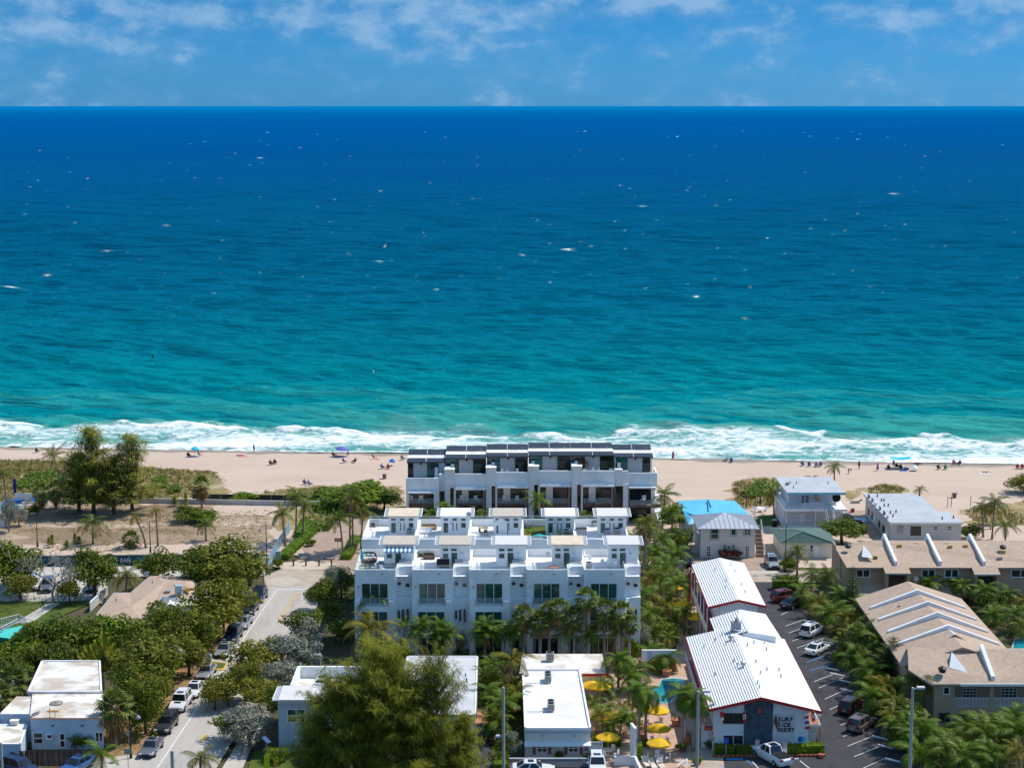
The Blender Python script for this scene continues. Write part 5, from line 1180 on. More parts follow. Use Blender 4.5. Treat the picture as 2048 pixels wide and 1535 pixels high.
mb = MB(); gx = P(1902, 1318, zp + 1.6); mb.add([(gx.x - .6, gx.y - 1.6, gx.z - .5), (gx.x + 1.4, gx.y - 2.3, gx.z - .8), (gx.x + .1, gx.y + .2, gx.z + .9), (gx.x + .5, gx.y + 2, gx.z + .2)], [(0, 1, 2), (1, 3, 2), (3, 0, 2)]); part('roof_gusset', mb, white, pb)
mb = MB()
for px, py, s_ in ((1844, 1307, 1), (1885, 1337, 0)): k = P(px, py, zp + 1.4); mb.lathe([(.35, -.4), (.55, .1), (.15, .35)], tuple(k), 8)
part('turbine_vent', mb, dark, pb)
# ================================================================== plants
random.seed(21)
lf_coco = LM('coconut_leaf', (0.062, 0.100, 0.012), (0.131, 0.169, 0.020), (0.262, 0.251, 0.036), .25, .42)
lf_coco_y = LM('yellowing_palm_leaf', (0.100, 0.108, 0.012), (0.201, 0.179, 0.020), (0.354, 0.263, 0.031), .28, .45)
lf_fan = LM('fan_palm_leaf', (0.061, 0.100, 0.018), (0.139, 0.180, 0.032), (0.295, 0.303, 0.068), .22, .45)
lf_areca = LM('areca_leaf', (0.050, 0.110, 0.010), (0.121, 0.196, 0.016), (0.243, 0.283, 0.030), .3, .42)
lf_green = LM('broad_leaf', (0.048, 0.089, 0.010), (0.131, 0.173, 0.015), (0.271, 0.264, 0.024), .25, .5)
lf_olive = LM('olive_leaf', (0.082, 0.100, 0.011), (0.197, 0.202, 0.022), (0.370, 0.315, 0.033), .25, .5)
lf_bright = LM('sea_grape_leaf', (0.070, 0.128, 0.011), (0.149, 0.230, 0.013), (0.280, 0.340, 0.025), .3, .45)
lf_silver = LM('silver_leaf', (0.150, 0.163, 0.119), (0.300, 0.306, 0.237), (0.500, 0.488, 0.392), .2, .6)
lf_pine = LM('feathery_needle', (0.119, 0.153, 0.023), (0.281, 0.298, 0.034), (0.534, 0.501, 0.059), .5, .6)
lf_pined = LM('dark_needle', (0.131, 0.154, 0.030), (0.296, 0.305, 0.043), (0.554, 0.489, 0.070), .25, .6)
lf_norf = LM('norfolk_needle', (0.023, 0.045, 0.008), (0.055, 0.083, 0.012), (0.108, 0.128, 0.020), .15, .6)
lf_trav = LM('paddle_leaf', (.10, .14, .012), (.24, .25, .02), (.42, .36, .03), .6, .4)
lf_dead = LM('dry_frond', (0.161, 0.098, 0.038), (0.299, 0.184, 0.066), (0.483, 0.310, 0.120), .25, .7)
lf_red = LM('bronze_leaf', (0.102, 0.034, 0.024), (0.221, 0.076, 0.048), (0.340, 0.153, 0.048), .25, .5)
lf_grass = LM('dune_grass', (0.145, 0.123, 0.034), (0.246, 0.203, 0.062), (0.406, 0.319, 0.124), .3, .7)
bark = M('palm_bark', (.23, .18, .135), .9, .22, 3.0, .1)
bark_d = M('dark_bark', (.10, .075, .055), .9, .25, 3.0, .1)
bark_g = M('grey_bark', (.30, .255, .22), .9, .2, 2.0, .1)
def bez(L, droop, n):
    p = Vector((0, 0, 0)); pts = [p.copy()]; a = 0.0
    for i in range(n):
        a = -droop * ((i + 1) / n) ** 1.35
        p = p + Vector((math.cos(a), 0, math.sin(a))) * (L / n); pts.append(p.copy())
    return pts
def frond_mesh(name, mat, L=1.0, droop=1.1, nl=24, ll=.30, wid=.024, hang=.55, vee=.25):
    mb = MB(); pts = bez(L, droop, 8)
    mb.tube(pts, [.016 * (1 - .85 * i / 8) for i in range(9)], 3, 0, False)
    for i in range(nl):
        f = .10 + .89 * i / (nl - 1); k = f * 8; j = min(7, int(k)); p = pts[j].lerp(pts[j + 1], k - j); t = (pts[j + 1] - pts[j]).normalized()
        l = ll * (math.sin(math.pi * (.18 + .74 * f)) * .9 + .1) * ru(.85, 1.1)
        for s in (-1, 1):
            d = (t * (.35 + .5 * f) + Vector((0, s, 0)) * 1.0 + Vector((0, 0, vee - hang * ru(.6, 1.2)))).normalized()
            m1 = p + d * l * .55 + Vector((0, 0, .0)); e = p + d * l + Vector((0, 0, -l * hang * .45)); w = t * wid * .5
            mb.add([p - w, p + w, m1 + w * 1.1, e, m1 - w * 1.1], [(0, 1, 2, 4), (4, 2, 3)])
    return mb.mesh(name, [mat])
FR = {}
for key, mat, kw in (('coco', lf_coco, dict(droop=1.35, ll=.30, hang=.75)), ('cocoy', lf_coco_y, dict(droop=1.5, ll=.28, hang=.9)), ('areca', lf_areca, dict(droop=1.25, ll=.36, hang=.5, nl=20, wid=.030)),
                     ('royal', lf_areca, dict(droop=1.75, ll=.34, hang=.35, nl=28, wid=.026)), ('dead', lf_dead, dict(droop=1.0, ll=.22, hang=1.1, nl=16)), ('date', lf_coco, dict(droop=1.5, ll=.24, hang=.2, nl=28, wid=.022)),
                     ('wind', lf_olive, dict(droop=.7, ll=.30, hang=.5))):
    FR[key] = [frond_mesh('frond', mat, **kw) for _ in range(3)]
def place_fronds(root, top, n, L, kinds, el0=80, el1=-28, rz0=0.0, windx=0.0):
    for i in range(n):
        f = i / max(1, n - 1); el = R(el0 + (el1 - el0) * f ** .85 + ru(-7, 7)); az = rz0 + i * 2.39996 + ru(-.25, .25)
        kd = kinds[-1] if (len(kinds) > 1 and f > .84) else kinds[0]
        me = random.choice(FR[kd]); s = L * ru(.85, 1.1) * (1 if f > .12 else .75)
        m = Matrix.Rotation(az, 4, 'Z') @ Matrix.Rotation(-el, 4, 'Y') @ Matrix.Rotation(ru(-.3, .3), 4, 'X')
        if windx:
            m = Matrix.Rotation(windx, 4, 'Y') @ m
        o = inst('frond', me, root, top, m.to_euler(), s)
TR = {}
def trunk_mesh(key, H, r0, r1, lean, mat, bulge=.0):
    mb = MB(); n = 6; pts = []; rad = []
    for i in range(n + 1):
        f = i / n; pts.append((lean[0] * f ** 1.6, lean[1] * f ** 1.6, H * f)); rad.append((r0 + (r1 - r0) * f) * (1 + bulge * math.sin(f * 3.14)) * (1.35 if i == 0 else 1))
    mb.tube(pts, rad, 7)
    return mb.mesh('trunk', [mat], smooth=True)
CAT = {'g': None}
def feather(name, label, px, pyb, pyt, kind='coco', L=None, n=13, lean=0.0, group=None, dead=True, r=.17, cat='palm', el1=-28, trunkmat=None, wind=0.0):
    """pyb: foot, pyt: top of the crown in the photograph"""
    b = P(px, pyb); H = max(1.5, W(px, pyt, b.y).z)
    L = L or 2.6
    ht = max(.5, H - L * .62)
    r_ = thing(name, label, cat, b, group)
    inst('trunk', trunk_mesh(None, ht, r, r * .72, (lean, 0), trunkmat or bark), r_)
    place_fronds(r_, (lean, 0, ht), n, L, [kind, 'dead'] if dead else [kind], el1=el1, rz0=ru(0, 6), windx=wind)
    return r_
def fan_crown(dead):
    mb = MB()
    N = 44
    for i in range(N):
        f = i / (N - 1); el = R(85 - 150 * f ** .9 + ru(-8, 8)); az = i * 2.39996 + ru(-.2, .2)
        d = Vector((math.cos(el) * math.cos(az), math.cos(el) * math.sin(az), math.sin(el)))
        pl = ru(.48, .62); c = d * pl - Vector((0, 0, .08 * pl)); m = 1 if (dead and f > .66) or f > .86 else 0
        mb.add([(0, 0, 0), tuple(c + Vector((.012, 0, 0))), tuple(c + Vector((0, .012, .012)))], [(0, 1, 2)], m)
        side = d.cross(Vector((0, 0, 1))); side = side.normalized() if side.length > .01 else Vector((1, 0, 0)); up = side.cross(d)
        S = 11
        for k in range(S):
            a = R(-105 + 210 * k / (S - 1)); sl = ru(.36, .48) * (.75 + .25 * math.cos(a))
            e = c + (d * math.cos(a) + side * math.sin(a)) * sl - Vector((0, 0, sl * (.30 if m == 0 else .75))) - up * abs(math.sin(a)) * .05
            w = (side * math.cos(a) - d * math.sin(a)) * .040
            h = c.lerp(e, .6) + Vector((0, 0, .05))
            mb.add([tuple(c), tuple(h - w), tuple(e), tuple(h + w)], [(0, 1, 2, 3)], m)
    return mb.mesh('crown', [lf_fan, lf_dead])
FAN = [fan_crown(0) for _ in range(3)] + [fan_crown(1) for _ in range(2)]
def skirt_mesh():
    mb = MB()
    for i in range(90):
        a = ru(0, 6.28); z = ru(-.1, -.95); r_ = .5 * (1 - abs(z + .35) * .7) * ru(.6, 1.1); p = Vector((.1 * math.cos(a), .1 * math.sin(a), z + .45)); e = Vector((r_ * math.cos(a), r_ * math.sin(a), z - ru(.1, .35))); w = Vector((-math.sin(a), math.cos(a), 0)) * .05
        mb.add([tuple(p), tuple((p + e) / 2 - w), tuple(e), tuple((p + e) / 2 + w)], [(0, 1, 2, 3)])
    return mb.mesh('dead_skirt', [lf_dead])
SKIRT = skirt_mesh()
def sabal(label, px, pyb, pyt, Rr=2.0, dead=0, skirt=False, name='cabbage_palm', group=None, lean=0.0, r=.22, trunkmat=None):
    b = P(px, pyb); H = max(1.2, W(px, pyt, b.y).z); ht = max(.4, H - Rr * .92)
    o = thing(name, label, 'palm', b, group)
    inst('trunk', trunk_mesh(None, ht, r, r * .85, (lean, 0), trunkmat or bark_g), o)
    inst('crown', FAN[(3 + random.randrange(2)) if dead else random.randrange(3)], o, (lean, 0, ht), (ru(-.1, .1), ru(-.1, .1), ru(0, 6)), Rr)
    if skirt: inst('dead_skirt', SKIRT, o, (lean, 0, ht - Rr * .25), (0, 0, ru(0, 6)), (Rr * 1.15, Rr * 1.15, Rr * 1.1))
    return o
def leaf_cloud(mb, c, rx, rz, n, size, shell=.55, flat=.3, m=0):
    for _ in range(n):
        while True:
            v = Vector((ru(-1, 1), ru(-1, 1), ru(-1, 1)))
            if shell * shell < v.length_squared < 1: break
        p = Vector((c[0] + v.x * rx, c[1] + v.y * rx, c[2] + v.z * rz))
        nn = (v.normalized() + Vector((ru(-1, 1), ru(-1, 1), ru(-1, 1))) * .8 + Vector((0, 0, flat))).normalized()
        a = nn.cross(Vector((ru(-1, 1), ru(-1, 1), ru(-1, 1)))).normalized(); bb_ = nn.cross(a); s = size * ru(.6, 1.25)
        mb.add([p - a * s, p - bb_ * s * .5, p + a * s, p + bb_ * s * .5], [(0, 1, 2, 3)], m)
def crown_mesh(mat, nclump=34, per=115, size=.055, rx=.31, spread=.74, flatness=.8, lo=-.55):
    mb = MB()
    for i in range(nclump):
        while True:
            v = Vector((ru(-1, 1), ru(-1, 1), ru(lo, 1)))
            if .12 < v.length_squared < 1: break
        v.normalize(); v *= ru(.45, 1.0)
        rr = rx * ru(.6, 1.15)
        leaf_cloud(mb, (v.x * spread, v.y * spread, v.z * spread * flatness), rr, rr * .75, int(per * (rr / rx) ** 2), size)
    leaf_cloud(mb, (0, 0, -.05), .55, .42, 260, size * 1.3, .2)
    return mb.mesh('crown', [mat])
CR = {}
for key, mat, n, kw in (('green', lf_green, 4, {}), ('olive', lf_olive, 3, {}), ('bright', lf_bright, 3, dict(size=.07, flatness=.7)), ('silver', lf_silver, 3, dict(size=.045, per=150, rx=.27)), ('red', lf_red, 1, dict(size=.09, nclump=14, per=60))):
    CR[key] = [crown_mesh(mat, **kw) for _ in range(n)]
def limbs_mesh(mat, n=7, thick=.06):
    mb = MB(); mb.tube([(0, 0, -1.0), (.03, .02, -.5), (0, .04, -.1)], [thick * 1.3, thick, thick * .7], 6)
    for i in range(n):
        a = i * 2.4 + ru(-.3, .3); e = ru(.3, .65); z = ru(.0, .55); mb.tube([(0, .02, -.5 + .05 * i), (e * .45 * math.cos(a), e * .45 * math.sin(a), -.15 + z * .3), (e * math.cos(a), e * math.sin(a), z)], [thick * .6, thick * .4, thick * .15], 4)
    return mb.mesh('trunk', [mat], smooth=True)
LIMB = [limbs_mesh(bark_d), limbs_mesh(bark_d), limbs_mesh(bark_g)]
def tree(label, px, pyb, pyt, wpx, kind='green', name='shade_tree', group=None, trunkf=.14, cat='tree'):
    b = P(px, pyb); H = max(1.0, W(px, pyt, b.y).z); rad = wpx / 2 / (FPX / (b.y * math.cos(TH) + (CH - H / 2) * math.sin(TH)))
    o = thing(name, label, cat, b, group)
    z0 = H * trunkf; hz = (H - z0) / 2
    sc = (rad * 1.22, rad * 1.22, hz * 1.28)
    if trunkf > .05: inst('trunk', random.choice(LIMB), o, (0, 0, z0 + hz), (0, 0, ru(0, 6)), (rad, rad, (z0 + hz)))
    inst('crown', random.choice(CR[kind]), o, (0, 0, z0 + hz * .95), (0, 0, ru(0, 6)), sc)
    return o
def shrub(label, px, pyb, pyt, wpx, kind='green', name='shrub', group=None):
    return tree(label, px, pyb, pyt, wpx, kind, name, group, .0, 'shrub')
def hedge(label, a, b, wid, h, mat=None, name='hedge', group=None, dens=30):
    p, q = P(*a), P(*b); t = (q - p); L = t.length; t /= L; n = Vector((-t.y, t.x, 0))
    o = thing(name, label, 'hedge', p, group)
    mb = MB(); k = int(L * dens * (h + wid * .7))
    core = [p - n * wid * .42, q - n * wid * .42, q + n * wid * .42, p + n * wid * .42]
    mb.prism([(c.x, c.y) for c in core], 0, h * .9)
    for _ in range(k):
        u = ru(0, L); s = random.choice((0, 1, 2));
        if s == 0: v, z = ru(-.5, .5) * wid, h * ru(.92, 1.06)
        else: v, z = (-.5 if s == 1 else .5) * wid * ru(.92, 1.1), ru(.05, 1) * h
        c = p + t * u + n * v + Vector((0, 0, z)); nn = Vector((ru(-1, 1), ru(-1, 1), ru(.0, 1.4))).normalized(); a_ = nn.cross(Vector((ru(-1, 1), ru(-1, 1), ru(-1, 1)))).normalized(); b_ = nn.cross(a_); sz = ru(.10, .2)
        mb.add([c - a_ * sz, c - b_ * sz * .6, c + a_ * sz, c + b_ * sz * .6], [(0, 1, 2, 3)])
    part('foliage', mb, mat or lf_green, o)
    return o
def tuft_mesh(mb, c, R_, droop, n, wdt):
    for _ in range(n):
        az = ru(0, 6.28); el = ru(-.5, 1.0); d = Vector((math.cos(az) * math.cos(el), math.sin(az) * math.cos(el), math.sin(el))); l = R_ * ru(.6, 1.1)
        m1 = c + d * l * .55; e = c + d * l - Vector((0, 0, l * droop)); s = d.cross(Vector((0, 0, 1))).normalized() * wdt if abs(d.z) < .98 else Vector((wdt, 0, 0))
        mb.add([c - s * .4, c + s * .4, m1 + s * .6, e, m1 - s * .6], [(0, 1, 2, 4), (4, 2, 3)])
def pine_meshes(mat, H, rad, nb, seed, tuft=.75, wdt=.045, per=11, top=.0, spread_low=.2, pw=.62):
    """feathery casuarina: leader, rising branches, needle tufts drooping along them"""
    random.seed(seed)
    tr, fo = MB(), MB()
    lead = [Vector((ru(-.25, .25) * i / 8, ru(-.25, .25) * i / 8, H * i / 8 * .97)) for i in range(9)]
    tr.tube(lead, [.30 * H / 14 * (1 - .88 * i / 8) for i in range(9)], 7)
    for i in range(nb):
        f = spread_low + (1 - spread_low) * (i / nb) ** .9; k = f * 8; j = min(7, int(k)); p = lead[j].lerp(lead[j + 1], k - j)
        az = i * 2.39996 + ru(-.4, .4); l = rad * (1.05 - f) ** pw * ru(.55, 1.12) + .5; el = ru(.18, .75) + .35 * f
        pts = [p]; d = Vector((math.cos(az) * math.cos(el), math.sin(az) * math.cos(el), math.sin(el)))
        for s_ in range(1, 5): pts.append(p + d * l * s_ / 4 + Vector((0, 0, -.10 * l * (s_ / 4) ** 2 + .0)) + Vector((ru(-.12, .12), ru(-.12, .12), ru(-.05, .1))) * l * .3)
        tr.tube(pts, [.07 * H / 14, .055 * H / 14, .04 * H / 14, .025 * H / 14, .01], 4, 0, False)
        m = int(l / tuft * 5.0) + 2
        for q in range(m):
            g = .28 + .76 * (q + rnd()) / m; kk = min(3.99, g * 4); jj = int(kk); c = pts[jj].lerp(pts[jj + 1], kk - jj) + Vector((ru(-1, 1), ru(-1, 1), ru(-.5, .7))) * tuft * .55 * (.4 + g)
            tuft_mesh(fo, c, tuft * ru(.7, 1.2), .35, per, wdt)
    for q in range(14): tuft_mesh(fo, lead[8] - Vector((ru(-.3, .3), ru(-.3, .3), ru(-.2, 1.6))), tuft, .2, per, wdt)
    return tr.mesh('trunk', [bark_d]), fo.mesh('crown', [mat])
def casuarina(label, px, pyb, pyt, wpx, meshes, name='casuarina', h0=10.0, r0=3.2, rz=0, group=None):
    b = P(px, pyb); H = W(px, pyt, b.y).z; rad = wpx / 2 / (FPX / (b.y * math.cos(TH) + (CH - H / 2) * math.sin(TH)))
    o = thing(name, label, 'tree', b, group)
    for nm, me in zip(('trunk', 'crown'), meshes): inst(nm, me, o, (0, 0, 0), (0, 0, rz), (rad / r0, rad / r0, H / h0))
    return o
BIG = pine_meshes(lf_pine, 15.0, 8.0, 92, 3, 1.1, .036, 12, spread_low=.06, pw=.36)
BIG2 = pine_meshes(lf_pine, 15.0, 8.0, 80, 14, 1.1, .036, 12, spread_low=.06, pw=.40)
casuarina('tallest olive feathery casuarina of the foreground, covering the grey roof building', 768, 1592, 1312, 330, BIG, h0=15, r0=8.0)
casuarina('olive feathery casuarina of the foreground right of the tallest, reaching over the car', 876, 1592, 1322, 200, BIG2, h0=15, r0=8.0, rz=1)
casuarina('olive feathery casuarina of the foreground left of the tallest, before the white house', 668, 1592, 1372, 255, BIG2, h0=15, r0=8.0, rz=3)
casuarina('broad olive casuarina crown filling the gap right of the tallest one', 826, 1596, 1378, 240, BIG, h0=15, r0=8.0, rz=4.4)
casuarina('broad olive casuarina crown filling the gap left of the tallest one', 712, 1596, 1372, 240, BIG2, h0=15, r0=8.0, rz=5.1)
CAS = [pine_meshes(lf_pine, 10.0, 3.2, 58, 5, .85, .05, 10, spread_low=.08), pine_meshes(lf_pined, 10.0, 3.0, 56, 6, .85, .05, 9, spread_low=.10, pw=.5), pine_meshes(lf_pined, 10.0, 3.2, 54, 9, .85, .05, 9, spread_low=.10, pw=.55)]
casuarina('smaller olive casuarina at the foot of the white house wall', 632, 1575, 1440, 110, CAS[0])
casuarina('low olive casuarina at the bottom edge right of the big ones', 925, 1590, 1430, 110, CAS[0], rz=2)
casuarina('tallest dark casuarina of the clump behind the sandy lot', 188, 1028, 862, 135, CAS[1], group='casuarinas behind the sandy lot')
casuarina('slender dark casuarina right of the tallest, standing clear against the beach', 265, 1024, 874, 120, CAS[2], group='casuarinas behind the sandy lot', rz=1)
casuarina('lower dark casuarina between the tall pair behind the sandy lot', 228, 1028, 915, 130, CAS[1], rz=2.4, group='casuarinas behind the sandy lot')
casuarina('bushy dark casuarina at the street side foot of the clump', 158, 1024, 910, 125, CAS[2], rz=3.4, group='casuarinas behind the sandy lot')
for i, (x, y, t) in enumerate(sorted([(105, 1094, 1068), (98, 1090, 1074), (134, 1098, 1080), (150, 1088, 1066), (158, 1086, 1072), (350, 1012, 992), (372, 1014, 985)])):
    casuarina(ORD[i] + ' from the left of the small pine saplings on the sandy lot', x, y, t, 13 + i % 3 * 3, CAS[2], 'pine_sapling', rz=i, group='saplings on the sandy lot')
def norfolk(label, px, pyb, pyt, wpx):
    b = P(px, pyb); H = W(px, pyt, b.y).z; rad = wpx / 2 / (FPX / (b.y + 8)); o = thing('norfolk_pine', label, 'tree', b)
    tr, fo = MB(), MB(); tr.tube([(0, 0, 0), (0, 0, H)], [.16, .02], 6)
    T = 15
    for i in range(T):
        z = H * (.10 + .88 * i / T); l = rad * (1 - i / T) ** .8 + .12
        for k in range(6):
            a = k * 1.047 + i * .5; d = Vector((math.cos(a), math.sin(a), .18)); tr.tube([(0, 0, z), tuple(d * l + Vector((0, 0, z)))], [.03, .01], 3, 0, False)
            for q in range(max(3, int(l * 7))):
                g = .15 + .85 * q / max(2, int(l * 7) - 1); c = d * l * g + Vector((0, 0, z)); s = Vector((-math.sin(a), math.cos(a), 0))
                for sg in (-1, 1):
                    e = c + s * sg * l * .26 * (1.15 - g) + d * l * .14 + Vector((0, 0, .07)); fo.add([c - d * .05, c + d * .07, e + Vector((0, 0, .03)), e - d * .07], [(0, 1, 2, 3)])
    lpart('trunk', tr, bark_d, o); lpart('crown', fo, lf_norf, o)
norfolk('slim dark norfolk pine in front of the long beige terrace', 1703, 1232, 1128, 66)
norfolk('broad dark norfolk pine beside the parking bays and chevron roofs', 1783, 1385, 1268, 150)
def bare_tree(label, px, pyb, pyt, wpx):
    b = P(px, pyb); H = W(px, pyt, b.y).z; rad = wpx / 2 / (FPX / (b.y + 8)); o = thing('bare_tree', label, 'tree', b); mb = MB()
    random.seed(31)
    def grow(p, d, l, r_, lev):
        q = p + d * l; mb.tube([p, (p + q) / 2 + Vector((ru(-.1, .1), ru(-.1, .1), ru(-.03, .1))) * l, q], [r_, r_ * .85, r_ * .70], 5 if lev < 2 else 3, 0, False)
        if lev >= 6: return
        for k in range(4 if lev == 0 else (3 if lev < 3 or rnd() < .5 else 2)):
            a = ru(0, 6.28) if lev else k * 1.57 + ru(-.3, .3); nd = (d * (.5 if lev < 2 else .9) + Vector((math.cos(a), math.sin(a), ru(-.1, .5))) * ru(.6, .9)).normalized(); nd.z = max(nd.z, .05); grow(q, nd, l * ru(.70, .85), r_ * .64, lev + 1)
    grow(Vector((0, 0, 0)), Vector((.04, 0, 1)), 2.0, .21, 0)
    fm = lpart('trunk', mb, M('pale_bark', (.36, .31, .27), .9, .15, 2.0), o)
    xs = [abs(v.co.x) for v in fm.data.vertices]; zs = [v.co.z for v in fm.data.vertices]; fm.scale = (rad / max(xs),) * 2 + (H / max(zs),)
bare_tree('leafless pale tree with wide spreading branches above the parked cars', 108, 1204, 1106, 150)
TREES = [
 ('dark green tree at the left edge before the construction fence', 28, 1182, 1076, 110, 'green'), ('small yellowish green tree beside the leafless one', 40, 1198, 1140, 62, 'olive'),
 ('dense green tree between leafless tree and tan roof', 190, 1196, 1086, 92, 'green'), ('small dense green tree above the back edge of the tan roof', 318, 1178, 1092, 78, 'green'),
 ('wide olive green tree at the end of the street', 440, 1182, 1066, 150, 'olive'), ('dark green tree low beside the street end lamp', 500, 1176, 1104, 70, 'green'),
 ('tall olive street tree right of the tan roof', 435, 1282, 1142, 120, 'olive'), ('round dark street tree hugging the tan roof corner', 330, 1300, 1200, 96, 'green'),
 ('olive street tree over the dark blue car', 385, 1318, 1206, 100, 'olive'), ('dense street tree behind the yellow fan palm', 300, 1395, 1262, 130, 'olive'), ('street tree in front of the white jeep', 268, 1418, 1310, 84, 'green'),
 ('low dark street tree by the grey pickup', 292, 1468, 1345, 72, 'green'), ('dark thin street tree next to the bungalow lamp', 262, 1476, 1400, 50, 'green'),
 ('left end of the dark leafy thicket above the white patched roof', 45, 1330, 1262, 90, 'bright'), ('tall crown in the dark leafy thicket left of centre', 95, 1326, 1226, 100, 'green'), ('leafy thicket tree right above the white patched roof', 150, 1326, 1222, 100, 'green'),
 ('leafy thicket tree with lighter crown touching the tan roof', 205, 1318, 1222, 96, 'bright'), ('right end of the dark leafy thicket', 256, 1318, 1228, 90, 'green'), ('dark thicket tree hugging the left corner of the patched roof', 25, 1372, 1300, 76, 'green'),
 ('green street tree in front of the townhouse corner by the paved circle', 640, 1222, 1150, 62, 'green'), ('dark tree squeezed against the side wall of the front row', 683, 1196, 1128, 56, 'green'),
 ('green street tree halfway along the right side of the street', 612, 1284, 1212, 78, 'green'), ('wide olive tree over the right lane of the street', 510, 1362, 1272, 92, 'olive'),
 ('round olive tree over the white cars', 455, 1410, 1338, 84, 'olive'), ('olive tree between the two silver trees by the white house', 520, 1422, 1350, 76, 'olive'), ('low dark tree at the lower right kerb of the street', 468, 1478, 1420, 74, 'green'),
 ('large round sea grape tree beside the beach path', 722, 1016, 957, 112, 'bright'), ('dark sea grape tree right of the large round one', 768, 1022, 975, 60, 'green'),
 ('dense green tree between green roof and grey apartment block', 1684, 1088, 1030, 84, 'green'), ('round clipped tree by the yellow parasols behind the motel', 1322, 1290, 1236, 54, 'green'),
 ('dark sea grape tree beside the blue tarpaulin roof', 1344, 1068, 1000, 56, 'green'), ('leafy tree below the sea grape at the cream house corner', 1352, 1112, 1045, 60, 'green'),
 ('leafy bush tree behind the chevron roofs on the right', 1990, 1228, 1180, 60, 'green')]
for t in TREES: tree(t[0], t[1], t[2], t[3], t[4] * 1.18, t[5])
for i, (x, yb_, yt, w_, k_) in enumerate(sorted([(462, 1268, 1172, 84, 'olive'), (470, 1236, 1150, 80, 'green'), (412, 1318, 1228, 86, 'green'), (392, 1352, 1262, 84, 'olive'), (340, 1360, 1270, 96, 'green'), (322, 1428, 1330, 92, 'olive'), (352, 1312, 1226, 90, 'green'), (300, 1340, 1246, 90, 'green')], key=lambda t: t[1])):
    tree(ORD[i] + ' of the overlapping kerbside trees left of the street, counted from the sea', x - 14, yb_, yt, w_, k_, group='kerbside canopy trees')
for i, (x, yb_, yt, w_, k_) in enumerate(sorted([(120, 1352, 1270, 86, 'green'), (60, 1352, 1280, 80, 'green'), (10, 1335, 1280, 70, 'olive'), (470, 1196, 1100, 80, 'olive'), (400, 1196, 1090, 80, 'green'), (140, 1210, 1150, 50, 'olive'), (8, 1170, 1092, 70, 'green'), (545, 1350, 1262, 66, 'olive'), (490, 1400, 1306, 80, 'olive'), (560, 1440, 1366, 70, 'green'), (430, 1420, 1352, 60, 'olive')], key=lambda t: t[0])):
    tree(ORD[i] + ' from the left of the smaller trees wedged among the big crowns on the left', x, yb_, yt, w_, k_, group='smaller trees among the crowns')
SILV = [('tall silver buttonwood at the side of the front row', 672, 1200, 1122, 52, 'silver'), ('silver buttonwood overhanging the street by the palms', 618, 1298, 1232, 84, 'silver'), ('largest silver buttonwood along the right side of the street', 585, 1352, 1258, 108, 'silver'),
 ('silver buttonwood behind the white house parapet', 556, 1376, 1312, 90, 'silver'), ('silver buttonwood in front of the white house', 500, 1492, 1405, 112, 'silver'), ('small silver buttonwood by the parked dark cars', 484, 1214, 1164, 42, 'silver'),
 ('small silver tree between street tree and white jeep', 322, 1405, 1355, 44, 'silver'), ('tall silver tree at the left edge by the pool pavilion', 18, 1064, 985, 44, 'silver'), ('silver bush at the end of the pale boundary wall', 38, 1052, 1010, 40, 'silver'),
 ('silver bush beside the clipped tree behind the motel', 1282, 1296, 1236, 42, 'silver'), ('slim silver tree between townhouse doors', 922, 1310, 1256, 24, 'silver')]
for t in SILV: tree(*t, name='silver_buttonwood', trunkf=.12)
tree('round silver bush left of the motel office wall', 1026, 1514, 1452, 44, 'silver', name='silver_buttonwood', trunkf=.0)
SHR = [('bronze leaved shrub against the cream house wall', 1452, 1118, 1092, 34, 'red'), ('second bronze leaved shrub near the cream house stair', 1474, 1118, 1094, 28, 'red'), ('low round bush under the left office window', 1119, 1516, 1502, 22, 'green'),
 ('low round bush under the right office window', 1179, 1516, 1500, 28, 'bright'), ('leafy bush against the bungalow wall', 160, 1496, 1456, 52, 'green'), ('round clipped bush beside the street solar post', 552, 1520, 1490, 60, 'bright'),
 ('green dune bush behind the grey beach wall', 486, 1002, 982, 54, 'bright'), ('leafy heap of cut branches on the sandy lot', 378, 1044, 1006, 66, 'green'), ('green bush under the round cabbage palm on the sandy lot', 412, 1046, 1016, 54, 'bright'),
 ('round bush beside the pool pavilion', 70, 1030, 1004, 22, 'green'), ('pale green bush left of the pool pavilion bush', 55, 1034, 1008, 22, 'olive'), ('round clipped bush on the paved plaza', 622, 1092, 1076, 24, 'bright'),
 ('green shrub by the plaza bollards left of the path', 556, 1136, 1114, 22, 'green'), ('shrub at the foot of the date palm beside the silver car', 1575, 1140, 1108, 40, 'bright'), ('round low bush by the pool terrace tables', 1290, 1492, 1478, 24, 'green'),
 ('leafy bush at the walkway beside the office', 1362, 1502, 1482, 28, 'green'), ('small yellow green shrub near the office walkway', 1395, 1528, 1512, 26, 'bright'), ('dark bush by the office porch', 1418, 1496, 1476, 22, 'green'),
 ('bush between the apartment block and dune path', 1940, 1078, 1040, 50, 'green'), ('sea grape bush at the right edge of the beach', 2046, 985, 940, 70, 'olive'), ('big dark thicket left of the silver trees by the white house', 600, 1420, 1380, 60, 'green'),
 ('thicket between white house and feathery tree', 690, 1420, 1340, 80, 'olive'), ('dark shrub by the townhouse side path', 660, 1236, 1200, 56, 'green'), ('dark shrub below the townhouse side silver tree', 690, 1280, 1230, 60, 'green'),
 ('shrub by the wooden fence end', 185, 1494, 1460, 34, 'green'), ('potted orange tree in the round lot planter', 1642, 1508, 1494, 14, 'bright'), ('bush beside the office lattice fence', 1000, 1530, 1495, 40, 'green'), ('dark hedge bush behind the parked car under the motel', 1680, 1330, 1300, 44, 'green')]
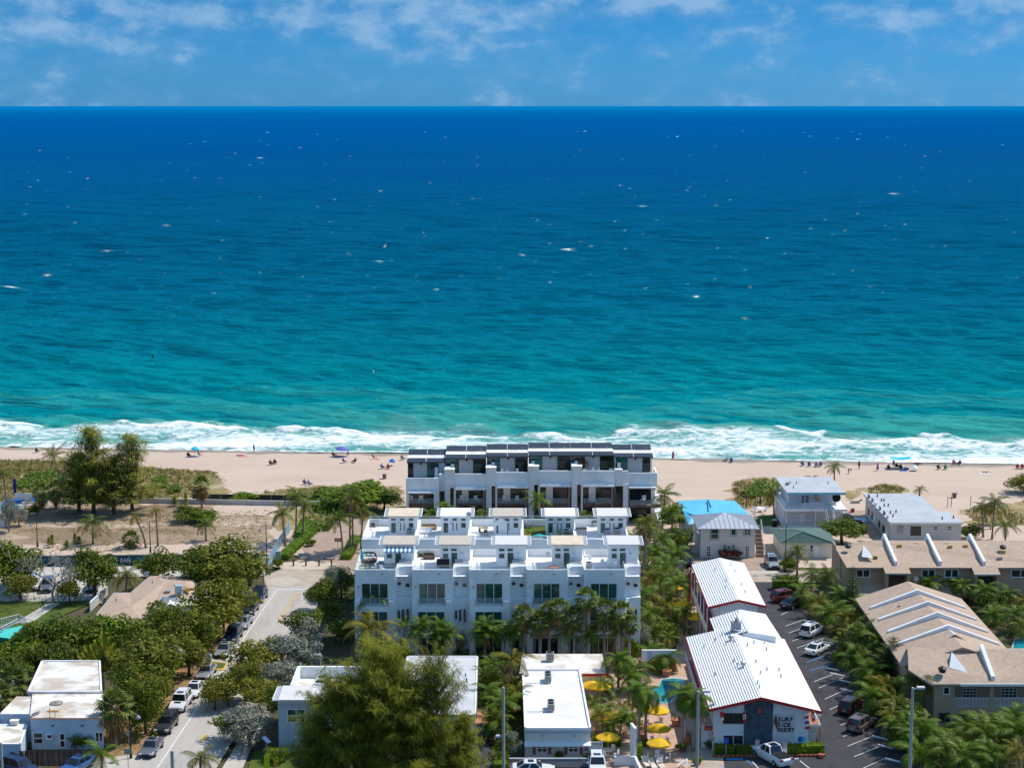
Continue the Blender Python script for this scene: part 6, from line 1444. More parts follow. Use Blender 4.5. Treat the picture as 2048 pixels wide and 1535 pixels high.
SHR += [('dense thicket behind the grey roof porch', 978, 1400, 1326, 50, 'green'), ('dense thicket left of the motel office wall', 1008, 1440, 1366, 60, 'green'), ('dense thicket beside the car under the palms', 990, 1482, 1410, 52, 'green'), ('dark low thicket before the motel office lattice', 1012, 1516, 1462, 44, 'green'),
 ('leafy thicket under the right corner palms of the front row', 1264, 1320, 1270, 44, 'green'), ('leafy mass at the foot of the first town house', 760, 1335, 1270, 90, 'green'), ('leafy mass between grey roof and first town house', 800, 1330, 1286, 60, 'olive')]
for t in SHR: shrub(*t)
hedge('clipped hedge left of the beach path', (566, 1118), (628, 1062), 1.8, .9, lf_bright); hedge('clipped hedge beside the beach path along the plaza', (600, 1075), (616, 1050), 2.2, 1.0, lf_bright)
hedge('clipped hedge at the town house side of the plaza', (692, 1120), (712, 1080), 1.6, 1.0, lf_bright); hedge('tall square hedge at the back of the car park', (1545, 1178), (1592, 1178), 1.5, 1.6, lf_green); hedge('lower square hedge behind the tall car park hedge', (1552, 1166), (1596, 1166), 1.0, 1.2, lf_green)
hedge('hedge under the motel windows left of the slate', (1428, 1506), (1468, 1506), 1.2, 1.1, lf_green); hedge('hedge at the foot of the slate panel', (1472, 1507), (1560, 1507), 1.2, 1.05, lf_green); hedge('sunlit hedge at the right corner of the motel', (1568, 1507), (1646, 1504), 1.3, 1.15, lf_bright)
hedge('small square hedge column by the pool terrace gate', (1274, 1518), (1284, 1518), .8, 1.9, lf_bright); hedge('dark hedge behind the terrace table', (1184, 1490), (1242, 1490), 1.2, 1.2, lf_green); hedge('yellow green hedge block at the bottom edge by the tall pole', (988, 1548), (1016, 1548), 1.4, 1.6, lf_bright)
hedge('hedge between bungalow drive and apartment block', (1700, 1066), (1732, 1066), 1.6, 1.5, lf_green)
COCO = [('wind blown coconut palm leaning left of the dark casuarinas', 128, 1000, 888, 'wind', 3.4, 13, -1.6), ('coconut palm at the left edge behind the pool pavilion', 12, 1006, 925, 'coco', 3.0, 12, -.3), ('bushy palm alone in the middle of the sandy lot', 186, 1088, 1018, 'coco', 3.4, 15, 0),
 ('leaning small palm on the sandy lot by the street lamp', 292, 1096, 1018, 'cocoy', 2.0, 11, -1.6), ('upright small palm with pale fronds on the sandy lot', 316, 1092, 1006, 'cocoy', 1.9, 11, -.2), ('short bushy palm in front of the street end tree', 412, 1082, 1028, 'coco', 2.6, 13, 0),
 ('yellowing coconut palm drooping beside the tan roof', 252, 1198, 1122, 'cocoy', 3.2, 12, .3), ('pale coconut palm in front of the street end tree', 430, 1180, 1098, 'cocoy', 3.4, 11, .2),
 ('tallest coconut palm left of the beach path', 592, 1082, 966, 'coco', 3.4, 14, .3), ('coconut palm nearest the construction fence', 570, 1092, 1000, 'coco', 3.2, 13, -.4), ('coconut palm between the pair left of the beach path', 606, 1076, 985, 'coco', 3.0, 13, .4),
 ('tallest coconut palm right of the beach path', 700, 1104, 960, 'coco', 3.6, 14, .2), ('lower coconut palm by the red sign', 686, 1112, 1010, 'coco', 3.4, 13, -.5), ('coconut palm touching the town house deck corner', 722, 1098, 1000, 'coco', 3.2, 13, .5), ('coconut palm with dry fronds behind the red sign', 706, 1100, 990, 'cocoy', 2.8, 12, .0),
 ('tall coconut palm against the first town house window', 742, 1302, 1160, 'coco', 3.5, 15, .2), ('big coconut palm below it in front of the first town house', 738, 1345, 1212, 'cocoy', 4.6, 15, .2),
 ('palm rising before the fourth modern beach house', 1076, 1058, 974, 'areca', 3.2, 13, 0), ('dark coconut palm on the beach behind the balcony house', 1668, 972, 917, 'coco', 2.4, 13, 0), ('very young palm on the sand by the balcony house roof', 1622, 965, 945, 'cocoy', 1.8, 9, 0), ('small yellow green palm alone on the beach', 1838, 996, 965, 'cocoy', 1.9, 10, .1),
 ('tall dark coconut palm at the beach path right of the apartments', 1984, 1078, 980, 'coco', 3.2, 15, .2), ('shorter dark coconut palm at the right beach path', 2010, 1092, 1030, 'coco', 2.7, 13, 0), ('leaning coconut palm beside it at the right beach path', 1966, 1074, 992, 'coco', 2.8, 12, -.5),
 ('leaning coconut palm between dune and balcony house', 1548, 1032, 966, 'cocoy', 2.8, 12, -.4), ('young bright palm on the left of the motel office roof', 1022, 1398, 1284, 'cocoy', 3.4, 11, .2), ('bushy date palm by the silver car behind the motel', 1594, 1150, 1078, 'date', 3.0, 20, 0),
 ('big coconut palm leaning over the balcony terrace roof', 1832, 1440, 1322, 'coco', 3.8, 14, .2), ('golden young palm at the bottom edge by the street', 402, 1572, 1484, 'cocoy', 2.9, 12, 0), ('yellow green palm over the bottom left fence', 205, 1560, 1478, 'areca', 2.6, 13, 0),
 ('coconut palm with brown hanging fronds right of the town houses', 1302, 1215, 1128, 'cocoy', 3.0, 12, -.2), ('tall palm beside the penthouse of the second row', 1290, 1190, 1018, 'cocoy', 2.6, 13, .1)]
for l, x, yb_, yt, kd, L, n, ln_ in COCO: feather('coconut_palm' if kd != 'date' else 'date_palm', l, x, yb_, yt, kd, L, n, ln_, wind=(-.5 if kd == 'wind' else 0))
for l, x, yb_, yt in (('left of the twin royal palms at the centre of the pool terrace', 1277, 1492, 1346), ('right of the twin royal palms at the centre of the pool terrace', 1291, 1484, 1358), ('left of the twin royal palms before the motel office door', 1366, 1494, 1352), ('right of the twin royal palms before the motel office door', 1386, 1502, 1366),
                      ('royal palm beside the stained white roof', 1236, 1384, 1288), ('royal palm at the far side of the motel pool', 1272, 1378, 1312), ('royal palm in the planter by the pool house wall', 1332, 1344, 1290)):
    feather('royal_palm', l, x, yb_, yt, 'royal', 2.9, 15, ru(-.2, .2), dead=False, r=.20, el1=-35, trunkmat=bark_g)
def belt(name, kind, tmpl, spots, L=2.0, n=11, grp=None, r=.11, dead=False):
    for i, s in enumerate(sorted(spots, key=lambda q: q[1] if 'sea' in tmpl else q[0])):
        k_ = random.choice((kind, kind, kind, 'coco', 'cocoy')) if L > 2.1 else kind
        feather(name, tmpl.format(ORD[i]), s[0] + ru(-3, 3), s[1], s[2] + ru(-7, 7), k_, (s[3] if len(s) > 3 else L) * ru(.88, 1.18), n + random.randrange(0, 6), ru(-.7, .7), grp, dead or rnd() < .4, r)
belt('christmas_palm', 'areca', '{} from the left of the slim palms along the town house front doors', [(813, 1326, 1234), (846, 1326, 1229), (868, 1326, 1234), (894, 1326, 1240), (948, 1326, 1238), (966, 1325, 1232), (986, 1324, 1236), (1006, 1325, 1232), (830, 1329, 1246), (880, 1328, 1244), (908, 1328, 1240), (974, 1329, 1242), (1022, 1329, 1240), (1070, 1329, 1236), (1140, 1329, 1240), (1190, 1329, 1242), (1226, 1329, 1244)], 2.0, 14, 'slim palms along the town houses')
belt('areca_palm', 'areca', '{} of the feathery palms between grey roof and motel office, counted from the sea', [(985, 1362, 1308), (962, 1392, 1330), (1000, 1405, 1340), (1030, 1432, 1352), (978, 1436, 1362), (1008, 1462, 1375), (985, 1482, 1412), (1042, 1420, 1368)], 2.6, 12, 'feathery palms beside the motel office')
belt('areca_palm', 'areca', '{} of the palms on the pool terrace by the office wall, counted from the sea', [(1210, 1404, 1350, 1.8), (1196, 1440, 1385, 2.2), (1228, 1448, 1390, 2.4), (1216, 1462, 1400, 2.2), (1250, 1440, 1385, 2.2), (1255, 1390, 1330, 2.4), (1225, 1400, 1360, 1.8), (1206, 1476, 1412, 1.9), (1240, 1474, 1418, 1.9), (1222, 1482, 1430, 1.6), (1262, 1470, 1408, 2.0)], 2.2, 11, 'palms on the pool terrace')
belt('areca_palm', 'areca', '{} of the palms right of the town houses, counted from the sea', [(1322, 1062, 966), (1345, 1090, 1000), (1300, 1110, 1030), (1330, 1140, 1050), (1352, 1160, 1075), (1308, 1165, 1080), (1340, 1195, 1105), (1320, 1215, 1130), (1355, 1225, 1140), (1300, 1240, 1150), (1340, 1255, 1180), (1300, 1262, 1195), (1368, 1262, 1200, 2.0), (1332, 1305, 1255, 1.8), (1290, 1330, 1280, 2.0)], 3.0, 13, 'palms right of the town houses', .14, True)
belt('areca_palm', 'areca', '{} of the palms along the parking bays, counted from the sea', [(1622, 1196, 1122), (1652, 1205, 1130), (1600, 1212, 1150), (1672, 1230, 1165), (1640, 1234, 1172), (1668, 1262, 1190), (1690, 1290, 1212), (1722, 1285, 1195), (1700, 1318, 1240), (1728, 1330, 1235), (1750, 1352, 1265), (1722, 1362, 1290), (1748, 1390, 1310), (1772, 1420, 1335), (1758, 1432, 1365), (1790, 1452, 1375), (1782, 1476, 1402), (1738, 1400, 1345)], 2.9, 13, 'palms along the parking bays', .13)
belt('areca_palm', 'areca', '{} from the left of the palms below the balcony terrace', [(1800, 1500, 1420), (1825, 1515, 1440), (1850, 1520, 1425), (1880, 1500, 1430), (1905, 1525, 1440), (1930, 1505, 1420), (1955, 1530, 1432), (1980, 1505, 1410), (2005, 1530, 1425), (2030, 1505, 1405), (2048, 1535, 1430), (1840, 1550, 1470), (1890, 1556, 1470), (1945, 1560, 1480), (1995, 1560, 1470), (2040, 1565, 1475)], 2.9, 13, 'palms below the balcony terrace', .13)
belt('areca_palm', 'areca', '{} of the palms behind the chevron roofs, counted from the sea', [(1862, 1200, 1145, 2.2), (1900, 1196, 1148, 2.2), (1928, 1204, 1156, 2.0), (2005, 1180, 1132), (2040, 1186, 1140), (1972, 1215, 1160), (2020, 1225, 1170), (2046, 1240, 1180), (1990, 1246, 1195), (2022, 1262, 1208), (2046, 1280, 1225)], 2.6, 12, 'palms behind the chevron roofs')
belt('areca_palm', 'areca', '{} from the left of the palms between second row and beach houses', [(860, 1058, 1008, 2.2), (892, 1056, 1000, 2.4), (940, 1058, 1010, 2.2), (966, 1060, 1014, 2.0), (1040, 1060, 1012, 2.2), (1108, 1060, 1008, 2.2), (1170, 1060, 1015, 2.0), (1190, 1060, 1012, 2.2)], 2.2, 12, 'palms between second row and beach houses')
SAB = [('cabbage palm by the dark casuarinas near the pool pavilion', 84, 1018, 962, 2.2, 0, 1), ('cabbage palm with dead skirt right of it by the casuarinas', 112, 1018, 955, 2.2, 1, 1), ('cabbage palm with dense round head on the sandy lot', 404, 1018, 947, 2.3, 1, 1),
 ('bushy fan palm with dead brown skirt at the construction fence', 262, 1094, 1056, 2.0, 1, 1), ('large cabbage palm with orange dead fronds before the bungalow', 231, 1492, 1368, 2.7, 1, 1), ('fan palm at the left edge beside the patched roof', 28, 1415, 1322, 2.6, 0, 0),
 ('lower fan palm at the left edge', 2, 1440, 1355, 2.2, 0, 0), ('fan palm crowned above the round street tree', 318, 1262, 1196, 1.6, 0, 0)]
for l, x, yb_, yt, r_, d_, s_ in SAB: sabal(l, x, yb_, yt, r_, d_, bool(s_))
for i, (x, yb_, yt, r_) in enumerate(sorted([(1047, 1327, 1202, 1.9), (1098, 1325, 1196, 1.7), (1118, 1329, 1190, 2.0), (1172, 1327, 1168, 2.0), (1208, 1327, 1190, 2.1), (1243, 1329, 1194, 2.1), (1080, 1331, 1214, 1.9), (1148, 1331, 1206, 2.0), (1258, 1333, 1220, 1.7)])):
    sabal(ORD[i] + ' from the left of the cabbage palms before the right hand town houses', x, yb_, yt, r_, 0, i == 0, group='cabbage palms before the town houses')
for i, (x, yb_, yt, r_) in enumerate(sorted([(1690, 1312, 1254, 2.0), (1712, 1330, 1240, 2.0), (1735, 1312, 1222, 2.0), (1758, 1345, 1258, 2.0), (1715, 1360, 1282, 1.8), (1742, 1378, 1310, 1.9), (1800, 1465, 1388, 2.0), (1828, 1490, 1400, 1.9), (1792, 1500, 1430, 1.8), (1690, 1268, 1230, 1.5)], key=lambda t: t[1])):
    sabal(ORD[i] + ' of the fan palms among the parking bay palms, counted from the sea', x, yb_, yt, r_, 0, False, 'fan_palm', 'fan palms along the parking bays', r=.15)
for i, (x, yb_, yt, r_) in enumerate([(1215, 1375, 1345, 1.2), (1190, 1372, 1345, 1.0)]): sabal(('larger' if i == 0 else 'smaller') + ' low fan palm at the corner of the stained white roof', x, yb_, yt, r_, 0, False, 'fan_palm')
sabal('tall fan palm right of the second row penthouses', 1288, 1160, 1030, 1.9, 1, True, 'fan_palm')
o = thing('travellers_palm', 'yellow green travellers palm with upright paddle leaves beside the patched roof', 'palm', P(208, 1376)); mb = MB(); mb.tube([(0, 0, 0), (0, 0, 2.2)], [.2, .16], 6); lpart('trunk', mb, bark_g, o)
random.seed(2)
for i in range(15):
    a = R(-78 + 156 * i / 14); d = Vector((math.sin(a), .15 * ru(-1, 1), math.cos(a))); mb = MB(); s = Vector((math.cos(a), 0, -math.sin(a))); b0_ = Vector((0, 0, 2.2)); L = 4.8 * ru(.85, 1.1) * (1 - .25 * abs(math.sin(a)))
    mb.tube([b0_, b0_ + d * L * .5], [.06, .04], 4)
    for k in range(6):
        f0, f1 = .42 + .58 * k / 6, .42 + .58 * (k + .9) / 6; w0 = .5 * math.sin(math.pi * min(1, (k + .6) / 6.5)) + .08
        for sg in (-1, 1):
            c0_, c1_ = b0_ + d * L * f0, b0_ + d * L * f1; mb.add([c0_, c1_, c1_ + s * sg * w0 + Vector((0, .2, -.12)), c0_ + s * sg * w0 * 1.05 + Vector((0, .2, -.16))], [(0, 1, 2, 3)])
    lpart('frond', mb, lf_trav, o)
def in_poly(x, y, pg):
    c = False; n = len(pg)
    for i in range(n):
        x1, y1 = pg[i]; x2, y2 = pg[i - 1]
        if (y1 > y) != (y2 > y) and x < (x2 - x1) * (y - y1) / (y2 - y1) + x1: c = not c
    return c
def cover(name, polys, n, h, mats, blades=5, leafy=False):
    mb = MB(); random.seed(len(name) + n)
    pgs = [[tuple(P(x, y)[:2]) for x, y in pg] for pg in polys]
    areas = [max(1, (max(p[0] for p in pg) - min(p[0] for p in pg)) * (max(p[1] for p in pg) - min(p[1] for p in pg))) for pg in pgs]
    for pg, ar in zip(pgs, areas):
        xs = [p[0] for p in pg]; ys = [p[1] for p in pg]; m = int(n * ar / sum(areas))
        ph = [ru(0, 6) for _ in range(4)]
        for _ in range(m):
            x, y = ru(min(xs), max(xs)), ru(min(ys), max(ys))
            if not in_poly(x, y, pg): continue
            dn = math.sin(x * .21 + ph[0]) + math.sin(y * .17 + ph[1]) + .7 * math.sin(x * .53 + y * .31 + ph[2])
            if dn < ru(-1.6, .7): continue
            hh = h * ru(.5, 1.2)
            for b_ in range(blades):
                a = ru(0, 6.28); d = Vector((math.cos(a), math.sin(a), 0)); c = Vector((x + ru(-.3, .3), y + ru(-.3, .3), .03))
                if leafy:
                    nn = Vector((ru(-1, 1), ru(-1, 1), 1.2)).normalized(); a_ = nn.cross(d).normalized(); q_ = nn.cross(a_); s = ru(.12, .26); c.z = hh * ru(.3, 1); mb.add([c - a_ * s, c - q_ * s * .7, c + a_ * s, c + q_ * s * .7], [(0, 1, 2, 3)], random.randrange(len(mats)))
                else:
                    s = Vector((-d.y, d.x, 0)) * .05; mb.add([c - s, c + s, c + d * hh * .6 + Vector((0, 0, hh))], [(0, 1, 2)], random.randrange(len(mats)))
    o = inst(name, mb.mesh(name, mats)); o['kind'] = 'stuff'
    return o
cover('dune_grass', [[(-60, 932), (0, 920), (110, 922), (300, 936), (425, 944), (452, 962), (470, 990), (300, 1000), (-60, 1004)], [(505, 985), (640, 975), (800, 975), (810, 1010), (640, 1000)], [(1465, 970), (1490, 958), (1545, 956), (1600, 964), (1560, 1010), (1470, 1018)], [(1735, 976), (1770, 968), (1812, 978), (1800, 988), (1738, 988)], [(1690, 986), (1715, 981), (1722, 991), (1692, 998)], [(1918, 1022), (2060, 1002), (2120, 1050), (1965, 1054)]], 17000, .55, [lf_grass, lf_grass, lf_olive], 4)
cover('sea_grape_cover', [[(25, 975), (60, 950), (110, 945), (150, 975), (140, 998), (60, 1000)], [(130, 975), (160, 955), (190, 990), (150, 998)], [(600, 1045), (612, 1000), (650, 978), (690, 985), (690, 1020), (660, 1062), (628, 1066)], [(305, 962), (330, 953), (335, 975), (310, 980)], [(328, 980), (352, 972), (366, 982), (340, 990)], [(1480, 990), (1520, 966), (1550, 962), (1560, 985), (1500, 1000)]], 9000, .9, [lf_bright, lf_bright, lf_areca], 7, True)
cover('weeds', [[(-20, 1040), (540, 1020), (520, 1104), (-20, 1106)], [(300, 1330), (500, 1190), (470, 1230), (260, 1500), (150, 1540)], [(-20, 1210), (160, 1205), (60, 1250), (-20, 1255)]], 5200, .28, [lf_grass, lf_olive], 4)
cover('undergrowth', [[(1555, 1190), (1600, 1195), (1700, 1310), (1760, 1420), (1830, 1520), (1900, 1400), (1820, 1310), (1720, 1200)], [(1780, 1460), (1900, 1470), (2060, 1440), (2060, 1545), (1840, 1545)], [(1265, 1080), (1375, 1070), (1385, 1280), (1280, 1330)], [(640, 1160), (715, 1140), (715, 1290), (800, 1318), (700, 1420), (560, 1420), (640, 1250)], [(930, 1340), (1040, 1360), (1040, 1510), (985, 1510)], [(0, 1290), (300, 1290), (330, 1200), (160, 1240)], [(800, 1300), (1290, 1300), (1290, 1318), (800, 1318)], [(1960, 1180), (2060, 1170), (2060, 1290), (2010, 1270)], [(820, 1045), (1290, 1045), (1290, 1075), (820, 1075)], [(230, 1340), (330, 1340), (330, 1480), (240, 1490)]], 13000, 1.0, [lf_green, lf_green, lf_areca], 6, True)
# ================================================================== vehicles
random.seed(77)
def car_paint(name, col, metal=.0, rough=.28):
    m, nt, ln, b = _mat('paint_' + name); f = noise(nt, ln, 1.2, 3); c = Vector(col)
    ln.new(ramp(nt, ln, f, [(.3, tuple(c * .93)), (.7, tuple(c * 1.05))]), b.inputs['Base Color'])
    b.inputs['Roughness'].default_value = rough; b.inputs['Metallic'].default_value = metal; b.inputs['Coat Weight'].default_value = .6; b.inputs['Coat Roughness'].default_value = .08
    return m
PAINT = {'silver': car_paint('silver', (.42, .44, .46), .45), 'grey': car_paint('grey', (.20, .21, .23), .4), 'charcoal': car_paint('charcoal', (.045, .043, .05), .3), 'black': car_paint('black', (.010, .010, .014)), 'navy': car_paint('navy', (.012, .022, .07), .2),
         'white': car_paint('white', (.74, .74, .74)), 'red': car_paint('red', (.20, .012, .018), .2), 'bronze': car_paint('bronze', (.20, .16, .13), .4), 'maroon': car_paint('maroon', (.10, .03, .035), .3), 'blue': car_paint('blue', (.03, .10, .30), .3)}
cglass = GM('car_glass', (.014, .020, .024), .05, .6)
tyre = M('tyre', (.018, .018, .02), .9, .1); rimm = M('alloy', (.40, .41, .43), .35, .05, 2, .5, .6)
lampw = M('head_lamp', (.65, .66, .66), .15, .05, 2, .6); lampr = M('tail_lamp', (.30, .008, .012), .25, .1, 2, .5)
def car_meshes(kind):
    L, Wd, H = {'sedan': (4.75, 1.84, 1.45), 'suv': (4.75, 1.92, 1.76), 'jeep': (4.75, 1.95, 1.88), 'pickup': (5.8, 2.02, 1.92)}[kind]
    w = Wd / 2
    belt = {'sedan': .92, 'suv': 1.08, 'jeep': 1.12, 'pickup': 1.18}[kind]
    bon = {'sedan': .84, 'suv': 1.02, 'jeep': 1.06, 'pickup': 1.16}[kind]
    tailz = {'sedan': .98, 'suv': 1.08, 'jeep': 1.12, 'pickup': 1.18}[kind]
    y = lambda f: -L / 2 + L * f
    secs = [(0, .70, .45, .62), (.03, .90, .30, bon * .80), (.12, .98, .22, bon * .96), (.30, 1.0, .20, bon + .03), (.36, 1.0, .20, belt), (.70, 1.0, .20, belt + .02), (.86, 1.0, .22, tailz), (.965, .95, .28, tailz - .03), (1.0, .82, .42, tailz * .80)]
    mb = MB(); rings = []
    for f, wf, z0, z1 in secs:
        a = w * wf; zm = z0 + (z1 - z0) * .55
        rings.append([(-a * .86, y(f), z0), (-a, y(f), zm * .8), (-a * .985, y(f), z0 + (z1 - z0) * .82), (-a * .86, y(f), z1), (a * .86, y(f), z1), (a * .985, y(f), z0 + (z1 - z0) * .82), (a, y(f), zm * .8), (a * .86, y(f), z0)])
    n = 8; V = [p for r_ in rings for p in r_]; F = [tuple(range(n)), tuple(range(len(V) - 1, len(V) - n - 1, -1))]
    for i in range(len(rings) - 1):
        for j in range(n): F.append((i * n + j, (i + 1) * n + j, (i + 1) * n + (j + 1) % n, i * n + (j + 1) % n))
    mb.add(V, F)
    body = mb
    g = {'sedan': (.29, .43, .70, .90), 'suv': (.30, .42, .90, .985), 'jeep': (.33, .39, .94, .985), 'pickup': (.30, .41, .60, .655)}[kind]
    rw, bw = w * (.70 if kind == 'sedan' else .76), w * .88
    zb = belt - .03
    cab = MB()
    ys = [y(q) for q in g]
    c8 = [(-bw, ys[0], zb), (bw, ys[0], zb), (bw, ys[3], zb), (-bw, ys[3], zb), (-rw, ys[1], H - .02), (rw, ys[1], H - .02), (rw, ys[2], H - .02), (-rw, ys[2], H - .02)]
    ym = (ys[1] + ys[2]) / 2
    cab.add(c8, [(0, 1, 5, 4), (1, 2, 6, 5), (2, 3, 7, 6), (3, 0, 4, 7)])
    ch = .10
    cab.add([c8[4], c8[5], c8[6], c8[7], (-rw * .86, ys[1] + ch * 2, H + .03), (rw * .86, ys[1] + ch * 2, H + .03), (rw * .86, ys[2] - ch * 2, H + .03), (-rw * .86, ys[2] - ch * 2, H + .03)], [(0, 1, 5, 4), (1, 2, 6, 5), (2, 3, 7, 6), (3, 0, 4, 7), (4, 5, 6, 7)])
    def pane(q, s=.86, off=.012):
        q = [Vector(p) for p in q]; c = sum(q, Vector()) / 4; nrm = (q[1] - q[0]).cross(q[3] - q[0]).normalized()
        if nrm.dot(c - Vector((0, ym, 1.0))) < 0: nrm = -nrm
        return [c + (p - c) * s + nrm * off for p in q]
    ws = MB(); ws.poly(pane((c8[0], c8[1], c8[5], c8[4]), .90))
    rwn = MB(); rwn.poly(pane((c8[2], c8[3], c8[7], c8[6]), .86))
    sides = []
    for a, b, c_, d in ((1, 2, 6, 5), (3, 0, 4, 7)):
        A, B, C_, D = [Vector(c8[i]) for i in (a, b, c_, d)]
        for f0, f1 in ((.04, .48), (.52, .95)):
            m_ = MB(); q = [A.lerp(B, f0), A.lerp(B, f1), D.lerp(C_, f1), D.lerp(C_, f0)]; q = pane(q, .90); m_.poly(q); sides.append(m_)
    wh = []; rad = .34 if kind == 'sedan' else .39
    for sx in (-1, 1):
        for f in (.19, .805):
            t = MB(); t.tube([(sx * (w - .20), y(f), rad), (sx * (w + .015), y(f), rad)], rad, 14); r_ = MB(); r_.tube([(sx * (w + .016), y(f), rad), (sx * (w + .03), y(f), rad)], rad * .64, 10); wh.append((t, r_))
    hl, tl = [], []
    for sx in (-1, 1):
        m_ = MB(); a, b = sorted((sx * w * .48, sx * w * .88)); m_.box(a, y(0) - .012, bon * .62, b, y(.06), bon * .78); hl.append(m_)
        m_ = MB(); a, b = sorted((sx * w * .55, sx * w * .90)); m_.box(a, y(.965), tailz * .78, b, y(1) + .014, tailz * .93); tl.append(m_)
    gr = MB(); gr.box(-w * .46, y(0) - .014, bon * .45, w * .46, y(.04), bon * .66); gr.box(-w * .8, y(0) - .016, .30, w * .8, y(.03), .40)
    mi = []
    for sx in (-1, 1): m_ = MB(); m_.box(sx * (w + .0), y(.335), belt + .02, sx * (w + .2), y(.36), belt + .18); mi.append(m_)
    pl = MB(); pl.box(-.2, y(1) - .02, .62, .2, y(1) + .03, .76)
    extra = []
    if kind == 'pickup':
        m_ = MB(); m_.box(-w * .84, y(.665), tailz + .001, w * .84, y(.97), tailz + .05); extra.append(('bed_cover', m_, black))
        m_ = MB(); m_.box(-rw * .6, ys[1] + .35, H + .032, rw * .6, ys[1] + 1.15, H + .045); extra.append(('sunroof', m_, cglass))
    if kind in ('jeep', 'suv'):
        m_ = MB(); [m_.box(sx * rw * .9 - .03, ys[1] + .3, H + .035, sx * rw * .9 + .03, ys[2] - .1, H + .10) for sx in (-1, 1)]; extra.append(('roof_rail', m_, dark))
        m_ = MB(); m_.box(-rw * .55, ys[1] + .3, H + .032, rw * .55, ys[1] + 1.0, H + .045); extra.append(('sunroof', m_, cglass))
    if kind == 'jeep': m_ = MB(); m_.box(-.4, y(.2), bon + .02, .4, y(.28), bon + .07); extra.append(('bonnet_vent', m_, black))
    if kind == 'sedan': m_ = MB(); m_.box(-rw * .6, ys[1] + .25, H + .032, rw * .6, ys[1] + .9, H + .042); extra.append(('sunroof', m_, cglass))
    me = lambda nm, m_, mat, sm=False: m_.mesh(nm, [mat], smooth=sm)
    w0 = PAINT['white']
    return dict(parts=[('body', me('body', body, w0), 1), ('cabin', me('cabin', cab, w0), 1), ('windscreen', me('windscreen', ws, cglass), 0), ('rear_window', me('rear_window', rwn, cglass), 0), ('grille', me('grille', gr, black), 0), ('number_plate', me('number_plate', pl, M('plate', (.5, .5, .52), .6)), 0)] +
                [('side_window', me('side_window', s_, cglass), 0) for s_ in sides] + [('headlight', me('headlight', h_, lampw), 0) for h_ in hl] + [('taillight', me('taillight', h_, lampr), 0) for h_ in tl] + [('mirror', me('mirror', h_, w0), 1) for h_ in mi] + [(a, me(a, b, c_), 0) for a, b, c_ in extra],
                wheels=[(me('wheel', t, tyre), me('rim', r_, rimm)) for t, r_ in wh])
CARM = {k: car_meshes(k) for k in ('sedan', 'suv', 'jeep', 'pickup')}
def car(kind, paint, label, px, py, rz, group=None, name=None):
    o = thing(name or {'sedan': 'parked_car', 'suv': 'parked_suv', 'jeep': 'parked_jeep', 'pickup': 'pickup_truck'}[kind], label, {'pickup': 'pickup truck'}.get(kind, 'car'), P(px, py, .072), group, rz)
    for nm, me, painted in CARM[kind]['parts']:
        c = inst(nm, me, o)
        if painted: c.material_slots[0].link = 'OBJECT'; c.material_slots[0].material = PAINT[paint]
    for wm, rm in CARM[kind]['wheels']: w_ = inst('wheel', wm, o); inst('rim', rm, w_)
    return o
SA = R(-4.5); kerb_g = 'cars parked along the kerb'
for kind, pnt, lab, px, py in [('sedan', 'grey', 'grey sedan nearest the camera in the kerb row', 303, 1502), ('suv', 'charcoal', 'charcoal estate parked between grey sedan and white jeep', 333, 1457), ('jeep', 'white', 'boxy white jeep in the kerb row with dark bonnet vent', 361, 1414),
                               ('sedan', 'white', 'white sedan directly behind the boxy jeep', 389, 1386), ('sedan', 'silver', 'pale sedan next to the yellow kerb planter', 413, 1350), ('sedan', 'silver', 'silver sedan beyond the kerb planter', 449, 1306), ('suv', 'navy', 'dark navy car between the two silver sedans', 466, 1278),
                               ('sedan', 'silver', 'silver sedan before the dark cars at the street end', 487, 1251), ('suv', 'black', 'black car half under the silver tree at the street end', 500, 1224), ('suv', 'navy', 'farthest dark car of the kerb row', 518, 1199)]:
    car(kind, pnt, lab, px, py, SA, kerb_g)
car('suv', 'grey', 'grey suv parked beside the olive casuarina under the motel office palms', 938, 1508, R(180)); car('sedan', 'blue', 'dark blue car at the bottom edge before the wooden fence', 155, 1538, R(-25)); car('suv', 'navy', 'dark blue estate partly cut off at the bottom edge by the fence', 40, 1546, R(60))
car('sedan', 'white', 'white car roof just showing at the bottom edge before the lattice', 1066, 1546, R(90)); car('suv', 'white', 'white suv at the bottom edge by the terrace gate', 1194, 1540, R(0))
car('pickup', 'white', 'white pickup truck with black bed cover before the motel', 1543, 1519, R(-152)); car('sedan', 'white', 'white sedan nose into the middle parking bays', 1634, 1304, R(143)); car('suv', 'white', 'white suv nose into the bays beyond the white sedan', 1624, 1268, R(143))
car('suv', 'red', 'dark red suv by the tall square hedge', 1572, 1200, R(120)); car('sedan', 'black', 'black car beside the dark red suv', 1586, 1213, R(138)); car('suv', 'maroon', 'brownish suv in the shaded parking bay under palms', 1702, 1420, R(148)); car('suv', 'bronze', 'bronze suv with chrome trim in the lower parking bays', 1722, 1456, R(143))
car('suv', 'silver', 'silver suv parked on the brown pavers behind the motel', 1544, 1132, R(2)); car('suv', 'black', 'dark car half hidden by palms behind the motel wing', 1370, 1126, R(10))
for i, (pnt, px, py, lab) in enumerate([('white', 68, 1175, 'white car under the leafless tree'), ('grey', 96, 1178, 'grey car under the leafless tree'), ('charcoal', 185, 1178, 'dark car parked under the dense tree by the wire fence')]): car('suv' if i < 2 else 'sedan', pnt, lab, px, py, R(8))
car('suv', 'black', 'dark suv in the shade by the beach house pool deck', 1697, 1048, R(90))
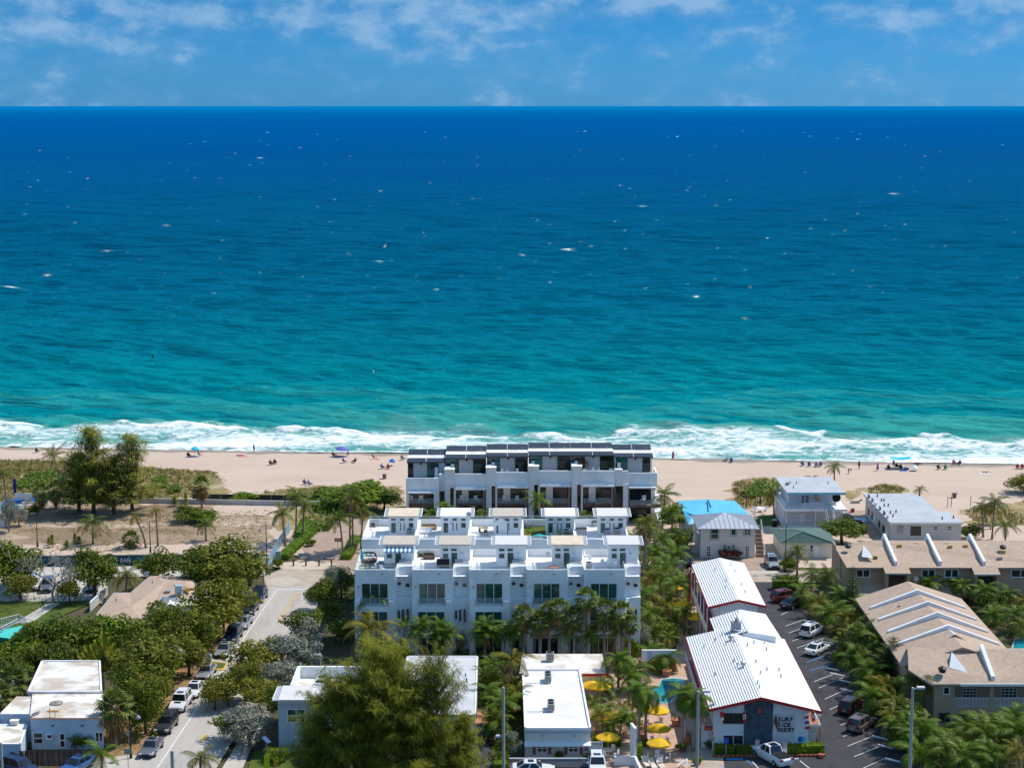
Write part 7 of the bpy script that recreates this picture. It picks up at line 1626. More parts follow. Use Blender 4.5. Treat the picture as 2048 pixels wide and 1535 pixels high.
# ================================================================== street furniture
def lamp_post(label, px, pyb, pyt, side=1, mat=None):
    b = P(px, pyb); H = W(px, pyt, b.y).z; o = thing('street_lamp', label, 'street lamp', b, 'dark street lamps')
    mb = MB(); mb.tube([(0, 0, 0), (0, 0, .9), (0, 0, 1.0), (0, 0, H)], [.17, .14, .09, .055], 8); lpart('post', mb, mat or dark, o)
    mb = MB(); mb.tube([(0, 0, H * .93), (side * .6, 0, H * .95), (side * .95, 0, H * .91)], .03, 5); mb.lathe([(.30, 0), (.22, .22), (.06, .34)], (side * .95, 0, H * .91 - .38), 10); lpart('lamp_head', mb, M('lamp_head', (.30, .32, .34), .4, .1), o)
for l, x, yb_, yt, s in (('dark street lamp nearest the camera beside the bungalow', 262, 1516, 1420, 1), ('tall dark street lamp behind the white jeep', 348, 1398, 1286, 1), ('dark street lamp at the end of the street by the plaza', 534, 1142, 1048, -1),
                         ('street lamp between the two small palms of the sandy lot', 301, 1106, 1044, -1), ('street lamp on the left of the sandy lot', 75, 1094, 1042, -1), ('dark lamp pole before the green roof bungalow', 1570, 1144, 1046, -1), ('thin dark lamp pole beside the cream house', 1381, 1150, 1052, 1)): lamp_post(l, x, yb_, yt, s)
def big_pole(label, px, pyb, pyt, head=1, r=.18):
    b = P(px, pyb); H = W(px, pyt, b.y).z; o = thing('lamp_pole', label, 'lamp pole', b, 'tall concrete poles')
    mb = MB(); mb.tube([(0, 0, 0), (0, 0, H)], [r, r * .78], 8); lpart('pole', mb, polec, o)
    if head: mb = MB(); mb.tube([(0, 0, H - .3), (head * .5, 0, H)], .05, 5); mb.box(head * .45, -.22, H - .12, head * 1.25, .22, H + .1); lpart('lamp_head', mb, M('white_lamp', (.66, .66, .68), .4), o)
    return o
big_pole('tall pale concrete pole at the right before the palms', 1818, 1580, 1374, 1); big_pole('tall pale concrete pole left of the motel office door', 1393, 1580, 1381, 1)
o = big_pole('tall pale concrete pole before the motel office', 1007, 1580, 1374, 0); mb = MB(); mb.tube([(0, 0, 6.0), (-.5, 0, 6.2)], .04, 5); mb.lathe([(.3, 0), (.25, .15), (.05, .25)], (-.6, 0, 6.0), 8); lpart('lamp_head', mb, MATS['white_lamp'], o)
big_pole('short square concrete post with cross arm at the bottom edge of the street', 347, 1590, 1500, 0, .25); big_pole('concrete pole cut off at the lower left corner', 7, 1590, 1484, 0, .16)
o = thing('solar_sign', 'sign post with tilted solar panel and yellow sign by the white house', 'sign', P(535, 1536)); H = W(535, 1482, P(535, 1536).y).z
mb = MB(); mb.tube([(0, 0, 0), (0, 0, H)], .11, 6); lpart('post', mb, woodl, o)
mb = MB(); mb.slab([(-.55, -.2, H + .55), (.1, -.45, H + .0), (.45, .2, H - .1), (-.2, .45, H + .5)], .06); sp_ = lpart('solar_panel', mb, M('solar', (.05, .10, .22), .2, .1, 3, .5), o)
mb = MB(); mb.box(-.35, -.16, .1, .25, -.13, 1.7); lpart('sign_plate', mb, M('lime_sign', (.62, .66, .02), .6), o)
def signpost(label, px, py, mats, h=2.2, w_=.45, cat='sign', name='road_sign', two=False):
    o = thing(name, label, cat, P(px, py)); mb = MB(); mb.tube([(0, 0, 0), (0, 0, h)], .04, 5); lpart('post', mb, steel, o)
    mb = MB(); mb.box(-w_ / 2, -.06, h - .6, w_ / 2, -.04, h); lpart('sign_plate', mb, mats, o)
    if two: mb = MB(); mb.box(-w_ / 2, -.06, h - 1.2, w_ / 2, -.04, h - .65); lpart('sign_plate', mb, white2, o)
    return o
redsign = M('red_sign', (.55, .02, .03), .5, .05)
o = signpost('red sign board on a post at the start of the beach path', 676, 1110, redsign, 2.9, 1.05); mb = MB()
for i in range(3): mb.box(-.38, -.075, 2.42 + i * .15, .38, -.0605, 2.47 + i * .15)
lpart('sign_print', mb, white2, o.children[1])
signpost('blue accessible parking sign by the motel window', 1452, 1514, M('blue_sign', (.02, .12, .55), .5), 2.3, .5); signpost('white parking sign with red edge before the slate panel', 1514, 1512, M('pinkish_sign', (.62, .40, .40), .5), 2.0, .5, two=True); signpost('white parking sign before the sign board', 1569, 1518, MATS['pinkish_sign'], 2.0, .5, two=True)
signpost('red and white sign under the palms, farther one', 1770, 1462, MATS['pinkish_sign'], 1.6, .45, two=True); signpost('red and white sign under the palms, nearer one', 1787, 1484, MATS['pinkish_sign'], 1.6, .45, two=True); signpost('pale street sign back at the bottom left corner by the kerb', 257, 1545, M('sign_back', (.38, .40, .40), .5), 2.8, .8); signpost('small white sign at the grey sedan lamp', 258, 1490, MATS['sign_back'], 1.8, .5)
signpost('yellow sign at the bottom edge near the solar post', 552, 1560, M('amber_sign', (.70, .42, .02), .5), 2.3, .5)
for i, x in enumerate((587, 612, 638, 663)):
    b = P(x, 1132 + (0 if i else 0)); o = thing('bollard', ORD[i] + ' from the left of the brown bollards closing the plaza', 'bollard', b, 'brown bollards across the plaza'); mb = MB(); mb.tube([(0, 0, 0), (0, 0, 1.05)], .13, 8); lpart('post', mb, M('bollard_brown', (.13, .06, .035), .7), o); mb = MB(); mb.lathe([(.13, 0), (.12, .06), (.04, .1)], (0, 0, 1.052), 8); lpart('cap', mb, dark, o)
def bench(label, px, py, rz=0, mat=None):
    o = thing('bench', label, 'bench', P(px, py), 'plaza benches', rz); m_ = mat or greyp
    mb = MB(); mb.box(-.95, -.25, .42, .95, .25, .48); lpart('seat', mb, m_, o); mb = MB(); mb.box(-.95, .22, .5, .95, .28, .95); lpart('backrest', mb, m_, o)
    for x in (-.8, .8): mb = MB(); mb.box(x - .05, -.22, 0, x + .05, .26, .42); lpart('leg', mb, dark, o)
bench('grey bench behind the plaza bollards, left one', 608, 1118); bench('grey bench behind the plaza bollards, right one', 659, 1118);
def bin_(label, px, py, mat, h=1.1, w_=.35, name='litter_bin'):
    o = thing(name, label, 'bin', P(px, py)); mb = MB(); mb.box(-w_, -w_, 0, w_, w_, h) if w_ < .4 else mb.lathe([(w_ * .8, 0), (w_, h)], (0, 0, 0), 10); lpart('body', mb, mat, o); mb = MB(); mb.box(-w_ * 1.05, -w_ * 1.05, h + .002, w_ * 1.05, w_ * 1.05, h + .1); lpart('lid', mb, steel if mat is not steel else dark, o)
bin_('drum litter bin on the sand left of the beach houses', 769, 957, M('bin_brown', (.17, .13, .09), .8), .95, .42); bin_('drum litter bin on the sand right of the small palm', 1909, 995, MATS['bin_brown'], .95, .42); bin_('green utility cabinet beside the kerb planter', 417, 1327, M('utility_green', (.25, .33, .28), .6), 1.2, .39, 'utility_cabinet'); bin_('pale utility cabinet in the hedge by the plaza', 557, 1118, MATS['utility_green'], 1.3, .39, 'utility_cabinet')
bin_('pale square roof tower behind the white house', 636, 1348, greyp, 2.6, .39, 'vent_tower'); bin_('grey wheeled bin beside the palms behind the motel wing', 1362, 1138, greyp, 1.3, .39); bin_('dark red bin on the beach house deck', 1705, 1024, redtrim, .7, .3); bin_('dark bin on the lawn beside the balcony house', 1549, 1053, black, 1.2, .38)
STOPS = [(1620, 1243), (1655, 1285), (1665, 1338), (1674, 1349), (1690, 1362), (1694, 1380), (1703, 1396), (1733, 1436), (1760, 1475), (1772, 1493), (1786, 1520)]
for i, (x, y) in enumerate(STOPS):
    o = thing('wheel_stop', ORD[i] + ' of the white wheel stops along the palms, counted from the sea', 'wheel stop', P(x, y, .064), 'wheel stops along the palms', R(-38)); mb = MB(); mb.extr_x([(-.1, 0), (.1, 0), (.07, .14), (-.07, .14)], -.95, .95); lpart('block', mb, white2, o)
for (x, y, m_, l) in ((1469, 1518, M('blue_stop', (.03, .30, .60), .6), 'bright blue wheel stop before the motel windows'), (1580, 1518, white2, 'white wheel stop beside the pickup')):
    o = thing('wheel_stop', l, 'wheel stop', P(x, y, .064), None, R(4)); mb = MB(); mb.extr_x([(-.1, 0), (.1, 0), (.07, .14), (-.07, .14)], -.95, .95); lpart('block', mb, m_, o)
o = thing('planter_edge', 'red brick planter edge along the foot of the motel front', 'planter', P(1530, 1512))
a, b = P(1426, 1513, .06), P(1650, 1512, .06); n = 74
bm_ = [MB().box(-.1, -.09, 0, .1, .09, .26).mesh('brick', [M(nm, c_, .9, .15, 4)]) for nm, c_ in (('red_brick', (.34, .09, .05)), ('pink_brick', (.44, .17, .10)), ('dark_brick', (.22, .06, .04)))]
for i in range(n): p = a.lerp(b, i / (n - 1)) - Vector(OFFS[o.name]); inst('brick', bm_[i * 7 % 3], o, p + Vector((0, ru(-.015, .015), 0)), (0, 0, ru(-.06, .06)), ((b - a).length / n / .215, 1, 1))
o = thing('round_planter', 'small brick planter standing alone in the car park', 'planter', P(1642, 1514, .064)); mb = MB(); mb.lathe([(.36, 0), (.38, .42), (.3, .44)], (0, 0, 0), 12); lpart('rim', mb, MATS['red_brick'], o)
def fence_run(o, pts, h, mat, name='panel', seg=2.4, th=.06, z0=.05, post=None):
    off = Vector(OFFS[o.name]); ps = MB()
    for a, b in zip(pts, pts[1:]):
        a, b = P(*a), P(*b); L = (b - a).length; k = max(1, round(L / seg)); t = (b - a) / L; n = Vector((-t.y, t.x, 0)) * th / 2
        for i in range(k):
            p, q = a + t * (L * i / k + .04) - off, a + t * (L * (i + 1) / k - .04) - off; mb = MB(); mb.prism([tuple((p - n)[:2]), tuple((q - n)[:2]), tuple((q + n)[:2]), tuple((p + n)[:2])], z0, h); lpart(name, mb, mat, o)
            pp = a + t * (L * i / k) - off; m2 = MB(); m2.tube([pp, pp + Vector((0, 0, h + .12))], .05, 5); lpart('post', m2, post or steel, o)
banner = M('teal_banner', (.012, .075, .10), .7, .25, .3)
cf = thing('construction_fence', 'dark teal construction fence screen with white lettering along the sandy lot', 'fence', P(300, 1130)); fence_run(cf, [(-60, 1134), (200, 1131), (520, 1128)], 1.75, banner)
for s_, x in (('EAN', 252), ('.com', 372)):
    q = P(x, 1130.5); text(cf, s_, q.x, .62, q.y - .16, .62, M('banner_white', (.60, .62, .64), .6))
cf2 = thing('construction_fence', 'light printed construction fence panels running back beside the plaza hedge', 'fence', P(545, 1135)); fence_run(cf2, [(536, 1138), (556, 1100), (580, 1062)], 1.8, M('printed_banner', (.22, .36, .44), .7, .5, .8))
cf3 = thing('green_fence', 'dark green screened fence behind the grey beach wall', 'fence', P(500, 1003)); fence_run(cf3, [(385, 1000), (470, 1000), (640, 1003)], 1.15, M('green_screen', (.035, .045, .035), .85, .2))
gw = thing('beach_wall', 'long low grey concrete wall between sandy lot and dune', 'wall', P(450, 1010)); fence_run(gw, [(120, 1007), (300, 1006), (560, 1011), (640, 1012)], .95, M('grey_wall', (.46, .45, .43), .9, .1, .5), 'wall_panel', 6, .3, 0, conc)
cl = thing('wire_fence', 'wire mesh fence with thin posts before the car yard', 'fence', P(100, 1203))
mb = MB(); off = Vector(OFFS[cl.name])
for i in range(22):
    p = P(-40 + 12 * i, 1204 - .1 * i) - off; mb.tube([p, p + Vector((0, 0, 1.5))], .03, 4)
for z in (.1, .5, .9, 1.5): mb.tube([P(-40, 1204) - off + Vector((0, 0, z)), P(212, 1202) - off + Vector((0, 0, z))], .014, 3)
lpart('mesh', mb, steel, cl)
wf = thing('wooden_fence', 'weathered brown picket fence with gaps in front of the bungalow', 'fence', P(110, 1532)); off = Vector(OFFS[wf.name]); a, b = P(40, 1532), P(176, 1532); n = 56
pk = [MB().box(-.065, -.012, .05, .065, .012, h_).mesh('picket', [m_]) for h_, m_ in ((1.85, wood), (1.80, M('worn_wood', (.20, .13, .10), .85, .2, 3)), (1.88, M('dark_wood', (.10, .055, .045), .85, .2, 3)))]
for i in range(n): inst('picket', pk[(i * 5 + i // 3) % 3], wf, a.lerp(b, (i + .5) / n) - off + Vector((ru(-.01, .01), 0, ru(-.03, .02))), (0, ru(-.012, .012), 0), ((b - a).length / n / .142, 1, 1))
mb = MB()
for z in (.5, 1.4): mb.box((a - off).x, .02, z, (b - off).x, .07, z + .09)
lpart('rail', mb, wood, wf)
lt = thing('lattice_fence', 'white top railed lattice fence at the bottom edge before the motel office', 'fence', P(1110, 1534)); off = Vector(OFFS[lt.name]); a, b = P(1018, 1534) - off, P(1180, 1534) - off
mb = MB(); mb.box(a.x, -.06, 1.0, b.x, .06, 1.12); lpart('top_rail', mb, white2, lt)
mb = MB(); k = int((b.x - a.x) / .16)
for i in range(k): x = a.x + i * .16; mb.slab([(x, -.02, 1.0), (x + .04, -.02, 1.0), (x + .04 + .5, .0, .1), (x + .5, .0, .1)], .02); mb.box(x, -.015, .1, x + .035, .015, 1.0)
lp = lpart('lattice', mb, M('lattice_grey', (.40, .42, .45), .7), lt); lp['kind'] = 'stuff'
gt = thing('white_gate_panel', 'white fence panel with lattice top beside the motel office', 'fence', P(1192, 1516)); x0, x1 = P(1183, 1516), P(1204, 1516); w_ = x1.x - x0.x
mb = MB(); mb.box(-w_ / 2, -.03, 0, w_ / 2, .03, 1.5); lpart('panel', mb, bluew, gt); mb = MB(); [mb.box(-w_ / 2 + i * .14, -.02, 1.5, -w_ / 2 + i * .14 + .06, .02, 1.9) for i in range(int(w_ / .14))]; mb.box(-w_ / 2, -.03, 1.9, w_ / 2, .03, 1.98); lpart('lattice', mb, white2, gt); mb = MB(); mb.box(w_ / 2, -.08, 0, w_ / 2 + .14, .08, 2.2); lpart('post', mb, white2, gt)
tw = thing('terrace_wall', 'white garden wall with tall slim pillar dividing the pool terrace', 'wall', P(1268, 1525)); off = Vector(OFFS[tw.name])
for nm, pa_, pb_, h in (('wall', (1228, 1530), (1270, 1530), 1.1), ('wall', (1270, 1530), (1284, 1560), 1.1), ('pillar', (1262, 1516), (1270, 1528), 4.2)):
    p, q = P(*pa_) - off, P(*pb_) - off; t = (q - p).normalized(); n_ = Vector((-t.y, t.x, 0)) * .14; mb = MB(); mb.prism([tuple((p - n_)[:2]), tuple((q - n_)[:2]), tuple((q + n_)[:2]), tuple((p + n_)[:2])], 0, h); lpart(nm, mb, white, tw)
mb = MB(); p, q = P(1208, 1530) - off, P(1228, 1530) - off; rail(mb, [p, q], 1.2, .14, .03); lpart('gate', mb, greyp, tw)
pw = thing('pool_house_wall', 'white wall with blue notice behind the motel pool', 'wall', P(1315, 1342)); off = Vector(OFFS[pw.name]); p, q = P(1283, 1342) - off, P(1352, 1342) - off; mb = MB(); mb.box(p.x, -.15, 1.4, q.x, .15, 2.9); lpart('wall', mb, white, pw); mb = MB(); mb.box(p.x + .5, -.12, 0, q.x, .16, 1.4); lpart('base', mb, M('orange_base', (.45, .22, .10), .8), pw); mb = MB(); mb.box(-1.4, -.18, 1.6, -.7, -.152, 2.7); lpart('notice', mb, M('pale_blue_notice', (.40, .55, .70), .7, .3, 5), pw)
rw_ = thing('brick_wall', 'dark red brick screen wall beside the rear motel wing', 'wall', P(1383, 1212)); p = W(1376, 1170, P(1383, 1212).y); off = Vector(OFFS[rw_.name]); mb = MB(); mb.box(-.6, 0, 0, .6, .3, 5.0); lpart('core', mb, MATS['dark_brick'], rw_)
bk = MB().box(-.145, -.035, -.055, .145, 0, .055).mesh('brick', [MATS['red_brick']]);
for r_ in range(32):
    for c_ in range(4): inst('brick', bk, rw_, (-.45 + c_ * .31 + (.12 if r_ % 2 else 0) - .06, -.002, .08 + r_ * .153))
# ================================================================== pool terrace: parasols, tables, chairs
def parasol(label, px, pyb, r_=1.38, h=2.5, tilt=0.0, mat=None, closed=False, name='parasol', group='yellow parasols on the pool terrace', z=.07):
    o = thing(name, label, 'parasol', P(px, pyb, z), group); mb = MB(); mb.tube([(0, 0, 0), (0, 0, h)], .03, 6); lpart('pole', mb, white2, o); mb = MB(); mb.lathe([(.3, 0), (.3, .06), (.05, .12)], (0, 0, 0), 10); lpart('base', mb, conc, o)
    if closed: mb = MB(); mb.lathe([(.05, h - 1.7), (.24, h - 1.2), (.16, h - .5), (.03, h + .1)], (0, 0, 0), 8); lpart('canopy', mb, mat or yellow, o); return o
    n = 8; mb = MB(); top = (0, 0, h + .05); ring = [(r_ * math.cos(i * 2 * math.pi / n), r_ * math.sin(i * 2 * math.pi / n), h - .52) for i in range(n)]; mid = [(p[0] * .5, p[1] * .5, h - .18) for p in ring]
    for i in range(n):
        j = (i + 1) % n; mb.add([ring[i], ring[j], mid[j], mid[i], top], [(0, 1, 2, 3), (3, 2, 4)]); a_, b_ = ring[i], ring[j]; mb.add([a_, b_, (b_[0] * .995, b_[1] * .995, b_[2] - .16), (a_[0] * .995, a_[1] * .995, a_[2] - .16)], [(0, 3, 2, 1)])
    c_ = lpart('canopy', mb, mat or yellow, o); mb = MB()
    for i in range(n): mb.tube([(0, 0, h - .02), (ring[i][0] * .98, ring[i][1] * .98, ring[i][2] - .02)], .012, 3, 0, False)
    lpart('rib', mb, white2, c_)
    if tilt: o.rotation_euler = (0, tilt, 0)
    return o
def chair_mesh(mat):
    s = MB().box(-.25, -.25, .42, .25, .25, .47); b_ = MB().box(-.25, .22, .5, .25, .27, .95); l = [MB().tube([(x, y, 0), (x, y, .42)], .022, 4) for x in (-.23, .23) for y in (-.23, .23)]
    return s.mesh('seat', [mat]), b_.mesh('backrest', [mat]), [k.mesh('leg', [mat]) for k in l]
CHW = chair_mesh(white2)
def chair(label, loc, rz, group, me=CHW, name='garden_chair'):
    o = thing(name, label, 'chair', loc, group, rz); inst('seat', me[0], o); inst('backrest', me[1], o); [inst('leg', m_, o) for m_ in me[2]]; return o
def table(label, loc, r_=.55, mat=None, group=None, h=.72):
    o = thing('garden_table', label, 'table', loc, group); mb = MB(); mb.lathe([(r_, 0), (r_, .04)], (0, 0, h - .04), 16); lpart('table_top', mb, mat or white2, o); mb = MB(); mb.tube([(0, 0, 0), (0, 0, h - .04)], .04, 6); lpart('leg', mb, white2, o); return o
SETS = [(1216, 1506, 'by the white gate panel', 1), (1317, 1518, 'nearest the motel office door', 1), (1318, 1488, 'in the middle of the terrace row', 1), (1316, 1452, 'beside the pool edge', 1), (1207, 1464, 'below the office wall palms', 0), (1232, 1462, 'right of the one below the office wall palms', 0), (1200, 1402, 'behind the low fan palm', 0), (1184, 1400, 'at the stained white roof corner', 0)]
for i, (x, y, w_, seats) in enumerate(SETS):
    parasol('yellow parasol ' + w_, x, y)
    if seats:
        c = P(x, y + 1, .07) + Vector((0, -.5, 0)); table('round white table under the yellow parasol ' + w_, c, .55, None, 'tables on the pool terrace')
        for k in range(4): a = k * 1.571 + .5 + i; chair(['first', 'second', 'third', 'fourth'][k] + ' white chair of the table ' + w_, c + Vector((math.sin(a), math.cos(a), 0)) * 1.0, -a, 'white chairs on the pool terrace')
parasol('yellow parasol nearest the rear motel wing', 1393, 1262, 1.6, 2.7); parasol('yellow parasol among the palms beside the brick screen', 1366, 1236, 1.5, 2.6); parasol('small yellow parasol glimpsed behind the palms', 1352, 1200, 1.2, 2.5)
for i, (x, y) in enumerate(((1293, 1530), (1306, 1534), (1322, 1534))):
    o = thing('sun_lounger', ['left', 'middle', 'right'][i] + ' of the striped sun loungers at the bottom edge of the terrace', 'sun lounger', P(x, y, .07), 'loungers on the pool terrace', R(12)); mb = MB(); mb.box(-.33, -.9, .28, .33, .5, .34); lpart('seat', mb, M('cream_strap', (.62, .55, .45), .7), o); mb = MB(); mb.slab([(-.33, .5, .36), (.33, .5, .36), (.33, 1.05, .75), (-.33, 1.05, .75)], .05); lpart('backrest', mb, MATS['cream_strap'], o); mb = MB(); [mb.tube([(x_, y_, 0), (x_, y_, .28)], .025, 4) for x_ in (-.3, .3) for y_ in (-.8, .4)]; lpart('leg', mb, white2, o)
for i, (x, y) in enumerate(sorted(((1270, 1446), (1284, 1478), (1352, 1450), (1376, 1484), (1262, 1416), (1333, 1352), (1286, 1462)))):
    o = thing('planter_pot', ORD[i] + ' from the left of the terracotta planters on the pool terrace', 'planter', P(x, y, .07), 'terracotta planters'); mb = MB(); mb.lathe([(.42, 0), (.62, .8), (.68, .85), (.6, .86)], (0, 0, 0), 10); lpart('pot', mb, terra, o); mb = MB(); leaf_cloud(mb, (0, 0, 1.1), .6, .4, 40, .14, .1); lpart('foliage', mb, lf_green, o)
mb = MB(); o = thing('folded_chairs', 'heap of folded white chairs by the office walkway', 'chair', P(1372, 1532, .07));
for i in range(9): x, y, a = ru(-.8, .8), ru(-.4, .4), ru(0, 3); d = Vector((math.cos(a), math.sin(a), ru(-.2, .6))) * .5; mb.tube([Vector((x, y, .3 + .05 * i)) - d, Vector((x, y, .3 + .05 * i)) + d], .05, 4)
lpart('frame', mb, white2, o); o.children[0]['kind'] = 'stuff'
def flag(label, px, py, kind, L=1.3, sw=1):
    c = W(px, py, YF - .05); o = thing('flag', label, 'flag', c, 'flags on the motel front'); tip = Vector((sw * .45, -1.0, .55)); mb = MB(); mb.tube([(0, 0, 0), tuple(tip)], .02, 5); lpart('pole', mb, white2, o)
    cols = {'canada': ['r', 'w', 'w', 'r'], 'red': ['r', 'r', 'w'], 'stripes': ['w', 'r', 'w', 'b', 'w', 'r'], 'orange': ['o', 'w', 'o']}[kind]; mp = {'r': M('flag_red', (.55, .03, .04), .7), 'w': white2, 'b': M('flag_blue', (.03, .06, .35), .7), 'o': M('flag_orange', (.60, .20, .10), .7)}
    n = len(cols)
    for i, c_ in enumerate(cols):
        mb = MB(); f0, f1 = i / n, (i + 1) / n; dr = Vector((.10, .1, -1)) * L; q = [tip * .45 + dr * f0 * 1.0, tip * 1.0 + dr * f0 + Vector((.05, 0, 0)), tip * 1.0 + dr * f1 * 1.0 + Vector((.09 * f1, .05, 0)), tip * .45 + dr * f1]
        mb.slab([q[0], q[1], q[2], q[3]], .012); st_ = lpart('stripe', mb, mp[c_], o)
    if kind == 'canada': cc_ = tip * .72 + dr * .5 + Vector((0, -.06, 0)); mb = MB(); mb.add([cc_ + Vector((-.16, 0, 0)), cc_ + Vector((0, 0, -.2)), cc_ + Vector((.16, 0, 0)), cc_ + Vector((0, 0, .2))], [(0, 1, 2, 3)]); lpart('leaf_emblem', mb, mp['r'], o)
flag('red and white flag left of the upper motel window', 1435, 1424, 'red', 1.1); flag('white and red maple leaf flag at the upper motel window', 1480, 1425, 'canada', 1.2); flag('striped red white and blue flag right of the motel lettering', 1602, 1428, 'stripes', 1.9, 1.4); flag('faded orange flag at the motel corner', 1617, 1424, 'orange', 1.2)
# ================================================================== roof deck furniture
DZ = 10.64
def deck_pt(px, py): return P(px, py, DZ)
def grill(label, px, py, covered=False, w_=.55):
    o = thing('grill', label, 'grill', deck_pt(px, py), 'grills on the roof decks'); mb = MB(); mb.box(-w_, -.3, 0, w_, .3, .85); lpart('cart', mb, black if covered else greyp, o); mb = MB(); mb.extr_x([(-.3, .852), (.3, .852), (.22, 1.15), (-.18, 1.12)], -w_, w_); lpart('lid', mb, black if covered else steel, o)
for l, x, y, c_ in (('steel grill by the penthouse door with turquoise parasol deck', 806, 1136, 0), ('steel grill right of the second front row door', 918, 1133, 0), ('steel grill right of the middle front row door', 1032, 1135, 0), ('steel grill beside the fire bowl deck door', 1146, 1137, 0), ('brown domed grill at the palm end deck corner', 1266, 1132, 1), ('large black covered grill on the dark sofa deck', 886, 1134, 1), ('steel grill beside the folded white parasol', 923, 1069, 0), ('steel grill beside the little gabled shed', 1028, 1068, 0)): grill(l, x, y, c_, .85 if 'large' in l else .5)
def unit(label, px, py, s=1.0):
    q = deck_pt(px, py); r = thing('cooling_unit', label, 'cooling unit', q, 'cooling units on the roof decks'); ac_unit(r, q, s)
for l, x, y in (('dark cooling unit before the cream roofed penthouse of the second row', 819, 1071), ('cooling unit before the turf deck penthouse', 1134, 1072), ('shorter of two cooling units at the palm end of the second row', 1214, 1071), ('taller of two cooling units at the palm end of the second row', 1234, 1071), ('cooling unit on the deck with white chairs', 1178, 1138)): unit(l, x, y, 1.15 if 'taller' in l else 1.0)
def sofa(label, px, py, mat, L=1.9, rz=0.0, name='sofa'):
    o = thing(name, label, 'sofa', deck_pt(px, py), 'deck sofas', rz); mb = MB(); mb.box(-L / 2, -.4, .08, L / 2, .3, .42); lpart('seat', mb, mat, o); mb = MB(); mb.box(-L / 2, .3, .08, L / 2, .48, .78); lpart('backrest', mb, mat, o)
    for s_ in (-1, 1): mb = MB(); mb.box(s_ * L / 2, -.4, .08, s_ * (L / 2 + .15), .48, .6); lpart('armrest', mb, mat, o)
sofa('dark wicker sofa on the second front row deck', 845, 1112, brownw); sofa('low dark bench beside the dark wicker sofa', 858, 1117, brownw, 1.3); sofa('grey outdoor sofa on the turquoise parasol deck', 772, 1134, greyp, 1.8, .2); sofa('wooden lounge sofa on the second row deck', 858, 1058, woodl, 2.0); sofa('white lounge bench on the second row deck', 850, 1066, white2, 1.6); sofa('grey sofa beside the turf deck', 1058, 1052, greyp, 1.8, 1.57); sofa('white cushioned sofa by the gabled shed', 946, 1074, white2, 1.6, .3)
o = thing('daybed', 'round dark daybed with turquoise and white cushions on the first front row deck', 'daybed', deck_pt(737, 1122)); mb = MB(); mb.lathe([(1.15, 0), (1.25, .35), (1.1, .4)], (0, 0, 0), 16); lpart('base', mb, brownw, o); mb = MB(); mb.lathe([(1.0, 0), (1.02, .2), (.8, .25)], (0, 0, .402), 14); lpart('mattress', mb, M('towel_pink', (.62, .45, .40), .8), o)
mb = MB(); n = 9
for i in range(n): a0, a1 = R(20 + 140 * i / n), R(20 + 140 * (i + 1) / n); mb.add([(1.2 * math.cos(a0), 1.2 * math.sin(a0), .4), (1.2 * math.cos(a1), 1.2 * math.sin(a1), .4), (1.05 * math.cos(a1), 1.05 * math.sin(a1), 1.1), (1.05 * math.cos(a0), 1.05 * math.sin(a0), 1.1)], [(0, 1, 2, 3)])
lpart('hood', mb, brownw, o)
for i in range(5): mb = MB(); x, y = -.6 + .3 * i, .45 - .1 * abs(i - 2); mb.box(x - .18, y - .12, .655, x + .18, y + .12, .95); lpart('cushion', mb, M('turquoise_cushion', (.05, .50, .55), .8) if i % 2 else white2, o)
parasol('closed turquoise parasol at the corner of the first front row deck', 724, 1136, closed=True, mat=teal, h=2.7, z=DZ, group=None); parasol('folded white parasol before the second row penthouse', 909, 1070, closed=True, mat=white2, h=2.6, z=DZ, group=None); parasol('closed dark parasol behind the turf deck', 1076, 1048, closed=True, mat=black, h=2.3, z=DZ, group=None)
mb = MB(); q = deck_pt(735, 1134); o = thing('turf_mat', 'green turf mat on the first front row deck', 'mat', q); mb.box(-1.5, -1.0, .001, 1.6, 1.6, .03); lpart('mat', mb, m_lawn, o)
o = thing('awning', 'blue and white scalloped awning under the first penthouse roof', 'awning', (X00 + 5.5, Y0 + 5.2, 13.2));
for i in range(14): mb = MB(); x = -1.95 + i * .28; mb.slab([(x, -.75, -.05), (x + .28, -.75, -.05), (x + .28, .3, .30), (x, .3, .30)], .04); mb.box(x + .01, -.77, -.28, x + .27, -.74, -.05); lpart('stripe', mb, M('awning_blue', (.03, .22, .45), .7) if i % 2 else white2, o)
o = thing('garden_shed', 'little white gabled shed on the second row deck', 'shed', deck_pt(1002, 1071)); mb = MB(); mb.extr_y([(-1.0, 0), (1.0, 0), (1.0, 2.0), (0, 2.6), (-1.0, 2.0)], 0, 1.6); lpart('wall', mb, white, o); mb = MB(); mb.slab([(-1.15, -.15, 1.98), (0, -.15, 2.68), (0, 1.75, 2.68), (-1.15, 1.75, 1.98)], .08); mb.slab([(0, -.15, 2.68), (1.15, -.15, 1.98), (1.15, 1.75, 1.98), (0, 1.75, 2.68)], .08); lpart('roof', mb, white2, o); mb = MB(); mb.box(-.65, -.03, .4, -.4, -.002, 1.5); lpart('window', mb, glassd, o); mb = MB(); mb.box(.88, -.03, 0, .96, -.002, 1.9); lpart('trim', mb, black, o)
def deck_table(label, px, py, mat, w_=.7, h=.72): o = thing('deck_table', label, 'table', deck_pt(px, py), 'deck tables'); mb = MB(); mb.box(-w_, -w_ * .6, h - .05, w_, w_ * .6, h); lpart('table_top', mb, mat, o); mb = MB(); [mb.tube([(x * w_ * .85, y * w_ * .5, 0), (x * w_ * .85, y * w_ * .5, h - .05)], .03, 4) for x in (-1, 1) for y in (-1, 1)]; lpart('leg', mb, mat, o)
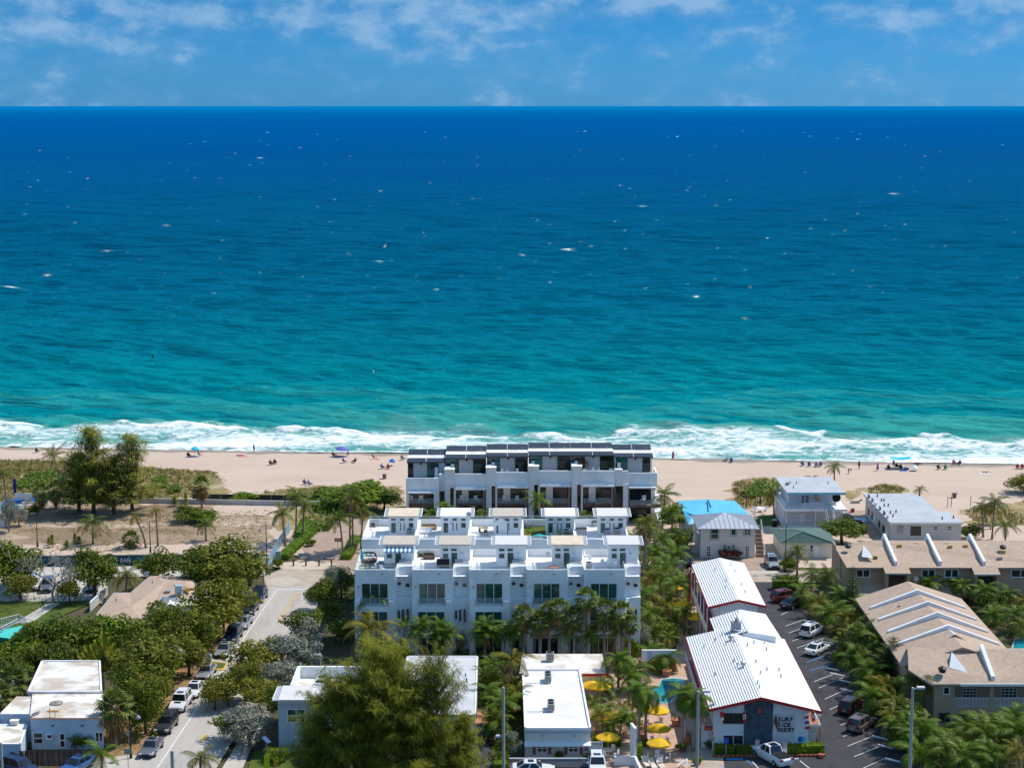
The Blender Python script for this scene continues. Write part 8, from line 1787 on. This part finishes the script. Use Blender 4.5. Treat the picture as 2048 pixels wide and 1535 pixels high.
deck_table('grey dining table in the corner of the cream penthouse deck', 748, 1052, greyp); deck_table('yellow topped table by the gabled shed', 966, 1064, M('yellow_top', (.60, .40, .08), .7)); deck_table('white coffee table on the wooden lounge deck', 858, 1062, white2, .5, .45); deck_table('white square table on the turquoise parasol deck', 764, 1132, white2, .5); deck_table('dark table on the palm end second row deck', 1190, 1052, black, .5)
o = thing('fire_bowl', 'copper fire bowl on the cream penthouse front deck', 'fire bowl', deck_pt(1108, 1138)); mb = MB(); mb.lathe([(.3, 0), (.75, .35), (.8, .42), (.2, .44)], (0, 0, 0), 12); lpart('bowl', mb, M('copper', (.45, .20, .10), .5), o)
o = thing('storage_box', 'large grey storage box on the palm end second row deck', 'box', deck_pt(1162, 1072)); mb = MB(); mb.box(-.8, -.5, 0, .8, .5, 1.2); lpart('body', mb, greyp, o); mb = MB(); mb.box(-.83, -.53, 1.202, .83, .53, 1.28); lpart('lid', mb, dark, o)
o = thing('pool_toys', 'turquoise inflatable pool toys on the turf deck', 'toy', deck_pt(1084, 1075)); mb = MB(); mb.tube([(-1.4, 0, .2), (-.5, .1, .25), (.4, 0, .2), (1.4, .05, .15)], [.1, .3, .2, .08], 8); lpart('body', mb, M('toy_turquoise', (.05, .55, .60), .5), o)
DCH = [(1172, 1116), (1178, 1124), (1200, 1108), (1214, 1134), (1228, 1136), (1250, 1134), (1206, 1132), (748, 1140), (765, 1142)]
for i, (x, y) in enumerate(sorted(DCH)): chair(ORD[i] + ' from the left of the white chairs on the front row decks', deck_pt(x, y), ru(0, 6), 'white deck chairs on the front row', CHW, 'deck_chair')
CHB = chair_mesh(brownw)
for i, (x, y) in enumerate(sorted(((742, 1048), (755, 1049), (745, 1058), (1096, 1112), (1186, 1048), (962, 1070), (972, 1070)))): chair(ORD[i] + ' from the left of the dark chairs on the roof decks', deck_pt(x, y), ru(0, 6), 'dark chairs on the roof decks', CHB, 'deck_chair')
def dish(label, loc): o = thing('satellite_dish', label, 'satellite dish', loc); mb = MB(); mb.tube([(0, 0, 0), (0, 0, .7)], .03, 5); lpart('mast', mb, steel, o); mb = MB(); mb.lathe([(.05, 0), (.3, .06), (.4, .16)], (0, 0, 0), 10); d = lpart('dish', mb, M('dish_tan', (.52, .46, .40), .6), o); d.location = (0, -.05, .85); d.rotation_euler = (R(60), R(-30), 0)
dish('satellite dish on the second row penthouse wall', W(938, 1040, Y1 + 5.9)); dish('satellite dish before the long beige terrace', W(1832, 1168, YB - 2.4)); dish('satellite dish on the tan house roof corner', P(294, 1158, 3.1))
for i, (x, y, l) in enumerate(((832, 1118, 'potted plant in the dark sofa deck corner'), (1056, 1074, 'yellow green potted plant on the turf deck edge'), (1118, 1074, 'wide potted bush on the turf deck'), (986, 1046, 'potted bush behind the gabled shed'), (938, 1058, 'potted pink flowering plant by the shed'))):
    o = thing('potted_plant', l, 'plant', deck_pt(x, y), 'potted plants on the decks'); mb = MB(); mb.lathe([(.22, 0), (.3, .4)], (0, 0, 0), 8); lpart('pot', mb, terra, o); mb = MB(); leaf_cloud(mb, (0, 0, .8), .5, .45, 60, .12, .1); lpart('foliage', mb, lf_bright if i else lf_areca, o)
for x, l, m_ in ((1170, 'red flowering potted plant on the upper beach house deck', lf_red), (1222, 'green potted shrub on the upper beach house deck', lf_green)):
    q = W(x, 941, YO + 3.4); o = thing('potted_plant', l, 'plant', Vector((q.x, q.y, 7.9 + OZ[4] + .03))); mb = MB(); mb.lathe([(.3, 0), (.4, .6)], (0, 0, 0), 8); lpart('pot', mb, white2, o); mb = MB(); leaf_cloud(mb, (0, 0, 1.3), .8, .8, 110, .14, .1); lpart('foliage', mb, lf_green, o); mb = MB(); leaf_cloud(mb, (.2, -.2, 1.5), .6, .5, 22, .12, .1); m_ is lf_red and lpart('flower', mb, M('flower_red', (.6, .08, .03), .7), o)
for i, (x, k) in enumerate(((820, 0), (842, 0), (923, 1), (953, 1), (1010, 2), (1036, 2), (1186, 4), (1286, 5))):
    q = W(x, 1003, YO + .9); chair(ORD[i] + ' pale armchair from the street end on the beach house balconies', Vector((q.x, q.y, 3.34)), ru(-.6, .6), 'armchairs on the beach house balconies', CHW, 'armchair').scale = (1.5, 1.4, 1.3)
for i, (x, k) in enumerate(((873, 0), (905, 1), (986, 2), (1066, 3), (1152, 4), (1238, 5))):
    q = W(x, 930, YO + 3.5); o = thing('cooling_unit', ORD[i] + ' white cooling unit from the street end on the upper beach house decks', 'cooling unit', Vector((q.x, q.y, 7.93 + OZ[k])), 'white cooling units on the beach houses'); mb = MB(); mb.box(-.35, -.3, .1, .35, .3, 1.0); mb.box(-.3, -.25, 1.0, .3, .25, 1.9); lpart('case', mb, white2, o)
for i, (x, k) in enumerate(((1003, 2), (1016, 2), (1034, 2), (1186, 4), (1200, 4))): q = W(x, 943, YO + 2.2); chair(ORD[i] + ' pale chair from the street end on the upper beach house decks', Vector((q.x, q.y, 7.93 + OZ[k])), ru(-1, 1), 'chairs on the upper beach house decks', CHW, 'deck_chair')
q = W(1672, 1002, YL + 2); o = thing('satellite_dish', 'big black dish on the corner of the balcony house', 'satellite dish', Vector((q.x, q.y, zf_ + .01))); mb = MB(); mb.tube([(0, 0, 0), (0, 0, 1.2)], .04, 5); lpart('mast', mb, dark, o); mb = MB(); mb.lathe([(.1, 0), (.6, .12), (.75, .3)], (0, 0, 0), 12); d = lpart('dish', mb, black, o); d.location = (0, -.1, 1.6); d.rotation_euler = (R(80), 0, 0)
table('white patio table with dark closed parasol beside the lawn', P(1520, 1023), .8); parasol('dark closed parasol on the patio behind the cream house', 1520, 1022, closed=True, mat=black, h=2.8, group=None)
for i, (x, y) in enumerate(((1506, 1022), (1512, 1027), (1528, 1027), (1532, 1021))): chair(ORD[i] + ' white patio chair from the left behind the cream house', P(x, y), ru(0, 6), 'patio chairs behind the cream house')
o = thing('sun_lounger', 'dark sun lounger on the sand beside the balcony house', 'sun lounger', P(1711, 1006)); mb = MB(); mb.box(-.9, -.35, .25, .6, .35, .35); lpart('seat', mb, black, o); mb = MB(); mb.slab([(.6, -.35, .35), (1.2, -.35, .8), (1.2, .35, .8), (.6, .35, .35)], .06); lpart('backrest', mb, black, o)
for i, (x, y, h) in enumerate(((1470, 986, 2.0), (1474, 996, 2.0), (1493, 1015, 3.0), (1498, 990, 1.6), (1895, 1014, 2.0), (1902, 1014, 2.6), (1941, 1012, 2.0), (424, 968, 2.0))):
    o = thing('beach_post', ORD[i] + ' brown timber post on the dunes from the left' if i < 7 else 'thin grey post on the sand by the dune grass', 'post', P(x, y), 'timber posts on the dunes'); mb = MB(); mb.tube([(0, 0, 0), (.1 if i == 5 else 0, 0, h)], .12 if i == 2 else .06, 6); lpart('post', mb, brownw if i < 7 else greyp, o)
bench('wooden bench at the right beach path', 1972, 1058, 0, woodl)
# ================================================================== people on the beach
random.seed(5)
def skin_body(nodes, edges, root):
    """one continuous figure: joints with radii grown into a surface; returns mesh data"""
    me = bpy.data.meshes.new('tmp'); names = list(nodes)
    me.from_pydata([nodes[n][0] for n in names], [(names.index(a), names.index(b)) for a, b in edges], [])
    o = bpy.data.objects.new('tmp', me); COL.objects.link(o)
    m = o.modifiers.new('skin', 'SKIN'); m.use_smooth_shade = True
    for i, n in enumerate(names):
        v = me.skin_vertices[0].data[i]; r_ = nodes[n][1]; v.radius = (r_, r_) if isinstance(r_, float) else r_; v.use_root = (n == root)
    s = o.modifiers.new('sub', 'SUBSURF'); s.levels = s.render_levels = 1
    dg = bpy.context.evaluated_depsgraph_get(); out = bpy.data.meshes.new_from_object(o.evaluated_get(dg))
    bpy.data.objects.remove(o); bpy.data.meshes.remove(me)
    return out
ED = [('pel', 'wai'), ('wai', 'che'), ('che', 'nek'), ('nek', 'hed'), ('hed', 'top')]
for s in 'lr': ED += [('che', 'sh' + s), ('sh' + s, 'el' + s), ('el' + s, 'wr' + s), ('wr' + s, 'ha' + s), ('pel', 'hi' + s), ('hi' + s, 'kn' + s), ('kn' + s, 'an' + s), ('an' + s, 'to' + s)]
RD = dict(pel=.135, wai=.12, che=.15, nek=.055, hed=.09, top=.075, sh=.06, el=.045, wr=.033, ha=.035, hi=.095, kn=.06, an=.042, to=.036)
def pose(j):
    return {k: (v, RD.get(k, RD.get(k[:-1], .05))) for k, v in j.items()}
def sym(d):
    o = {}
    for k, v in d.items():
        if k in ('sh', 'el', 'wr', 'ha', 'hi', 'kn', 'an', 'to'): o[k + 'l'] = (-v[0], v[1], v[2]); o[k + 'r'] = v
        else: o[k] = v
    return o
STAND = sym(dict(pel=(0, 0, .95), wai=(0, 0, 1.12), che=(0, .01, 1.32), nek=(0, 0, 1.50), hed=(0, -.02, 1.62), top=(0, -.01, 1.70), sh=(.19, .01, 1.42), el=(.25, .03, 1.14), wr=(.25, -.05, .90), ha=(.25, -.08, .82), hi=(.10, 0, .88), kn=(.11, -.02, .50), an=(.11, .02, .08), to=(.12, -.14, .04)))
WALK = dict(STAND); WALK.update(knl=(-.1, -.16, .52), anl=(-.1, -.10, .12), tol=(-.1, -.26, .07), knr=(.1, .02, .50), anr=(.1, .28, .14), tor=(.1, .18, .04), ell=(-.24, .14, 1.16), wrl=(-.22, .10, .92), hal=(-.22, .06, .85), elr=(.24, -.08, 1.15), wrr=(.22, -.24, .98), har=(.22, -.30, .93))
SIT = sym(dict(pel=(0, .1, .36), wai=(0, .20, .52), che=(0, .28, .72), nek=(0, .30, .90), hed=(0, .26, 1.02), top=(0, .26, 1.10), sh=(.19, .28, .82), el=(.27, .12, .60), wr=(.22, -.10, .50), ha=(.20, -.18, .48), hi=(.10, .04, .34), kn=(.12, -.40, .44), an=(.12, -.66, .10), to=(.12, -.80, .08)))
LIE = sym(dict(pel=(0, 0, .14), wai=(0, .18, .14), che=(0, .38, .16), nek=(0, .56, .14), hed=(0, .68, .15), top=(0, .76, .15), sh=(.19, .46, .15), el=(.32, .62, .10), wr=(.20, .80, .08), ha=(.14, .86, .08), hi=(.1, -.06, .13), kn=(.12, -.46, .20), an=(.12, -.84, .08), to=(.13, -.94, .10)))
BEND = sym(dict(pel=(0, .05, .92), wai=(0, -.12, 1.02), che=(0, -.34, 1.02), nek=(0, -.50, .96), hed=(0, -.62, .90), top=(0, -.70, .86), sh=(.19, -.40, 1.0), el=(.22, -.44, .70), wr=(.18, -.50, .46), ha=(.17, -.52, .38), hi=(.1, .05, .86), kn=(.11, .02, .48), an=(.11, .06, .08), to=(.12, -.1, .04)))
BODY = {k: skin_body(pose(v), ED, 'pel') for k, v in dict(stand=STAND, walk=WALK, sit=SIT, lie=LIE, bend=BEND).items()}
SKIN = [M('fair_skin', (.48, .27, .19), .6, .05), M('tanned_skin', (.33, .17, .105), .6, .05), M('brown_skin', (.15, .08, .055), .6, .05)]
CLO = {n: M('cloth_' + n, c, .85, .08) for n, c in dict(black=(.015, .015, .02), red=(.45, .03, .05), purple=(.26, .10, .30), blue=(.04, .10, .38), white=(.70, .70, .70), pink=(.62, .16, .25), green=(.08, .25, .10), teal=(.02, .32, .36), orange=(.58, .20, .06), grey=(.20, .20, .22)).items()}
HAIR = [M('dark_hair', (.02, .014, .01), .7), M('fair_hair', (.32, .20, .09), .7)]
def cloth_shell(body, j, parts_, grow=.022):
    """clothing that follows the body: its faces near the named joints, pushed out along the normals"""
    me = body; keep = []
    pts = [Vector(j[p]) for p in parts_]
    allj = [(n, Vector(v)) for n, v in j.items()]
    vs = [v.co + v.normal * grow for v in me.vertices]; use = []
    for f in me.polygons:
        c = f.center; n = min(allj, key=lambda q: (q[1] - c).length)[0]
        if n in parts_: use.append(tuple(f.vertices))
    mp = {}; V = []; F = []
    for f in use:
        t = []
        for i in f:
            if i not in mp: mp[i] = len(V); V.append(tuple(vs[i]))
            t.append(mp[i])
        F.append(tuple(t))
    m = bpy.data.meshes.new('swimwear'); m.from_pydata(V, [], F); m.update(); return m
JN = dict(stand=STAND, walk=WALK, sit=SIT, lie=LIE, bend=BEND)
TOP = ('wai', 'che', 'shl', 'shr'); BOT = ('pel', 'hil', 'hir')
SHIRT = {k: cloth_shell(BODY[k], JN[k], TOP) for k in BODY}; PANT = {k: cloth_shell(BODY[k], JN[k], BOT) for k in BODY}
def hair_mesh(j):
    h, t = Vector(j['hed']), Vector(j['top']); mb = MB(); c = h.lerp(t, .6)
    mb.lathe([(.05, -.10), (.105, -.02), (.10, .06), (.05, .105)], (c.x, c.y + .02, c.z), 8); return mb.mesh('hair', [HAIR[0]], smooth=True)
HM = {k: hair_mesh(JN[k]) for k in BODY}
def person(kind, label, px, py, top=None, bot='black', rz=0.0, skin=0, hair=0, dress=None, z=.03, sc=1.0, loc=None):
    o = thing('person', label, 'person', loc or P(px, py, z), 'people on the beach', rz); o.scale = (sc,) * 3
    def slot(nm, me, mat):
        c = inst(nm, me, o)
        if not me.materials: me.materials.append(mat)
        c.material_slots[0].link = 'OBJECT'; c.material_slots[0].material = mat; return c
    slot('body', BODY[kind], SKIN[skin]); slot('hair', HM[kind], HAIR[hair])
    if top: slot('shirt', SHIRT[kind], CLO[top])
    slot('shorts', PANT[kind], CLO[bot])
    if dress: mb = MB(); mb.lathe([(.30, .35), (.24, .7), (.16, 1.0), (.17, 1.3), (.12, 1.42)], (0, 0, 0), 10); lpart('dress', mb, CLO[dress], o)
    return o
BCH = {}
def bchair(label, px, py, col, rz):
    if col not in BCH:
        s = MB(); s.slab([(-.28, -.30, .30), (.28, -.30, .30), (.28, .25, .24), (-.28, .25, .24)], .03); b_ = MB(); b_.slab([(-.28, .25, .24), (.28, .25, .24), (.28, .58, .85), (-.28, .58, .85)], .03); f = MB(); [f.tube([(x, -.3, 0), (x, .3, .25), (x, .62, .9)], .02, 4) for x in (-.3, .3)]; [f.tube([(x, .35, 0), (x, -.3, .32)], .02, 4) for x in (-.3, .3)]
        BCH[col] = (s.mesh('seat', [CLO[col]]), b_.mesh('backrest', [CLO[col]]), f.mesh('frame', [steel]))
    o = thing('beach_chair', label, 'chair', P(px, py, .03), 'beach chairs', rz)
    for n_, me in zip(('seat', 'backrest', 'frame'), BCH[col]): inst(n_, me, o)
def seated(label, px, py, col, rz, top=None, bot='black', skin=0): bchair('chair of the ' + label, px, py, col, rz); person('sit', label, px, py, top, bot, rz, skin)
def towel(label, px, py, col, w_=.8, l=1.8, rz=0): o = thing('towel', label, 'towel', P(px, py, .032), 'towels on the sand', rz); mb = MB(); mb.box(-w_ / 2, -l / 2, 0, w_ / 2, l / 2, .02); lpart('cloth', mb, CLO[col], o)
def bsun(label, px, py, mat, r_=1.2, h=2.0): r_ *= .72; return parasol(label, px, py, r_, h, .15, mat, group='beach parasols', z=.03)
seated('dark clad sitter near the left edge of the beach', 75, 904, 'black', 2.6, 'black')
seated('dark clad sitter left of the turquoise parasol', 378, 913, 'black', 2.8, 'black'); towel('blue towel between the sitters under the turquoise parasol', 388, 913, 'blue', 1.8, 1.2); person('sit', 'dark clad sitter right of the turquoise parasol', 399, 912, 'black', 'black', 2.2); bsun('turquoise beach parasol on the left', 389, 912, M('parasol_cyan', (.02, .50, .75), .7), 1.2, 2.1)
person('lie', 'person lying on a pink towel left of the standing bather', 481, 911, None, 'pink', 1.4, 0); towel('pink towel of the lying person left of the standing bather', 484, 912, 'pink', 1.0, 2.2, 1.4)
person('stand', 'person standing at the water edge on the left', 508, 904, 'purple', 'black', 1.0, 1)
seated('dark sitter on the left of the lone pair in mid sand', 543, 929, 'black', 2.4, 'black', 'black', 2); seated('dark sitter on the right of the lone pair in mid sand', 551, 927, 'black', 2.8, 'grey', 'black', 1)
seated('sitter in blue chair left of the pair above the hedge', 611, 968, 'blue', 2.4, 'black', 'blue'); seated('sitter in blue chair right of the pair above the hedge', 620, 970, 'blue', 2.0, 'grey', 'blue', 1)
seated('red clad sitter under the violet parasol', 668, 912, 'red', 2.2, 'red', 'black', 1); person('sit', 'dark sitter right under the violet parasol', 696, 911, 'grey', 'black', 3.4, 1); bsun('violet blue beach parasol above the red clad sitter', 682, 912, M('parasol_violet', (.12, .12, .42), .7), 1.9, 2.1); towel('blue towel beneath the violet parasol', 680, 913, 'blue', 2.6, 1.2)
seated('sitter in dark chair left of the facing pair', 689, 925, 'purple', 2.0, 'black', 'grey'); seated('sitter in dark chair right of the facing pair', 708, 925, 'black', -2.0, 'black', 'black', 1); person('sit', 'orange and black clad sitter right of the facing pair', 748, 918, 'black', 'orange', 1.8, 1); towel('orange towel of the sitter near the beach houses', 754, 918, 'orange', .8, 1.6, 1.2)
seated('blue clad sitter nearest the street end beach house', 766, 937, 'blue', 2.2, 'blue', 'black'); seated('dark red clad sitter nearest the street end beach house', 777, 937, 'red', 3.0, 'black', 'red', 1); bsun('small blue beach parasol by the street end beach house', 783, 931, M('parasol_blue', (.04, .14, .60), .7), .9, 1.5)
seated('sitter in red and blue chair beside the first beach house', 806, 919, 'teal', 2.4, 'red', 'blue')
person('stand', 'person in long red skirt standing right of the beach houses', 1346, 918, 'black', 'red', .6, 1, 0, 'red')
seated('sitter in green chair by the wet sand', 1451, 923, 'green', -1.6, 'white', 'green'); seated('sitter in blue chair by the wet sand', 1463, 924, 'blue', 2.9, 'blue', 'black', 1)
for i, (x, y, c_) in enumerate(((1606, 931, 'blue'), (1619, 932, 'blue'), (1632, 933, 'grey'), (1640, 932, 'blue'))): seated(ORD[i] + ' from the left of the sitters left of the dark beach palm', x, y, c_, 2.4 + i * .3, ('black', 'blue', 'black', 'white')[i], 'black', i % 2)
person('stand', 'thin person standing right of the dark beach palm', 1718, 938, None, 'black', 0.4, 2); person('walk', 'person in violet dress walking on the sand', 1755, 941, 'purple', 'purple', 1.2, 0, 1, 'purple'); person('bend', 'person bending down to the sand in red shorts', 1697, 947, None, 'black', 1.7, 1)
o = thing('beach_canopy', 'turquoise stretched beach canopy on the right', 'canopy', P(1801, 936, .03)); mb = MB(); n = 8; G = [[(-2.0 + 4.0 * i / n, -1.2 + 2.4 * k / 4, 2.1 - .35 * math.sin(math.pi * i / n) * (1 - .5 * abs(k - 2) / 2) + (.1 if k in (0, 4) else 0)) for i in range(n + 1)] for k in range(5)]
V = [p for r_ in G for p in r_]; mb.add(V, [(k * 9 + i, k * 9 + i + 1, (k + 1) * 9 + i + 1, (k + 1) * 9 + i) for k in range(4) for i in range(n)]); lpart('cloth', mb, M('canopy_cyan', (.02, .48, .68), .7), o); mb = MB(); [mb.tube([(x * .8, y * .8, 0), (x, y, 2.15)], .03, 4) for x in (-1.95, 1.95) for y in (-1.15, 1.15)]; lpart('pole', mb, white2, o)
for i, (x, y, t) in enumerate(((1778, 938, 'grey'), (1787, 935, 'black'), (1794, 935, 'black'), (1802, 937, 'black'))): (seated if i != 1 else lambda *a: person('stand', a[0], a[1], a[2] + 1, 'black', 'blue', 0, 1))(ORD[i] + ' from the left of the people under the turquoise canopy', x, y, 'black', 2.6, t)
bsun('white beach parasol lying low beside the turquoise canopy', 1828, 941, white2, 1.1, 1.2); person('sit', 'sitter behind the white parasol', 1833, 935, 'teal', 'black', 2.5); o = thing('cool_box', 'blue cool box beside the turquoise canopy', 'cool box', P(1813, 939, .03)); mb = MB(); mb.box(-.4, -.3, 0, .4, .3, .5); lpart('body', mb, CLO['blue'], o); mb = MB(); mb.box(-.42, -.32, .502, .42, .32, .6); lpart('lid', mb, white2, o); towel('blue towel before the turquoise canopy', 1806, 941, 'blue', 1.4, 1.0)
person('lie', 'person lying near the water right of the canopy', 1836, 928, 'red', 'black', 1.3, 1); seated('dark sitter in chair right of the white parasol', 1878, 938, 'black', 2.4, 'grey', 'black'); seated('green clad sitter in chair right of the white parasol', 1891, 938, 'green', 2.8, 'teal', 'red')
seated('sitter in bright pink chair by the water', 1909, 928, 'pink', 2.4, 'pink', 'black'); seated('dark sitter beside the pink chair', 1917, 929, 'black', -2.4, 'black', 'black', 1); person('lie', 'person lying on a white towel toward the right edge', 1972, 945, None, 'red', 1.5); towel('white towel toward the right edge', 1970, 946, 'white', 1.0, 2.0, 1.5)
seated('red clad sitter left of the pair at the right edge', 2036, 937, 'red', 2.4, 'red', 'black', 1); seated('red clad sitter right of the pair at the right edge', 2045, 937, 'red', 2.7, 'red', 'black')
person('stand', 'bather standing in the shallow water on the left', 306, 720, 'black', 'black', 0, 1, z=-.3, loc=P(306, 720, -.1));
o = thing('buoy', 'small white marker buoy offshore in front of the beach houses', 'buoy', P(747, 744, .1)); mb = MB(); mb.lathe([(.15, -.2), (.25, .1), (.12, .3), (.05, .7)], (0, 0, 0), 8); lpart('float', mb, white2, o)
o = thing('boat', 'tiny white boat on the horizon', 'boat', P(629, 219.5, 0)); mb = MB(); mb.prism([(-9, -3), (8, -3), (13, 0), (8, 3), (-9, 3)], .5, 4); lpart('hull', mb, white2, o); mb = MB(); mb.box(-5, -2.2, 4.002, 4, 2.2, 11); lpart('cabin', mb, white2, o)
bpy.context.view_layer.update()
